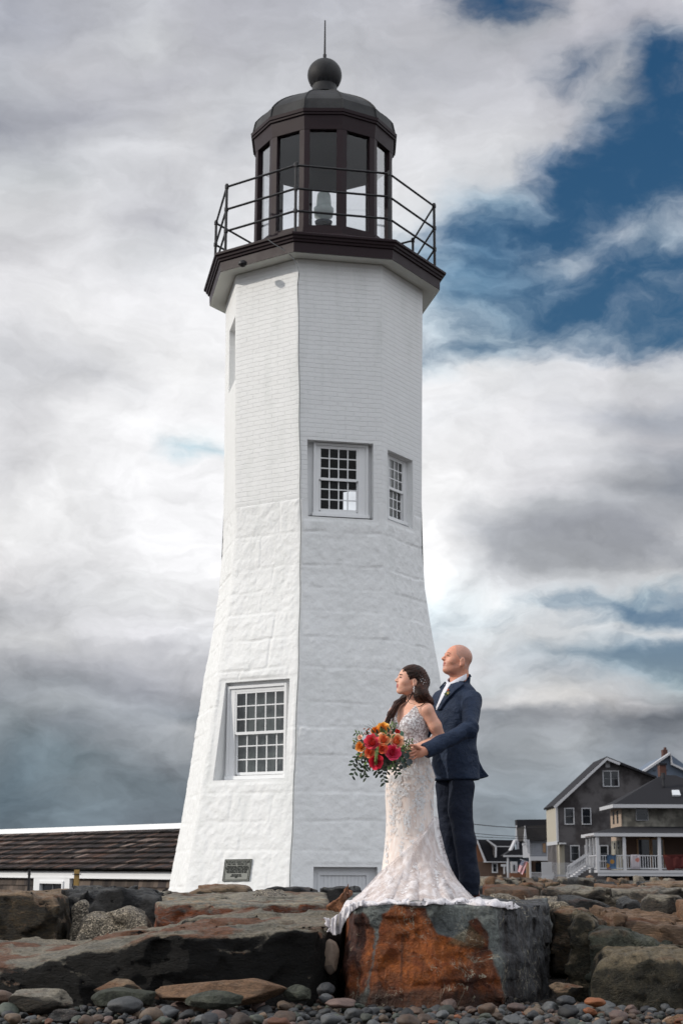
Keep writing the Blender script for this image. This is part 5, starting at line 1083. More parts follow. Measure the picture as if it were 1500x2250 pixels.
# ------------------------------------------------------------------ cobbles and pebbles
def blob(seed, n=14, sq=0.0, amp=0.1, flats=5):
    bm = bmesh.new(); bmesh.ops.create_icosphere(bm, subdivisions=n, radius=1.0)
    vs = np.array([v.co[:] for v in bm.verts]); fs = [tuple(v.index for v in f.verts) for f in bm.faces]; bm.free()
    r = np.random.RandomState(seed); rad = np.ones(len(vs))
    for _ in range(flats):                      # worn flats
        nn = r.normal(size=3); nn /= np.linalg.norm(nn); rad = np.minimum(rad, r.uniform(0.78 if flats < 8 else 0.62, 0.95 if flats < 8 else 0.85)/np.maximum(vs@nn, 0.05))
    rad = rad*(1+amp*vnoise(vs*1.3+seed*3.1)+amp*0.35*vnoise(vs*3.5+seed*1.7)); return vs*rad[:, None], fs
def peb_mat(name, c1, c2, sp=0.0):
    m, g, b, o = new_mat(name); tc = g.n('ShaderNodeTexCoord').outputs['Object']; oi = g.n('ShaderNodeObjectInfo').outputs['Random']
    q = g.vm('ADD', tc, g.xyz(g.math('MULTIPLY', oi, 50.0), 0.0, 0.0)); n = g.noise(q, 3.0, 6, 0.65, 0.5); n2 = g.noise(q, 40, 4, 0.7)
    c = g.mix(g.rng(n, 0.35, 0.65), lin(c1), lin(c2)); v = g.math('MULTIPLY', g.math('MULTIPLY_ADD', g.math('SUBTRACT', n2, 0.5), 0.7, 1.0), g.math('MULTIPLY_ADD', oi, 0.8, 0.34)); c = g.mix(1.0, c, g.xyz(v, v, v), 'MULTIPLY')
    if sp: k = g.sep(g.voro(tc, 9.0, out='Color'))[0]; c = g.mix(g.math('MULTIPLY', g.math('GREATER_THAN', k, 0.75), sp), c, lin((50, 46, 44)))
    g.put(b.inputs['Base Color'], c); b.inputs['Roughness'].default_value = 0.6; set_bump(g, b, n2, 0.25, 0.05); return m
PM = [('grey', peb_mat('grey_pebble', (88, 90, 92), (66, 68, 70))), ('dark grey', peb_mat('dark_pebble', (48, 50, 54), (36, 37, 40))), ('pinkish', peb_mat('pink_pebble', (108, 86, 78), (86, 72, 68))), ('greenish', peb_mat('green_pebble', (74, 80, 70), (56, 62, 56))), ('brown', peb_mat('brown_pebble', (96, 74, 58), (70, 56, 48))), ('tan', peb_mat('tan_pebble', (130, 108, 88), (104, 88, 74))), ('orange', peb_mat('orange_pebble', (140, 84, 48), (112, 66, 42)))]
peb_gran = peb_mat('speckled_pebble', (150, 132, 116), (130, 112, 98), 0.6)
def cobble(lab, l, t, r_, b_, Y, m, seed, depth=0.8, rz=0.0, tiltx=0.0, nm='cobble', amp=0.1):
    p0 = at(l, (t+b_)/2, Y); p1 = at(r_, (t+b_)/2, Y); z1 = at((l+r_)/2, t, Y).z; z0 = at((l+r_)/2, b_, Y).z
    ang = m.name.endswith('rock'); vs, fs = blob(seed, 5 if ang else 4, amp=amp, flats=16 if ang else 6); w = (p1.x-p0.x)/2; hh = (z1-z0)/2
    M = Matrix.Rotation(tiltx, 3, 'Y'); vs = (vs*np.array([1.08, 1.0, 1.08]))@np.array(M).T
    vs = vs/np.abs(vs).max(axis=0); vs = vs*np.array([w, w*depth, hh])
    vs += 0.05*min(w, hh)*fbm(vs*14+seed, 3)[:, None]*vs/np.maximum(np.linalg.norm(vs, axis=1), 1e-6)[:, None]
    ob = link_mesh(nm, vs, fs, m, smooth=True); ob.location = ((p0.x+p1.x)/2, Y+w*depth*0.5, (z0+z1)/2)
    tag(ob, lab, 'stone', 'large loose stones on the beach'); return ob
cb = [
 ('egg shaped speckled granite stone wedged left of the big rust boulder', 707, 2056, 746, 2142, 10.55, peb_gran, 1, 0.8, 0.06),
 ('long flat tan brown rock lying on the pebbles left of centre', 335, 2152, 632, 2214, 9.75, m_rtan, 2, 0.5, 0.12), 
 ('dark mottled round stone in front of the long tan rock', 398, 2176, 534, 2224, 9.45, m_rgreen, 3, 0.7, 0.0),
 ('reddish brown stone under the big dark slab', 205, 2150, 320, 2196, 9.95, m_rbrown, 4, 0.7, 0.0),
 ('dark green streaked stone in front of the reddish brown stone', 198, 2172, 355, 2226, 9.75, m_rgreen, 5, 0.6, 0.0),
 ('smooth grey oval stone in front of the dark green stone', 234, 2190, 316, 2230, 9.45, PM[0][1], 6, 0.8, 0.0),
 ('large grey stone with a hump at the lower left', 8, 2174, 158, 2232, 9.5, m_rgrey, 7, 0.6, 0.1),
 ('dark brown wedge stone at the lower left frame edge', 105, 2218, 178, 2256, 9.2, m_rdark, 8, 0.7, 0.2),
 ('greenish grey cobble at the end of the long tan rock', 622, 2164, 690, 2208, 9.85, m_rgreen, 9, 0.8, -0.2),
 ('rounded purple grey cobble in the gap left of the rust boulder', 695, 2158, 736, 2190, 10.1, PM[1][1], 10, 0.8, -0.2),
 ('small grey cobble below the purple grey cobble', 699, 2182, 732, 2206, 9.9, PM[0][1], 11, 0.8, 0.0),
 ('flat pinkish stone at the foot of the rust boulder', 713, 2194, 786, 2218, 9.8, PM[2][1], 12, 0.8, 0.0),
 ('brown flat cobble in the dark gap right of the rust boulder', 1205, 2156, 1286, 2198, 10.4, m_rbrown, 13, 0.7, -0.15),
 ('dark round cobble below the brown flat cobble', 1222, 2187, 1266, 2214, 10.05, PM[1][1], 14, 0.8, 0.0),
 ('angular grey cobble in the middle of the right gap', 1248, 2205, 1306, 2240, 9.75, PM[0][1], 15, 0.8, -0.3),
 ('orange brown cobble against the large right boulder', 1284, 2192, 1332, 2214, 9.9, PM[6][1], 16, 0.8, -0.2),
 ('pale grey cobble in front of the large right boulder', 1327, 2216, 1362, 2240, 9.6, PM[0][1], 17, 0.8, 0.3),
 ('pinkish grey rock at the bottom right corner', 1462, 2226, 1530, 2262, 9.3, m_rtan, 18, 0.8, 0.0),
 ('grey brown cobble at the very left edge below the slab', -30, 2176, 32, 2212, 9.9, PM[4][1], 19, 0.8, 0.0),
 ('tan upright cobble at the foot of the rust boulder right side', 1062, 2212, 1098, 2238, 9.7, PM[5][1], 20, 0.8, 0.3),
 ('bright orange pebble at the foot of the rust boulder right corner', 1130, 2222, 1153, 2242, 9.6, PM[6][1], 21, 0.9, 0.0),
 ('small brown rounded stone left below the blocky brown boulder', -20, 2066, 26, 2100, 12.2, m_rbrown, 22, 0.8, 0.0),
]
for a_ in cb: cobble(a_[0], *a_[1:8], depth=a_[8], tiltx=a_[9])
pr = random.Random(21); meshes = {}
def pebmesh(ci, sh):
    if (ci, sh) not in meshes:
        vs, fs = blob(100+sh*7+ci, 3, amp=0.2, flats=5+sh*4); me = bpy.data.meshes.new('pebble_shape'); me.from_pydata(vs.tolist(), [], fs); me.materials.append(PM[ci][1]); me.polygons.foreach_set('use_smooth', [True]*len(me.polygons)); meshes[ci, sh] = me
    return meshes[ci, sh]
placed = []
def groundz(x, y): return 0.0
tries = 0
while len(placed) < 300 and tries < 30000:
    tries += 1
    y = 9.0+1.5*pr.random()**1.15; x = pr.uniform(-2.45, 2.5)*(y/10); r_ = pr.choice([0.02, 0.024, 0.028, 0.032, 0.036, 0.042, 0.052, 0.068])*pr.uniform(0.8, 1.1)
    if any((x-a)**2+(y-b_)**2 < ((r_+c_)*0.80)**2 for a, b_, c_ in placed): continue
    px, py = proj((x, y, 0.03))
    if px < -10 or px > 1510 or py > 2262: continue
    if y > 10.2 and (px < 700 or 760 < px < 1190 or px > 1290): continue
    placed.append((x, y, r_)); ci = pr.choices(range(7), [6, 4, 3, 3, 3, 2, 0.7])[0]; me = pebmesh(ci, pr.randrange(4))
    o = bpy.data.objects.new('pebble', me); COL.objects.link(o)
    o.location = (x, y, r_*0.42+pr.uniform(-0.01, 0.02)); o.scale = (r_*pr.uniform(0.95, 1.25), r_*pr.uniform(0.8, 1.1), r_*pr.uniform(0.55, 0.8)); o.rotation_euler = (pr.uniform(-.35, .35), pr.uniform(-.35, .35), pr.uniform(0, 6.28))
    tag(o, f'{PM[ci][0]} rounded pebble lying among the beach pebbles', 'pebble', f'{PM[ci][0]} pebbles of the beach')
# smaller filling of the pebble bed, uncountable
vs0, fs0 = blob(5, 2, amp=0.12); allv = []; allf = []; allc = []
for k in range(5200):
    x = pr.uniform(-4.2, 4.2); y = 7.6+3.1*pr.random(); r_ = pr.uniform(0.014, 0.034)
    M = np.array(Matrix.Rotation(pr.uniform(0, 6.28), 3, 'Z') @ Matrix.Rotation(pr.uniform(-.5, .5), 3, 'X')); v = (vs0*np.array([r_*1.2, r_*0.95, r_*0.7]))@M.T+np.array([x, y, pr.uniform(-0.02, 0.012)])
    b0 = len(allv)*len(vs0); allv.append(v); allf += [tuple(b0+i for i in f) for f in fs0]
    cc = lin(pr.choice([(88, 90, 92), (60, 62, 64), (112, 90, 80), (80, 84, 76), (100, 84, 72), (120, 106, 90), (50, 50, 54), (74, 76, 80)])); allc.append(np.tile(np.array(cc)*pr.uniform(0.25, 0.7), (len(v), 1)))
m_grv = mat('small_gravel_stone', (255, 255, 255), 0.7, 0.25, 60, 0.2, 200, tint=True)
tag(link_mesh('gravel', np.concatenate(allv), allf, m_grv, smooth=True, cols=np.concatenate(allc)), kind='stuff')
# ================================================================== people
def WP(px, py, Y): return np.array(at(px, py, Y))
def frame(yaw, pitch=0.0, roll=0.0):
    "columns f (forward), s (towards the person's left), u (up); yaw 0 looks to image left, positive turns towards the camera"
    a, p = R(yaw), R(pitch)
    f = np.array([-math.cos(a)*math.cos(p), -math.sin(a)*math.cos(p), math.sin(p)]); s = np.array([math.sin(a), -math.cos(a), 0.0]); u = np.cross(f, s); u = u if u[2] > 0 else -u
    c, q = math.cos(R(roll)), math.sin(R(roll)); s2 = s*c+u*q; u2 = u*c-s*q
    return np.stack([f, s2, u2], 1)
def masked(P, m, f, far=0.3):
    d = np.full(len(P), far)
    if m.any(): d[m] = f(P[m])
    return d
def stack(P, O, M, rows):
    "torso-like body: rows of (height, forward shift, side shift, half side, half depth) in the frame M at O"
    q = (P-O)@M; u = q[:, 2]; r = np.array(rows); z = r[:, 0]
    g = lambda k: np.interp(u, z, r[:, k])
    hs, hf = g(3), g(4); x = (q[:, 0]-g(1))/hf; y = (q[:, 1]-g(2))/hs
    e = (np.abs(x)**2.3+np.abs(y)**2.3)**(1/2.3); d = (e-1)*np.minimum(hs, hf)*0.9
    return smax(d, np.maximum(z[0]-u, u-z[-1]), 0.03)
def head_sdf(P, O, M, k=1.0, male=True):
    q = ((P-O)@M)/k; a = q.copy(); a[:, 1] = np.abs(a[:, 1])
    d = ell(q, (-.012, 0, .035), (.103, .078, .090))
    d = smin(d, ell(q, (.030, 0, -.008), (.070, .062, .085)), .03)
    d = smin(d, ell(q, (.040, 0, -.058), (.060, .050, .044)), .025)
    d = smin(d, cap(a, (-.012, .052 if male else .046, -.050), (.072, .016, -.088), .021 if male else .015, .016), .022)
    d = smin(d, ell(q, (.086, 0, -.087), (.020, .022 if male else .017, .018)), .018)
    if male: d = smin(d, ell(q, (.035, 0, -.088), (.05, .045, .028)), .03)
    d = smin(d, ell(q, (.072, 0, -.036), (.032, .034, .040)), .02)
    d = smin(d, ell(a, (.060, .040, -.018), (.028, .022, .026)), .018)
    d = smin(d, cap(q, (.086, -.030, .032), (.086, .030, .032), .011 if male else .007), .014)
    d = smax(d, -ell(a, (.103, .031, .013), (.017, .018, .011)), .010)
    d = smin(d, ell(a, (.078, .031, .012), (.0135, .015, .0125)), .004)
    d = smin(d, cap(q, (.094, 0, .024), (.119, 0, -.008), .0065, .0115 if male else .0090), .008)
    d = smin(d, ell(a, (.107, .0115, -.0135), (.011, .007, .008)), .006)
    d = smax(d, -ell(a, (.112, .0065, -.0215), (.006, .0035, .004)), .003)
    d = smin(d, cap(a, (.1045, 0, -.0415), (.094, .019, -.0455), .0062, .003), .005)
    d = smin(d, cap(a, (.1045, 0, -.0535), (.094, .017, -.0495), .0075, .003), .005)
    d = smax(d, -cap(a, (.1125, 0, -.0475), (.099, .023, -.0478), .0022), .003)
    e = ell(a, (-.010, .079, -.014), (.020, .0085, .032)); e = smax(e, -ell(a, (-.004, .089, -.010), (.011, .007, .019)), .004); e = smin(e, ell(a, (-.002, .078, -.042), (.009, .007, .010)), .008)
    d = smin(d, e, .006)
    return d*k
def limb(P, pts, k=0.02):
    d = None
    for (a, ra), (b_, rb) in zip(pts[:-1], pts[1:]):
        c = cap(P, a, b_, ra, rb); d = c if d is None else smin(d, c, k)
    return d
def hand(P, palm, knk, fingers, thumb, r=0.0095):
    "palm: (centre, radii, M); fingers: chains of points; every finger its own chain"
    d = ell(P, palm[0], palm[1], palm[2] if len(palm) > 2 else None)
    for ch, kk in fingers:
        c = limb(P, [(p, r*kk*(1-0.1*i)) for i, p in enumerate(ch)], 0.003); d = smin(d, c, 0.007)
    d = smin(d, limb(P, [(p, r*1.15*(1-0.08*i)) for i, p in enumerate(thumb)], 0.004), 0.010)
    return d
def make(name, f, lo, hi, h, m, parent, matf=None, mats=None):
    Pv, Fv = sdf_mesh(f, lo, hi, h, 0.03)
    mi = matf(Pv[Fv].mean(1)) if matf else None
    return link_mesh(name, Pv, Fv, mats or m, parent, smooth=True, matidx=mi)
def skin_mat(name, c, c2):
    m, g, b, o = new_mat(name); tc = g.n('ShaderNodeTexCoord').outputs['Object']; n = g.noise(tc, 14, 5, 0.6)
    g.put(b.inputs['Base Color'], g.mix(g.rng(n, 0.3, 0.7), lin(c), lin(c2))); b.inputs['Roughness'].default_value = 0.48
    b.inputs['Subsurface Weight'].default_value = 0.12; b.inputs['Subsurface Radius'].default_value = (0.02, 0.008, 0.004); b.inputs['Subsurface Scale'].default_value = 0.3
    set_bump(g, b, g.math('ADD', g.noise(tc, 240, 3, 0.6), g.math('MULTIPLY', g.noise(tc, 50, 4, 0.6), 1.5)), 0.3, 0.004); return m
m_skinm = skin_mat('tanned_skin', (218, 156, 130), (206, 140, 114)); m_skinf = skin_mat('fair_skin', (226, 174, 150), (216, 160, 136))
m_lipf = mat('rose_lips', (170, 84, 80), 0.4, 0.05); m_lipm = mat('natural_lips', (160, 88, 76), 0.5, 0.05)
m_stub = skin_mat('shaved_scalp', (196, 146, 126), (180, 134, 118))
m_brow = mat('dark_brow_hair', (40, 26, 20), 0.8, 0.1); m_browm = mat('light_brown_brow_hair', (112, 74, 54), 0.8, 0.1)
m_eyew = mat('eye_white', (190, 180, 172), 0.3, 0.02); m_eyed = mat('dark_lashes_and_iris', (26, 20, 18), 0.4, 0.02)
def cloth_mat(name, c, c2, rough=0.8, fold=6.0, fb=0.35, sheen=0.2):
    m, g, b, o = new_mat(name); tc = g.n('ShaderNodeTexCoord').outputs['Object']
    n = g.noise(tc, fold, 4, 0.5, 0.6); w = g.noise(tc, 900, 2, 0.5); n2 = g.noise(tc, fold*4, 5, 0.6)
    g.put(b.inputs['Base Color'], g.mix(n2, lin(c), lin(c2))); b.inputs['Roughness'].default_value = rough; b.inputs['Sheen Weight'].default_value = sheen; b.inputs['Specular IOR Level'].default_value = 0.3
    set_bump(g, b, g.math('ADD', g.math('MULTIPLY', n, 1.0), g.math('ADD', g.math('MULTIPLY', n2, 0.35), g.math('MULTIPLY', w, 0.02))), fb, 0.06); return m
m_suit = cloth_mat('navy_suit_wool', (31, 48, 74), (22, 34, 54), rough=0.7, fb=0.7, sheen=0.0); m_trou = cloth_mat('navy_trouser_wool', (21, 31, 50), (14, 22, 38), fb=0.7, sheen=0.0)
m_shirt = cloth_mat('white_shirt_cotton', (222, 224, 232), (210, 212, 222), 0.7, 10, 0.15); m_tie = cloth_mat('white_silk_tie', (226, 226, 232), (208, 210, 220), 0.4, 14, 0.2)
# ------------------------------------------------------------------ groom
gb = WP(1030, 1972, 11.3); groom = thing('person', (gb[0], 11.3, 0.66), 'bald man in a navy suit standing behind the bride, looking up left', 'person')
HG = WP(1004, 1452, 11.33); MHG = frame(20, 9); MB_ = frame(40)
OG = WP(1000, 1716, 11.36); zpx = lambda py, px=1000, Y=11.36: WP(px, py, Y)[2]-OG[2]
xs = lambda px, py=1600: (WP(px, py, 11.36)[0]-WP(1000, 1716, 11.36)[0])
def rowg(py, px, hs, hf): dx = xs(px, py); return (zpx(py), dx*MB_[0, 0], dx*MB_[0, 1], hs, hf)
TG = [rowg(1718, 1000, .198, .156), rowg(1680, 1000, .188, .148), rowg(1640, 999, .170, .134), rowg(1600, 1000, .178, .138), rowg(1560, 1002, .195, .142), rowg(1532, 1004, .190, .124), rowg(1514, 1005, .140, .100), rowg(1502, 1007, .092, .084), rowg(1492, 1010, .082, .076), rowg(1483, 1013, .072, .066)]
shN, elN, wrN = WP(1037, 1538, 11.20), WP(1031, 1602, 10.94), WP(934, 1650, 10.76)
shF, elF, wrF = WP(970, 1538, 11.46), WP(925, 1612, 11.42), WP(900, 1655, 11.24)
ndir = (wrN-elN)/np.linalg.norm(wrN-elN)
hipN, knN, anN = WP(1013, 1722, 11.28), WP(1019, 1838, 11.24), WP(1030, 1957, 11.30)
hipF, knF, anF = WP(985, 1722, 11.44), WP(988, 1838, 11.47), WP(1000, 1957, 11.50)
def fing(Y0, *pts): return [WP(x, y, Y0+dy) for x, y, dy in pts]
hg = (WP(921, 1652, 10.745), (.046, .020, .042), None)
gF = [(fing(10.72, (914, 1643, 0), (902, 1647, -.012), (894, 1648, -.002), (888.5, 1646.5, .012)), 1.0), (fing(10.725, (912, 1650, -.005), (900, 1654, -.018), (893, 1655, -.004), (888.5, 1653, .012)), 1.02), (fing(10.73, (913, 1656, 0), (903, 1661, -.012), (896, 1662, 0), (892, 1660, .014)), 0.97), (fing(10.74, (916, 1662, 0), (908, 1667, -.008), (902, 1668, 0), (898, 1666, .012)), 0.86)]
gT = fing(10.715, (922, 1644, 0), (912, 1638, -.012), (904, 1637.5, -.012), (897.5, 1640, 0.0))
def body_g(P):
    z = P[:, 2]; zn = WP(1000, 1530, 11.3)[2]; za = WP(1000, 1640, 11.3)[2]
    d = masked(P, z > zn-0.15, lambda Q: smin(head_sdf(Q, HG, MHG, 1.0, True), cap(Q, HG+MHG@np.array([-.028, 0, -.05]), WP(1008, 1516, 11.36), .066, .074), .03))
    d = smin(d, masked(P, z < zn+0.2, lambda Q: stack(Q, OG+np.array([0, 0, .05]), MB_, [(max(a-.05, -.02), b_, c, e-.026, f_-.026) for a, b_, c, e, f_ in TG])), .03)
    d = smin(d, limb(P, [(shN, .058), (elN, .045), (wrN, .030)]), .03)
    d = smin(d, limb(P, [(shF, .058), (elF, .045), (wrF, .030)]), .03)
    d = smin(d, masked(P, z < za, lambda Q: np.minimum(limb(Q, [(hipN+np.array([0, 0, .06]), .075), (hipN, .075), (knN, .052), (anN, .038)]), limb(Q, [(hipF+np.array([0, 0, .06]), .075), (hipF, .075), (knF, .052), (anF, .038)]))), .03)
    m = np.linalg.norm(P-hg[0], axis=1) < 0.2
    d = smin(d, masked(P, m, lambda Q: smin(hand(Q, hg, None, gF, gT), cap(Q, wrN, hg[0], .030, .024), .015)), .008)
    hf_ = WP(893, 1660, 11.2); m = np.linalg.norm(P-hf_, axis=1) < 0.2
    d = smin(d, masked(P, m, lambda Q: hand(Q, (hf_, (.045, .02, .04)), None, [([hf_+np.array([-.03, 0, .025-.018*k]), hf_+np.array([-.07, -.005, .022-.018*k]), hf_+np.array([-.095, -.02, .018-.017*k])], 1.0-.05*k) for k in range(4)], [hf_+np.array([0, 0, .03]), hf_+np.array([-.03, -.01, .055]), hf_+np.array([-.055, -.015, .06])])), .01)
    return d
def mg(C):
    q = (C-HG)@MHG; lip = (q[:, 0] > .090) & (np.abs(q[:, 1]) < .021) & (q[:, 2] > -.060) & (q[:, 2] < -.036)
    st = (q[:, 2]-0.02 > (q[:, 0]-0.03)*1.1) & (q[:, 0] < 0.045) & (q[:, 2] > -0.055+0.0) & (np.abs(q[:, 1]) < .0815)
    jaw = (q[:, 2] < -.030) & (q[:, 2] > -.115) & (q[:, 0] > -.015) & (q[:, 2] < -.03-(0.06-np.clip(q[:, 0], 0, .06))*.3)
    st |= (q[:, 0] < -.03) & (q[:, 2] > -.06) & (np.abs(q[:, 1]) < .08)
    return np.where(lip, 1, np.where(st, 2, np.where(jaw, 3, 0)))
make('body', body_g, WP(870, 1990, 11.3)-np.array([0, .65, 0]), WP(1085, 1405, 11.3)+np.array([0, .45, 0]), 0.0048, m_skinm, groom, mg, [m_skinm, m_lipm, m_stub, skin_mat('stubbly_jaw_skin', (204, 146, 122), (190, 132, 110))])
def face_parts(O, M, k, parent, browm, squint, female=False):
    T = lambda v: Vector(O+M@(np.array(v)*k))
    for s in (-1, 1):
        mb = MB(); pts = [(.0955, .013, .034), (.0965, .022, .0375), (.0925, .034, .039), (.083, .045, .035)]
        mb.tube([T((x, s*y, z)) for x, y, z in pts], [.0026*k, .0046*k, .0042*k, .0015*k], 6); mb.build('eyebrow', browm, parent, smooth=True)
        mb = MB(); c = T((.0835, s*.031, .0125))
        vs, fs = blob(1, 2, amp=0, flats=0); mb.add([c+Vector(M@(v*np.array([.0085, .0125, .0055*squint])*k)) for v in vs], fs); mb.build('eye', m_eyew, parent, smooth=True)
        mb = MB(); c = T((.0885, s*.0300, .0125)); mb.add([c+Vector(M@(v*np.array([.0045, .0052, .0050*squint])*k)) for v in vs], fs); mb.build('iris', m_eyed, parent, smooth=True)
        mb = MB(); mb.tube([T((.0925, s*.019, .0135)), T((.0960, s*.027, .0135+.006*squint)), T((.0935, s*.038, .0130+.005*squint)), T((.0850, s*.047, .010))], [.001*k, .0028*k, .0030*k, .0015*k], 6)
        mb.build('eyelash', m_eyed if female else m_browm, parent, smooth=True)
face_parts(HG, MHG, 1.0, groom, m_browm, 0.7)
# jacket
def jacket(P):
    q = (P-OG)@MB_
    d = stack(P, OG, MB_, TG)
    wr = 0.006*np.sin(q[:, 2]*42+q[:, 1]*14)*np.clip(1-np.abs(q[:, 2]-0.25)/0.15, 0, 1)
    d = d+wr*0.6+0.005*vnoise(P*np.array([9, 9, 16]))+0.004*np.abs(vnoise(P*np.array([6, 6, 11])+4))
    up = limb(P, [(shN, .074), (elN, .058)], .02); fo = limb(P, [(elN, .058), (wrN-ndir*0.0, .056)], .02); fo = smax(fo, (P-wrN)@ndir-0.004, .006)
    fo = fo+0.0035*np.sin(((P-elN)@ndir)*62+((P-elN)@np.array([.3, .2, .9]))*40+2.5*vnoise(P*7))
    arm = smin(up, fo, .03); al = (P-elN)@ndir
    arm = arm+0.005*np.sin(((P-elN)@np.array([.6, .3, .74]))*75+2*vnoise(P*9))*np.clip(1-np.linalg.norm(P-elN, axis=1)/0.16, 0, 1)+0.003*vnoise(P*16)
    d = smin(d, arm, .014)
    fa = limb(P, [(shF, .076), (elF, .062), (wrF, .05)], .02); d = smin(d, fa, .03)
    yc = 11.42; pl = [tuple(WP(x, y, yc)[[0, 2]]) for x, y in ((1030, 1640), (1047, 1648), (1052, 1674), (1060, 1690), (1073, 1706), (1060, 1710), (1040, 1714), (1030, 1690))]
    fl = smax(sdpoly(P[:, 0], P[:, 2], pl), np.abs(P[:, 1]-yc-0.1*(P[:, 0]-WP(1050, 1700, yc)[0]))-0.045, .01)
    d = smin(d, fl, .02)
    hem = (OG[2]+0.004)-P[:, 2]; d = smax(d, hem, .006)
    nk = cap(P, HG+MHG@np.array([-.03, 0, -.08]), WP(1004, 1530, 11.34), .070, .066)
    return smax(d, -nk, .004)
jk = make('jacket', jacket, WP(870, 1725, 11.3)-np.array([0, .7, 0]), WP(1085, 1475, 11.3)+np.array([0, .4, .02]), 0.0058, m_suit, groom)
def bvh_of(o):
    me = o.data; off = Vector((0, 0, 0)); q = o.parent; 
    return BVHTree.FromPolygons([v.co.copy() for v in me.vertices], [tuple(p.vertices) for p in me.polygons])
def cast(b, px, py):
    d = Vector(raydir(px, py)).normalized(); r = b.ray_cast(Vector((0, 0, CAMZ)), d); return r[0], r[1]
def patch(name, b, outline, off, m, parent, step=2.2, skirt=0.004, bulge=None, smooth=True):
    "cloth piece lying on an existing surface, its outline read in the photograph"
    xs_ = [p[0] for p in outline]; ys_ = [p[1] for p in outline]; o2 = []
    n = len(outline)
    for i in range(n):
        a, c = outline[i], outline[(i+1) % n]; k = max(1, int(math.dist(a, c)/step))
        o2 += [Vector((a[0]+(c[0]-a[0])*j/k, a[1]+(c[1]-a[1])*j/k)) for j in range(k)]
    inner = [Vector((x+0.01*((i*7) % 5), y)) for i, x in enumerate(np.arange(min(xs_), max(xs_), step)) for y in np.arange(min(ys_), max(ys_), step)]
    def ins(p):
        c = False
        for i in range(n):
            (x0, y0), (x1, y1) = outline[i], outline[i-1]
            if (y0 > p.y) != (y1 > p.y) and p.x < (x1-x0)*(p.y-y0)/(y1-y0)+x0: c = not c
        return c
    inner = [p for p in inner if ins(p) and min((p-q).length for q in o2) > step*0.5]
    V, E, Fc = delaunay_2d_cdt(o2+inner, [], [list(range(len(o2)))], 1, 1e-4)[:3]
    vs = []; ok = []; last = None
    hits = [cast(b, v.x, v.y) for v in V]
    good = [h for h in hits if h[0] is not None]
    if not good: return None
    for v, h in zip(V, hits):
        if h[0] is None:
            j = min((k for k in range(len(V)) if hits[k][0] is not None), key=lambda k: (V[k]-v).length); Y = hits[j][0].y; p = at(v.x, v.y, Y); nn = hits[j][1]
        else: p, nn = h
        e = off+(bulge(v.x, v.y) if bulge else 0.0); vs.append((p+nn*e, p+nn*(off-skirt)))
    N = len(vs); allv = [a for a, c in vs]+[c for a, c in vs]; fs = []; cnt = {}
    for f in Fc:
        p0, p1, p2 = (allv[i] for i in f[:3]); nrm_ = (p1-p0).cross(p2-p0); vdir = p0-Vector((0, 0, CAMZ))
        f = tuple(f) if nrm_.dot(vdir) < 0 else tuple(f)[::-1]; fs.append(f)
        for i in range(len(f)): e = (f[i], f[(i+1) % len(f)]); cnt[e] = cnt.get(e, 0)+1
    for (a, c) in list(cnt):
        if (c, a) not in cnt: fs.append((c, a, a+N, c+N))
    return link_mesh(name, allv, fs, m, parent, smooth=smooth)
jb = bvh_of(jk)
patch('shirt_front', jb, [(982, 1498), (992, 1496), (990, 1512), (975, 1538), (964, 1559), (958, 1560), (956, 1550), (966, 1526), (974, 1506)], 0.004, m_shirt, groom, 2.0)
patch('tie', jb, [(982, 1500), (990, 1500), (990, 1507), (986, 1511), (981, 1522), (972, 1540), (964, 1557), (959, 1556), (964, 1540), (975, 1516), (980, 1508)], 0.009, m_tie, groom, 2.0)
patch('near_lapel', jb, [(1026, 1478), (1031, 1488), (1022, 1496), (1014, 1502), (1019, 1506), (1002, 1519), (984, 1538), (970, 1559), (963, 1561), (972, 1541), (985, 1518), (992, 1506), (1008, 1492)], 0.017, m_suit, groom, 2.0, 0.016)
patch('far_lapel', jb, [(979, 1499), (974, 1504), (967, 1512), (969, 1516), (962, 1532), (955, 1552), (957, 1560), (966, 1538), (975, 1514), (981, 1504)], 0.010, m_suit, groom, 2.0, 0.012)
C = Vector(WP(1004, 1490, 11.335)); fa, sa = Vector(MB_[:, 0]), Vector(MB_[:, 1]); mb = MB(); N = 36; rings = []
for (dr, dz) in ((0.004, -.024), (0.006, .016), (-.002, .018), (-.005, -.024)):
    rg = []
    for k in range(N):
        t = 2*math.pi*(k+0.5)/N; a = math.cos(t); gap = -0.016*max(0, a)**6*(1 if dz > 0 else 0)
        rg.append(C+fa*(a*(.078+dr))+sa*(math.sin(t)*(.073+dr))+Vector((0, 0, dz-0.040*a+gap)))
    rings.append(rg)
loft(mb, rings+[rings[0]]); mb.build('shirt_collar', m_shirt, groom, smooth=True)
def trousers(P):
    a = limb(P, [(hipN+np.array([0, 0, -.02]), .094), (WP(1010, 1782, 11.26), .084), (WP(1020, 1846, 11.24), .077), (WP(1031, 1925, 11.28), .070), (anN+np.array([0, 0, -.015]), .072)], .03)
    b_ = limb(P, [(hipF+np.array([0, 0, -.02]), .094), (knF+np.array([0, 0, .1]), .082), (knF, .076), (anF+np.array([0, 0, .05]), .068), (anF+np.array([0, 0, -.015]), .072)], .03)
    d = smin(a, b_, .015)+0.006*vnoise(P*np.array([14, 14, 3.5]))+0.002*np.sin(P[:, 2]*34+P[:, 0]*20+4*vnoise(P*4))+0.004*np.sin(P[:, 2]*60+3*vnoise(P*7))*np.clip(1-np.abs(P[:, 2]-(anN[2]+0.06))/.09, 0, 1)
    d = smax(d, P[:, 2]-(OG[2]+.012), .004); return smax(d, (anN[2]-.035)-P[:, 2], .008)
make('trousers', trousers, WP(930, 1985, 11.35)-np.array([0, .35, 0]), WP(1075, 1670, 11.35)+np.array([0, .4, 0]), 0.0065, m_trou, groom)
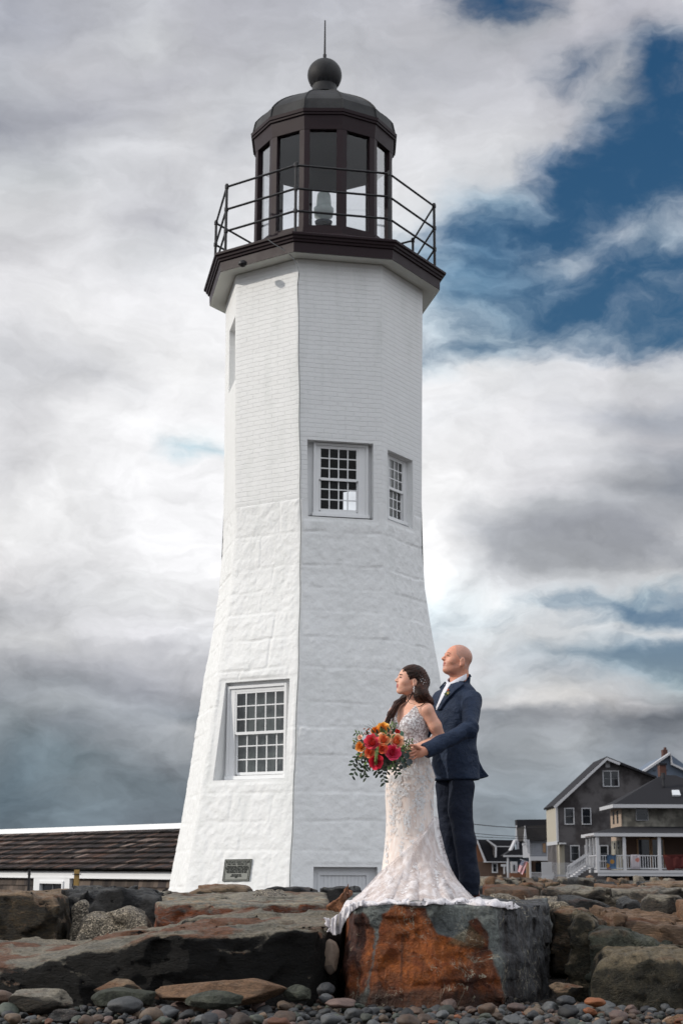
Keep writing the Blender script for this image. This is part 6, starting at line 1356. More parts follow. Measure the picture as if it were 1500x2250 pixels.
m_shoe = mat('brown_leather', (92, 44, 30), 0.35, 0.15, 8)
for kk, (an, dy) in enumerate(((anN, 0), (anF, 0))):
    z0 = 0.672; a = np.array([an[0]+.035, an[1]+.03, z0+.04]); t = a+MB_[:, 0]*0.23; t[2] = z0+.028
    f = lambda P, a=a, t=t, z0=z0: smax(smin(cap(P, a, t, .040, .036), cap(P, a, a+np.array([0, 0, .05]), .040, .038), .02), z0-P[:, 2], .004)
    make('shoe', f, np.minimum(a, t)-.08, np.maximum(a, t)+.13, 0.006, m_shoe, groom)
# boutonniere
def rose(mb, c, n, r, seed=0, rings=4, open_=1.0, c1=(1, 1, 1), c2=(1, 1, 1)):
    "spiral of curved petals round axis n; c1 heart tint, c2 outer tint"
    rr_ = random.Random(seed); n = Vector(n).normalized(); x = n.orthogonal().normalized(); y = n.cross(x); c = Vector(c)
    for k in range(rings):
        q = (k+0.6)/rings; rad = r*q; cnt = 3+k; h0 = r*(0.55-0.55*q**1.6*open_)
        for j in range(cnt):
            a0 = 2*math.pi*(j+rr_.uniform(-.12, .12))/cnt+k*0.9; wdt = 2*math.pi/cnt*0.66; vs = []; U, V = 5, 4; lean = rr_.uniform(0.9, 1.1)
            for v in range(V):
                tv = v/(V-1)
                for u in range(U):
                    tu = u/(U-1)*2-1; a = a0+tu*wdt*(0.55+0.45*math.sin(tv*2.6)); rr2 = rad*(0.45+0.62*tv**0.8*lean)*(1+0.10*math.cos(tu*1.5)); hh = -r*0.55*(1-tv)+h0*tv-r*0.16*tu*tu*tv+(0.09*r*open_*q*-1 if v == V-1 else 0)
                    vs.append(c+x*(rr2*math.cos(a))+y*(rr2*math.sin(a))+n*hh)
            m_ = q; col_ = tuple(c1[i]*(1-m_)+c2[i]*m_ for i in range(3)); kf = rr_.uniform(0.88, 1.08); col_ = tuple(v_*kf for v_ in col_)
            mb.add(vs, [(v*U+u, v*U+u+1, (v+1)*U+u+1, (v+1)*U+u) for v in range(V-1) for u in range(U-1)], col_)
    vs, fs = blob(seed+3, 2, amp=0.1); mb.add([c-n*r*0.3+Vector(v*r*0.5) for v in vs], fs, c1)
def leaf(mb, a, d, up, L, w, col_=(1, 1, 1), fold=0.25):
    a = Vector(a); d = Vector(d).normalized(); s = d.cross(Vector(up)).normalized(); nn = s.cross(d); vs = []; n = 5
    for i in range(n+1):
        t = i/n; ww = w*math.sin(math.pi*min(1, t*0.92+0.04))**0.8; p = a+d*(L*t)-nn*(L*0.25*t*t)
        vs += [p-s*ww+nn*(ww*fold), p, p+s*ww+nn*(ww*fold)]
    mb.add(vs, [(3*i, 3*i+1, 3*i+4, 3*i+3) for i in range(n)]+[(3*i+1, 3*i+2, 3*i+5, 3*i+4) for i in range(n)], col_)
def petal_mat(name, rough=0.6):
    m, g, b, o = new_mat(name); a = g.n('ShaderNodeAttribute', attribute_name='tint').outputs[0]; g.put(b.inputs['Base Color'], a); b.inputs['Roughness'].default_value = rough
    b.inputs['Subsurface Weight'].default_value = 0.15; b.inputs['Subsurface Radius'].default_value = (0.01, 0.006, 0.004); b.inputs['Subsurface Scale'].default_value = 0.3; return m
m_petal = petal_mat('flower_petal'); m_leaf = petal_mat('leaf_green', 0.5)
tocam = Vector((-0.35, -0.9, 0.15))
h_, n_ = cast(jb, 987, 1525); bt = h_+n_*0.02 if h_ else Vector(WP(987, 1525, 11.1))
mb = MB(); rose(mb, bt, n_+Vector((0, 0, .3)), 0.017, 3, 3, 1.0, lin((226, 206, 120)), lin((236, 228, 190))); bo = mb.build('boutonniere', m_petal, groom, col=True, smooth=True)
mb = MB(); rose(mb, bt+Vector((.002, 0, .024)), n_, 0.010, 4, 2, 1.0, lin((210, 90, 30)), lin((220, 120, 60))); rose(mb, bt+Vector((.020, 0, .008)), n_, 0.007, 5, 2, 1.0, lin((170, 40, 30)), lin((190, 60, 40))); mb.build('berry_cluster', m_petal, bo, col=True, smooth=True)
mb = MB()
for k in range(7): leaf(mb, bt-Vector((0, 0, .004)), (random.Random(k).uniform(-1, .6), 0, random.Random(k+9).uniform(-1, .9)), n_, .028, .006, lin((66, 84, 48)))
mb.build('leaf_sprig', m_leaf, bo, col=True)
# ------------------------------------------------------------------ bride
bb = WP(905, 1985, 11.02); bride = thing('person', (bb[0], 11.02, 0.66), 'woman with long dark hair in a white lace wedding gown holding the bouquet', 'person')
HB = WP(902, 1497, 11.0); MHB = frame(14, 5); KB_ = 0.955; MBB = frame(46)
OB = WP(900, 1710, 11.04); dzb = lambda py, px=900: WP(px, py, 11.04)[2]-OB[2]
def rowb(py, px, hs, hf, ff=0.0): dx = WP(px, py, 11.04)[0]-OB[0]; return (dzb(py), dx*MBB[0, 0]+ff, dx*MBB[0, 1], hs, hf)
TB = [rowb(1800, 900, .115, .095), rowb(1750, 899, .130, .105), rowb(1712, 900, .128, .102), rowb(1680, 900, .118, .094), rowb(1650, 899, .124, .100), rowb(1625, 898, .130, .104), rowb(1600, 898, .146, .108), rowb(1580, 900, .156, .100), rowb(1562, 903, .150, .078), rowb(1550, 905, .105, .058), rowb(1542, 906, .05, .045)]
ZUP = lambda py: WP(900, py, 11.0)[2]
bshN, belN, bwrN = WP(937, 1560, 10.90), WP(967, 1622, 10.955), WP(897, 1652, 10.87)
bshF, belF, bwrF = WP(868, 1566, 11.13), WP(838, 1622, 11.00), WP(868, 1650, 10.80)
hb1 = WP(880, 1655, 10.83); hb2 = WP(862, 1658, 10.76)
def bhand(P, c, sgn):
    F_ = [([c+np.array([-.02*sgn, -.02, .03-.018*k]), c+np.array([-.035*sgn, -.055, .028-.018*k]), c+np.array([-.01*sgn, -.075, .026-.018*k])], 0.85-.04*k) for k in range(4)]
    return hand(P, (c, (.032, .030, .038)), None, F_, [c+np.array([0, -.01, .03]), c+np.array([.01*sgn, -.04, .05]), c+np.array([-.01*sgn, -.06, .055])], .0085)
def torso_b(P):
    d = stack(P, OB, MBB, TB); c0 = WP(898, 1597, 11.04)
    for s in (-1, 1): d = smin(d, ell(P, c0+MBB@np.array([.075, s*.066, 0.0]), (.062, .060, .062)), .035)
    return d
def body_b(P):
    z = P[:, 2]
    nk = HB+MHB@np.array([-.028, 0, -.055])
    d = masked(P, z > ZUP(1560), lambda Q: smin(head_sdf(Q, HB, MHB, KB_, False), cap(Q, nk, WP(907, 1552, 11.045), .046, .050), .028))
    d = smin(d, masked(P, z < ZUP(1525), torso_b), .03)
    d = smin(d, limb(P, [(WP(915, 1549, 11.0), .034), (bshN, .047), (WP(955, 1595, 10.92), .046), (belN, .040), (bwrN, .026)]), .022)
    d = smin(d, limb(P, [(WP(890, 1552, 11.1), .034), (bshF, .045), (belF, .038), (bwrF, .025)]), .022)
    lg = [(WP(888, 1860, 10.98), .055), (WP(890, 1965, 10.98), .035)]; lg2 = [(WP(910, 1860, 11.08), .055), (WP(912, 1965, 11.08), .035)]
    d = smin(d, masked(P, z < ZUP(1700), lambda Q: np.minimum(limb(Q, [(WP(890, 1740, 11.0), .06)]+lg), limb(Q, [(WP(910, 1740, 11.07), .06)]+lg2))), .03)
    for c, w, sg in ((hb1, bwrN, 1), (hb2, bwrF, 1)):
        m = np.linalg.norm(P-c, axis=1) < .16; d = smin(d, masked(P, m, lambda Q: smin(bhand(Q, c, sg), cap(Q, w, c, .026, .024), .015)), .01)
    return d
def mbf(C):
    q = ((C-HB)@MHB)/KB_; return np.where((q[:, 0] > .091) & (np.abs(q[:, 1]) < .020) & (q[:, 2] > -.0605) & (q[:, 2] < -.0355), 1, 0)
make('body', body_b, WP(800, 1990, 11.0)-np.array([0, .5, 0]), WP(1000, 1455, 11.0)+np.array([0, .35, 0]), 0.0046, m_skinf, bride, mbf, [m_skinf, m_lipf])
face_parts(HB, MHB, KB_, bride, m_brow, 0.75, True)
# lace
def lace_mat(name, base, white, sc, thr, alpha=None):
    m, g, b, o = new_mat(name); tc = g.n('ShaderNodeTexCoord').outputs['Object']; w = g.vm('ADD', tc, g.vm('SCALE', g.vm('SUBTRACT', g.noise(tc, 30, 3, 0.5, out=1), (.5, .5, .5)), 0.02))
    v = g.voro(w, sc, 'F1'); v2 = g.voro(w, sc*2.3, 'DISTANCE_TO_EDGE'); n = g.noise(tc, 9, 3, 0.5)
    k = g.math('MAXIMUM', g.rng(g.math('ADD', v, g.math('MULTIPLY', n, 0.35)), thr, thr-0.1, 0, 1), g.math('MULTIPLY', g.rng(v2, .05, .02, 0, 1), 0.35))
    g.put(b.inputs['Base Color'], g.mix(k, lin(base), lin(white))); b.inputs['Roughness'].default_value = 0.85; b.inputs['Sheen Weight'].default_value = 0.2
    set_bump(g, b, k, 0.6, 0.004); return m
m_bod = lace_mat('dense_white_lace', (176, 164, 164), (228, 226, 228), 55, 0.72); m_app = mat('white_lace_thread', (240, 239, 240), 0.85, 0.05, 30, 0.2, 200)
def bodice(P):
    d = torso_b(P)-.0065; q = (P-OB)@MBB
    u0 = WP(873, 1596, 10.92)[2]-OB[2]; cx = (WP(873, 1596, 10.92)-OB)@MBB
    s = q[:, 1]-cx[1]*0.35
    vee = np.where(q[:, 0] > 0, (u0+np.abs(s)*1.75)-q[:, 2], (dzb(1600)+np.abs(s)*1.3)-q[:, 2])      # positive below the neckline
    d = smax(d, -vee*0.65, .003)
    arm = np.minimum(cap(P, bshN+MBB[:, 1]*0.03, bshN+MBB[:, 1]*0.10+np.array([0, 0, -.05]), .052, .045), cap(P, bshF-MBB[:, 1]*0.03, bshF-MBB[:, 1]*0.10+np.array([0, 0, -.05]), .050, .045))
    d = smax(d, -arm, .004); d = smax(d, dzb(1662)-q[:, 2], .004); return smax(d, q[:, 2]-dzb(1548), .004)
bodm = make('bodice', bodice, WP(830, 1670, 11.0)-np.array([0, .35, 0]), WP(975, 1540, 11.0)+np.array([0, .35, 0]), 0.0046, m_bod, bride)
# skirt
SK = [(1636, 899, 41, .108, 11.03), (1655, 899, 41.5, .112, 11.03), (1680, 900, 47, .125, 11.04), (1705, 902, 53.5, .145, 11.04), (1750, 899, 53, .15, 11.04), (1800, 899.5, 52, .15, 11.04), (1840, 901, 54.5, .155, 11.04), (1870, 905, 61, .17, 11.03), (1897, 908, 68, .19, 11.02), (1918, 913, 75, .22, 11.0), (1937, 912, 90, .25, 10.97), (1952, 910, 103, .29, 10.95), (1966, 908, 117, .33, 10.93), (1978, 906, 130, .37, 10.92), (1991, 905, 146, .41, 10.90)]
NT = 220; NR = 130; ys = [r_[0] for r_ in SK]; vs = []
for i in range(NR+1):
    y = 1636+(1991-1636)*i/NR; cx, a, b_, yc = (np.interp(y, ys, [r_[k] for r_ in SK]) for k in (1, 2, 3, 4)); z = at(cx, y, yc).z; fl = max(0, (y-1850)/140.0)
    xc = at(cx, y, yc).x; ax = a*depth_of((xc, yc, z))/F
    for j in range(NT):
        t = 2*math.pi*j/NT; pl = 0.010+0.055*fl; ph = 1.6*math.sin(y*0.004)
        w = 1+pl*(0.6*math.sin(11*t+ph)+0.5*math.sin(17*t-1.3*ph+1)+0.35*math.sin(29*t+2+ph*2))*(0.25+fl)+0.006*math.sin(7*t+y*.05)
        vs.append((xc+ax*w*math.cos(t), yc+b_*w*math.sin(t), z+0.004*math.sin(9*t)*fl))
fs = [((i+1)*NT+j, (i+1)*NT+(j+1) % NT, i*NT+(j+1) % NT, i*NT+j) for i in range(NR) for j in range(NT)]
def tulle_mat(name, c, c2, al=(1, 1), streak=30):
    m, g, b, o = new_mat(name); tc = g.n('ShaderNodeTexCoord').outputs['Object']; s = g.noise(g.vm('MULTIPLY', tc, (1.6, 1.6, 0.22)), streak, 5, 0.6, 0.5); fl = g.voro(g.vm('ADD', tc, g.vm('SCALE', g.noise(tc, 40, 3, .5, out=1), .02)), 30.0)
    k = g.rng(s, .38, .64); k = g.math('MAXIMUM', k, g.math('MULTIPLY', g.rng(fl, .34, .22, 0, 1), g.rng(g.noise(tc, 8, 3), .45, .6, 0, .7)))
    g.put(b.inputs['Base Color'], g.mix(k, lin(c), lin(c2))); b.inputs['Roughness'].default_value = 0.8; b.inputs['Sheen Weight'].default_value = 0.3
    if al != (1, 1): g.put(b.inputs['Alpha'], g.fmix(k, al[0], al[1]))
    set_bump(g, b, s, 0.12, 0.01); return m
m_nude = tulle_mat('blush_lined_tulle', (222, 204, 194), (240, 232, 227)); m_over = tulle_mat('sheer_white_tulle', (204, 192, 190), (230, 226, 228), (0.35, 0.75), 12); m_train = tulle_mat('white_train_tulle', (196, 190, 192), (222, 219, 223), (1, 1), 26)
sk = link_mesh('skirt', vs, fs, m_nude, bride, smooth=True); sb = BVHTree.FromPolygons([Vector(v) for v in vs], fs)
def flaps(x, y):
    a = math.atan2(y-1790, x-955); return 0.012+0.009*(math.sin(a*19)+0.5*math.sin(a*31+1))*min(1, max(0, (y-1800)/120))
patch('overskirt', sb, [(951, 1794), (956, 1800), (958, 1822), (969, 1873), (984, 1908), (1001, 1937), (1020, 1960), (1046, 1984), (1000, 1990), (905, 1992), (800, 1992), (768, 1990), (780, 1978), (796, 1966), (818, 1943), (841, 1917), (868, 1892), (900, 1862), (928, 1832), (944, 1808)], 0.012, m_over, bride, 3.0, 0.008, flaps)
# raised lace flowers on gown
fr2 = random.Random(8); bb2 = bvh_of(bodm); mbA = MB(); mbB = MB()
def floret(mb, p, n, r):
    n = n.normalized(); x = n.orthogonal().normalized(); a0 = fr2.uniform(0, 6.28); y = n.cross(x); k = 5; c = p+n*.0035; vs = [c]
    for i in range(k):
        a = a0+2*math.pi*i/k; e = a0+2*math.pi*(i+.5)/k
        vs += [c+(x*math.cos(a-.38)+y*math.sin(a-.38))*r*.75+n*.001, c+(x*math.cos(a)+y*math.sin(a))*r+n*.004, c+(x*math.cos(a+.38)+y*math.sin(a+.38))*r*.75+n*.001]
    mb.add(vs, [(0, 3*i+1, 3*i+2, 3*i+3) for i in range(k)])
CL = [(873, 1752, 9, 36, 70), (863, 1806, 8, 28, 45), (895, 1806, 8, 30, 50), (921, 1755, 13, 42, 110), (930, 1716, 14, 20, 45), (881, 1862, 4, 20, 16), (924, 1822, 8, 9, 20), (850, 1870, 4, 36, 26), (956, 1924, 6, 32, 30), (944, 1700, 9, 34, 50), (870, 1705, 20, 22, 80), (900, 1690, 26, 18, 90), (858, 1740, 8, 40, 45), (888, 1735, 9, 24, 40), (947, 1770, 4, 40, 26), (905, 1850, 4, 12, 8), (870, 1930, 16, 16, 10), (905, 1915, 14, 14, 9), (880, 1960, 40, 14, 14)]
for cx, cy, wx, wy, n in CL:
    for _ in range(n):
        x, y = fr2.gauss(cx, wx*.55), fr2.gauss(cy, wy*.55); h_, n_ = cast(sb, x, y)
        if h_ is not None and y > 1660: floret(mbA, h_+n_*(.014 if cy > 1890 else .0), n_, fr2.uniform(.007, .013))
mbA.build('lace_embroidery', m_app, sk)
for _ in range(420):
    x, y = fr2.uniform(846, 950), fr2.uniform(1545, 1665); h_, n_ = cast(bb2, x, y)
    if h_ is not None: floret(mbB, h_, n_, fr2.uniform(.005, .010))
mbB.build('lace_embroidery', m_app, bodm)
# train spread over the boulder and down its left side
rb_ = BVHTree.FromPolygons([mainrock.matrix_basis @ v.co for v in mainrock.data.vertices], [tuple(p.vertices) for p in mainrock.data.polygons])
def trf(x, y): return 0.010+0.006*math.sin(x*.16+y*.1)+0.004*0.5*math.sin(x*.37-y*.2+2)
patch('train', rb_, [(742, 2004), (762, 1984), (800, 1979), (900, 1981), (1000, 1979), (1046, 1977), (1075, 1980), (1100, 1984), (1118, 1986), (1131, 1989), (1141, 1995), (1128, 1997), (1112, 1994), (1092, 1995), (1070, 1991), (1046, 1991), (1020, 1987), (985, 1989), (950, 1986), (905, 1990), (860, 1987), (820, 1991), (790, 1994), (772, 2004), (762, 2018), (756, 2036), (750, 2056), (742, 2052)], 0.006, m_train, bride, 3.0, 0.004, trf)
def left_train(P):
    yc = 10.40+0.03*np.sin(P[:, 0]*70+2*P[:, 2])+0.015*np.sin(P[:, 0]*160+5*vnoise(P*6))+0.25*np.clip(P[:, 2]-0.60, 0, 1)
    ol = [tuple(WP(x, y, 10.40)[[0, 2]]) for x, y in ((800, 1976), (768, 1986), (745, 2006), (728, 2018), (709, 2016), (716, 2026), (711, 2032), (722, 2040), (717, 2049), (728, 2049), (732, 2056), (747, 2054), (756, 2030), (768, 2008), (790, 1992), (815, 1986))]
    d = sdpoly(P[:, 0]+.004*vnoise(P*50), P[:, 2]+.004*vnoise(P*50+7), ol); return smax(d, np.abs(P[:, 1]-yc)-0.007, .004)
make('train_edge', left_train, WP(700, 2066, 10.4)-np.array([0, .12, 0]), WP(830, 1965, 10.4)+np.array([0, .2, .0]), 0.0052, m_train, bride)
# hair
m_hair, g, b, o = new_mat('dark_brown_hair'); tc = g.n('ShaderNodeTexCoord').outputs['Object']; s = g.noise(g.vm('MULTIPLY', tc, (2.6, 2.6, 0.5)), 55, 4, .6, .8); s2 = g.noise(tc, 6, 3)
g.put(b.inputs['Base Color'], g.mix(g.rng(g.math('MULTIPLY', s, g.math('ADD', s2, .5)), .42, .7), lin((28, 16, 13)), lin((84, 48, 34)))); b.inputs['Roughness'].default_value = .45; b.inputs['Specular IOR Level'].default_value = .22; set_bump(g, b, s, .8, .006)
def hair(P):
    q = ((P-HB)@MHB)/KB_; a = q.copy(); a[:, 1] = np.abs(a[:, 1])
    d = ell(q, (-.020, 0, .034), (.113, .088, .100)); d = smin(d, ell(q, (-.055, 0, -.01), (.075, .075, .075)), .03)
    cut = (q[:, 0]-.062)-(q[:, 2]-.055)*.55; d = smax(d, cut*.85, .010)
    low = -.058-q[:, 2]+(q[:, 0]+.05)*0.3; d = smax(d, low*.8, .02)
    d = smax(d, -ell(a, (.006, .092, -.020), (.034, .030, .036)), .008)
    d = smin(d*KB_, ell(P, HB+MHB@np.array([-.098, .015, .002]), (.042, .04, .045)), .03)
    f1 = limb(P, [(HB+MHB@np.array([-.075, .045, -.025]), .044), (WP(925, 1528, 10.93), .052), (WP(937, 1543, 10.97), .046), (WP(945, 1560, 11.06), .022)], .03)
    f2 = limb(P, [(HB+MHB@np.array([-.05, -.03, -.05]), .04), (WP(893, 1534, 11.10), .036), (WP(873, 1548, 11.10), .030), (WP(858, 1570, 11.02), .024), (WP(847, 1594, 10.98), .009)], .02)
    d = smin(d, f1, .03); d = smin(d, f2, .02)
    return d+0.0012*np.sin((q[:, 0]*160+q[:, 2]*260)+5*vnoise(P*9))+.001*vnoise(P*40)
hr = make('hair', hair, WP(835, 1606, 11.0)-np.array([0, .3, 0]), WP(965, 1455, 11.0)+np.array([0, .3, .0]), .0042, m_hair, bride)
for pts in (((906, 1520), (900, 1532), (893, 1545), (887, 1554)), ((909, 1524), (897, 1527), (894, 1538), (900, 1545), (912, 1548)), ((938, 1541), (924, 1551), (908, 1556)), ((905, 1526), (896, 1540), (889, 1552))):
    mb = MB(); P0 = [Vector(WP(x, y, 10.86+0.004*i)) for i, (x, y) in enumerate(pts)]; mb.tube(P0, [.0045, .0035, .0028, .001][:len(P0)-1]+[.001], 5); mb.build('hair_strand', m_hair, bride, smooth=True)
lk = random.Random(31)
def locks(pts, n, spread, r0):
    for _ in range(n):
        ox, oy, oz = lk.gauss(0, spread), lk.gauss(0, spread*.5), lk.gauss(0, .02); mb = MB(); q = []
        for i, (x, y, Y) in enumerate(pts): q.append(Vector(WP(x+ox*(.5+i*.25)+lk.gauss(0, .8), y+oy+lk.gauss(0, .8), Y+oz*.5-.03)))
        sm_ = []
        for i in range(len(q)-1):
            for t in (0, .33, .66): sm_.append(q[i].lerp(q[i+1], t))
        sm_.append(q[-1]); mb.tube(sm_, [r0*(1-.8*i/len(sm_)) for i in range(len(sm_))], 4); mb.build('hair_lock', m_hair, bride, smooth=True)
locks([(885, 1540, 11.06), (872, 1550, 11.05), (860, 1568, 10.99), (850, 1588, 10.96), (843, 1602, 10.95)], 16, 4.5, .005)
locks([(914, 1512, 10.92), (922, 1528, 10.89), (932, 1540, 10.91), (946, 1550, 10.98)], 14, 5, .005)
locks([(886, 1474, 10.93), (900, 1468, 10.92), (918, 1474, 10.91), (930, 1490, 10.92)], 6, 2.5, .003)
m_pearl = mat('pearl_and_silver', (232, 230, 232), .2, .03, spec=.8)
hb_ = bvh_of(hr); mb = MB(); vsb, fsb = blob(2, 1, amp=0, flats=0)
for dx, dy, r_ in ((0, 0, .006), (4, 3, .005), (-3, 5, .005), (2, 8, .005), (-5, 1, .0045), (6, 8, .004), (-2, -5, .004), (-6, -8, .0035), (1, 12, .004)):
    h_, n_ = cast(hb_, 928+dx, 1492+dy)
    if h_ is not None: mb.add([h_+n_*.004+Vector(v*r_*.72) for v in vsb], fsb)
mb.build('hair_comb', m_pearl, bride, smooth=True)
mb = MB(); e0 = HB+MHB@(np.array([-.002, .092, -.052])*KB_)
for k, (dx, r_) in enumerate(((0, .004), (.003, .005), (-.004, .005), (.001, .006), (.004, .005), (-.003, .005), (0, .004))): mb.add([Vector(e0)+Vector((dx, -.004, -.0065*k))+Vector(v*r_) for v in vsb], fsb)
mb.build('earring', m_pearl, bride, smooth=True)
# ================================================================== bouquet
BY = 10.62; bc = WP(842, 1650, BY); bouquet = thing('bouquet', tuple(bc), 'large bouquet of orange and coral roses with trailing green leaves held by the couple', 'bouquet')
mb = MB(); mb.tube([Vector(WP(868, 1656, 10.72)), Vector(WP(880, 1672, 10.78)), Vector(WP(888, 1690, 10.82))], [.022, .018, .022], 10); mb.build('stems', m_leaf, bouquet, col=True)
core, fc = blob(12, 3, amp=.15, flats=3); mb = MB(); mb.add([Vector(bc)+Vector((.01, .05, 0))+Vector(v*np.array([.15, .10, .13])) for v in core], fc, lin((34, 46, 28))); mb.build('foliage_base', m_leaf, bouquet, col=True)
def outward(px, py):
    d = Vector(((px-842)/305., 0, (1650-py)/305.)); return Vector((d.x*2.6, -1.0, d.z*2.6+.15)).normalized(), max(0, 1-(d.length/.26)**2)
FL = [(841, 1598, 13, (232, 140, 40), (244, 178, 92), 'yellow orange rose at the top'), (825, 1605, 10, (226, 116, 26), (240, 146, 60), 'deep orange rose'), (843, 1624, 13, (226, 104, 60), (242, 166, 118), 'peach orange rose'), (872, 1627, 15, (226, 108, 50), (244, 184, 150), 'pale peach rose with orange heart'), (817, 1630, 16, (196, 60, 40), (236, 84, 108), 'coral pink peony'), (791, 1640, 11, (228, 128, 34), (240, 160, 90), 'yellow orange rose'), (811, 1653, 11, (214, 84, 44), (236, 128, 90), 'coral orange rose'), (840, 1644, 11, (196, 66, 36), (226, 104, 70), 'burnt orange rose'), (863, 1653, 16, (196, 32, 66), (234, 80, 116), 'bright pink peony'), (826, 1674, 15, (170, 22, 44), (216, 56, 80), 'crimson pink peony'), (796, 1661, 7, (232, 150, 90), (240, 178, 130), 'peach bud'), (873, 1607, 6, (176, 24, 20), (200, 44, 34), 'small red rose'), (857, 1609, 6, (222, 170, 150), (236, 196, 176), 'small blush flower'), (853, 1616, 6, (220, 176, 156), (236, 200, 180), 'small blush flower'), (790, 1620, 6, (218, 160, 140), (236, 190, 170), 'small blush flower'), (820, 1644, 5, (226, 160, 140), (238, 190, 170), 'small blush bud'), (849, 1656, 5, (214, 140, 120), (230, 170, 150), 'small blush bud')]
for i, (px, py, r_, c1, c2, lab) in enumerate(FL):
    n, dp = outward(px, py); p = WP(px, py, BY-.015-.125*dp+(0.015 if r_ < 8 else 0)); mb = MB(); peony = 'peony' in lab
    rose(mb, p, n, r_/305.*1.02, i*7+2, 6 if r_ > 8 else 3, .75 if peony else 1.0, tuple(min(1, v*.95) for v in lin(c1)), tuple(min(1, v*1.4) for v in lin(c2)))
    o_ = mb.build('peony' if peony else 'rose' if r_ > 6.5 else 'small_flower', m_petal, bouquet, col=True, smooth=True); o_['label'] = lab
br = random.Random(4)
def spray(name, pts, n, L, w, cols_, spread=1.0, Y=BY):
    mb = MB(); P0 = [Vector(WP(x, y, Y+dy)) for x, y, dy in pts]
    mb.tube(P0, .0018, 5, lin((70, 66, 40)))
    for k in range(n):
        t = (k+.5)/n*(len(P0)-1); i = min(int(t), len(P0)-2); p = P0[i].lerp(P0[i+1], t-i); d = (P0[i+1]-P0[i]).normalized(); s = d.cross(Vector((0, -1, 0))).normalized()*(1 if k % 2 else -1)
        c_ = lin(br.choice(cols_)); kf = br.uniform(.7, 1.15); leaf(mb, p, d*.6+s*spread+Vector((0, br.uniform(-.6, .1), 0)), (br.uniform(-.5, .5), -1, br.uniform(-.3, .6)), L*br.uniform(.8, 1.15), w*br.uniform(.85, 1.1), tuple(v*kf for v in c_))
    mb.build(name, m_leaf, bouquet, col=True)
GD = [(46, 66, 44), (56, 78, 48), (38, 54, 40)]; GL = [(92, 120, 58), (76, 104, 50), (108, 132, 74)]; GE = [(74, 96, 86), (60, 82, 74), (86, 106, 94)]
for pts, n in (([(802, 1662, 0), (790, 1672, -.02), (782, 1690, -.03), (773, 1708, -.02)], 11), ([(808, 1668, 0), (800, 1682, -.02), (798, 1698, -.03), (804, 1712, -.02)], 10), ([(800, 1658, 0), (786, 1660, -.02), (778, 1672, -.02), (773, 1682, -.01)], 8), ([(822, 1682, 0), (826, 1692, -.02), (831, 1702, -.02)], 6), ([(836, 1680, 0), (841, 1700, -.03), (845, 1722, -.02)], 10), ([(858, 1672, 0), (868, 1690, -.03), (874, 1704, -.02)], 8), ([(848, 1676, 0), (852, 1690, -.02), (848, 1700, 0)], 6), ([(812, 1676, 0), (806, 1690, -.02), (790, 1700, -.02)], 7)):
    spray('leaf_spray', pts, n, .036, .0085, GD)
for pts, n in (([(880, 1640, 0), (892, 1632, -.03), (906, 1628, -.03)], 9), ([(880, 1646, -.02), (890, 1642, -.05), (899, 1640, -.05)], 8), ([(856, 1606, 0), (862, 1596, -.02), (866, 1588, 0)], 8), ([(838, 1612, -.05), (850, 1611, -.08), (858, 1616, -.06)], 7), ([(800, 1614, 0), (790, 1612, -.01), (779, 1611, 0)], 7), ([(800, 1630, 0), (786, 1626, -.01), (776, 1632, 0)], 7)):
    spray('fern_sprig', pts, n, .026, .006, GL)
spray('green_flower_spike', [(829, 1640, -.14), (826, 1660, -.16), (825, 1680, -.13)], 26, .014, .006, [(122, 140, 70), (100, 120, 56)], .9)
mb = MB()
for k in range(46):      # cream astilbe plumes
    p = Vector(WP(868+k*.75+br.uniform(-3, 3), 1668+k*.35+br.uniform(-4, 4), BY-.02)); v_, f_ = blob(k, 1, amp=.2); mb.add([p+Vector(v*.0055) for v in v_], f_, lin((212, 196, 168)))
mb.build('cream_plume', m_petal, bouquet, col=True)
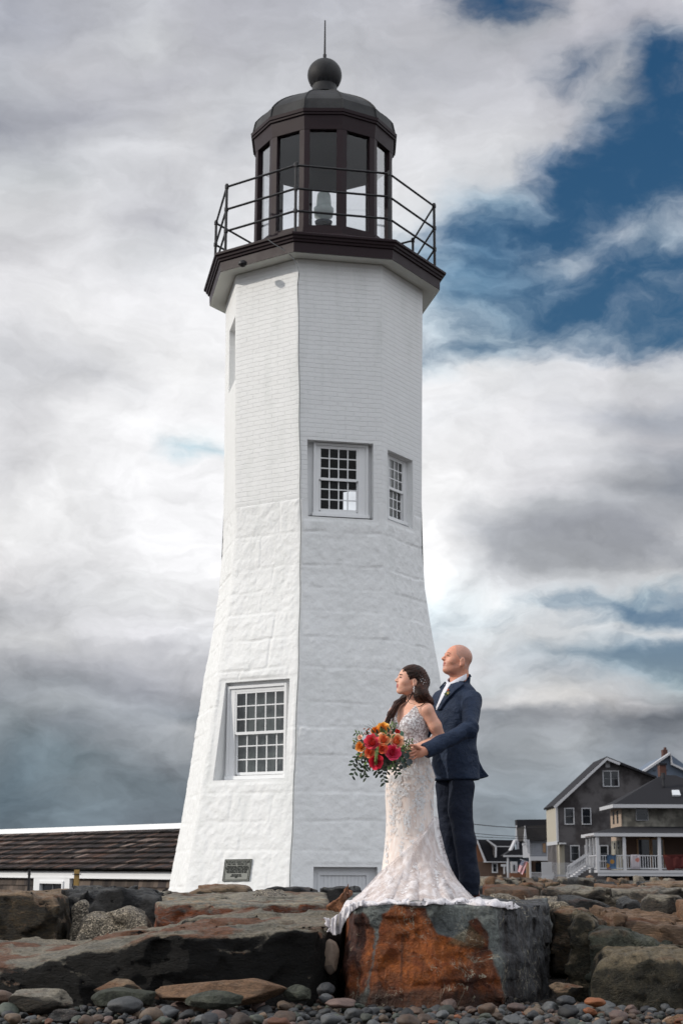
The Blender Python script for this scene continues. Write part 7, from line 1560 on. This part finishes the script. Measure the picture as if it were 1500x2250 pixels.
for px, py, r_ in ((881, 1612, 6.5), (779, 1640, 6.5), (784, 1622, 5), (877, 1657, 6.5), (875, 1667, 7), (893, 1661, 7), (899, 1675, 8), (886, 1672, 7), (889, 1682, 6), (880, 1686, 5)):
    n, dp = outward(px, py); p = Vector(WP(px, py, BY-.03)); mb = MB(); x = n.orthogonal().normalized(); y = n.cross(x); k = 12; rr_ = r_/305.
    vs = [p]+[p+(x*math.cos(6.283*j/k)+y*math.sin(6.283*j/k))*rr_*br.uniform(.93, 1.05)+n*.004*math.cos(12.5*j/k) for j in range(k)]; c_ = lin(br.choice(GE))
    mb.add(vs, [(0, 1+j, 1+(j+1) % k) for j in range(k)], tuple(v*br.uniform(.6, 1) for v in c_)); mb.build('eucalyptus_leaf', m_leaf, bouquet, col=True, smooth=True)
mb = MB()
for k in range(22): p = Vector(WP(804+br.uniform(-8, 8), 1607+br.uniform(-7, 7), BY-.02+br.uniform(-.02, .02))); v_, f_ = blob(k, 1, amp=.1); mb.add([p+Vector(v*br.uniform(.004, .006)) for v in v_], f_, lin((168, 100, 70)))
for k in range(14): p = Vector(WP(782+br.uniform(-6, 6), 1627+br.uniform(-6, 6), BY-.01)); v_, f_ = blob(k, 1, amp=.1); mb.add([p+Vector(v*.0045) for v in v_], f_, lin((150, 156, 96)))
mb.build('berries', m_petal, bouquet, col=True, smooth=True)
mb = MB()
for k, (x, y) in enumerate(((812, 1582), (806, 1590), (818, 1580), (800, 1596), (796, 1592))): mb.tube([Vector(WP(828-k, 1612, BY)), Vector(WP((x+828)/2+2, (y+1610)/2-2, BY)), Vector(WP(x, y, BY))], [.0016, .0012, .0006], 4, lin((96, 108, 96)))
mb.build('wispy_grass', m_leaf, bouquet, col=True)

# loose small leaves tucked between the flowers
mb = MB()
for k in range(60):
    a = br.uniform(0, 6.28); rr_ = br.uniform(.3, 1.0)**.6; px, py = 842+math.cos(a)*rr_*54, 1646+math.sin(a)*rr_*46; n, dp = outward(px, py)
    p = Vector(WP(px, py, BY-.02-.11*dp)); c_ = lin(br.choice(GD+GL)); leaf(mb, p, Vector((math.cos(a), -.35, -math.sin(a)))+Vector((br.uniform(-.5, .5), 0, br.uniform(-.5, .5))), n, .032, .008, tuple(v*br.uniform(.7, 1.2) for v in c_))
mb.build('filler_leaves', m_leaf, bouquet, col=True)
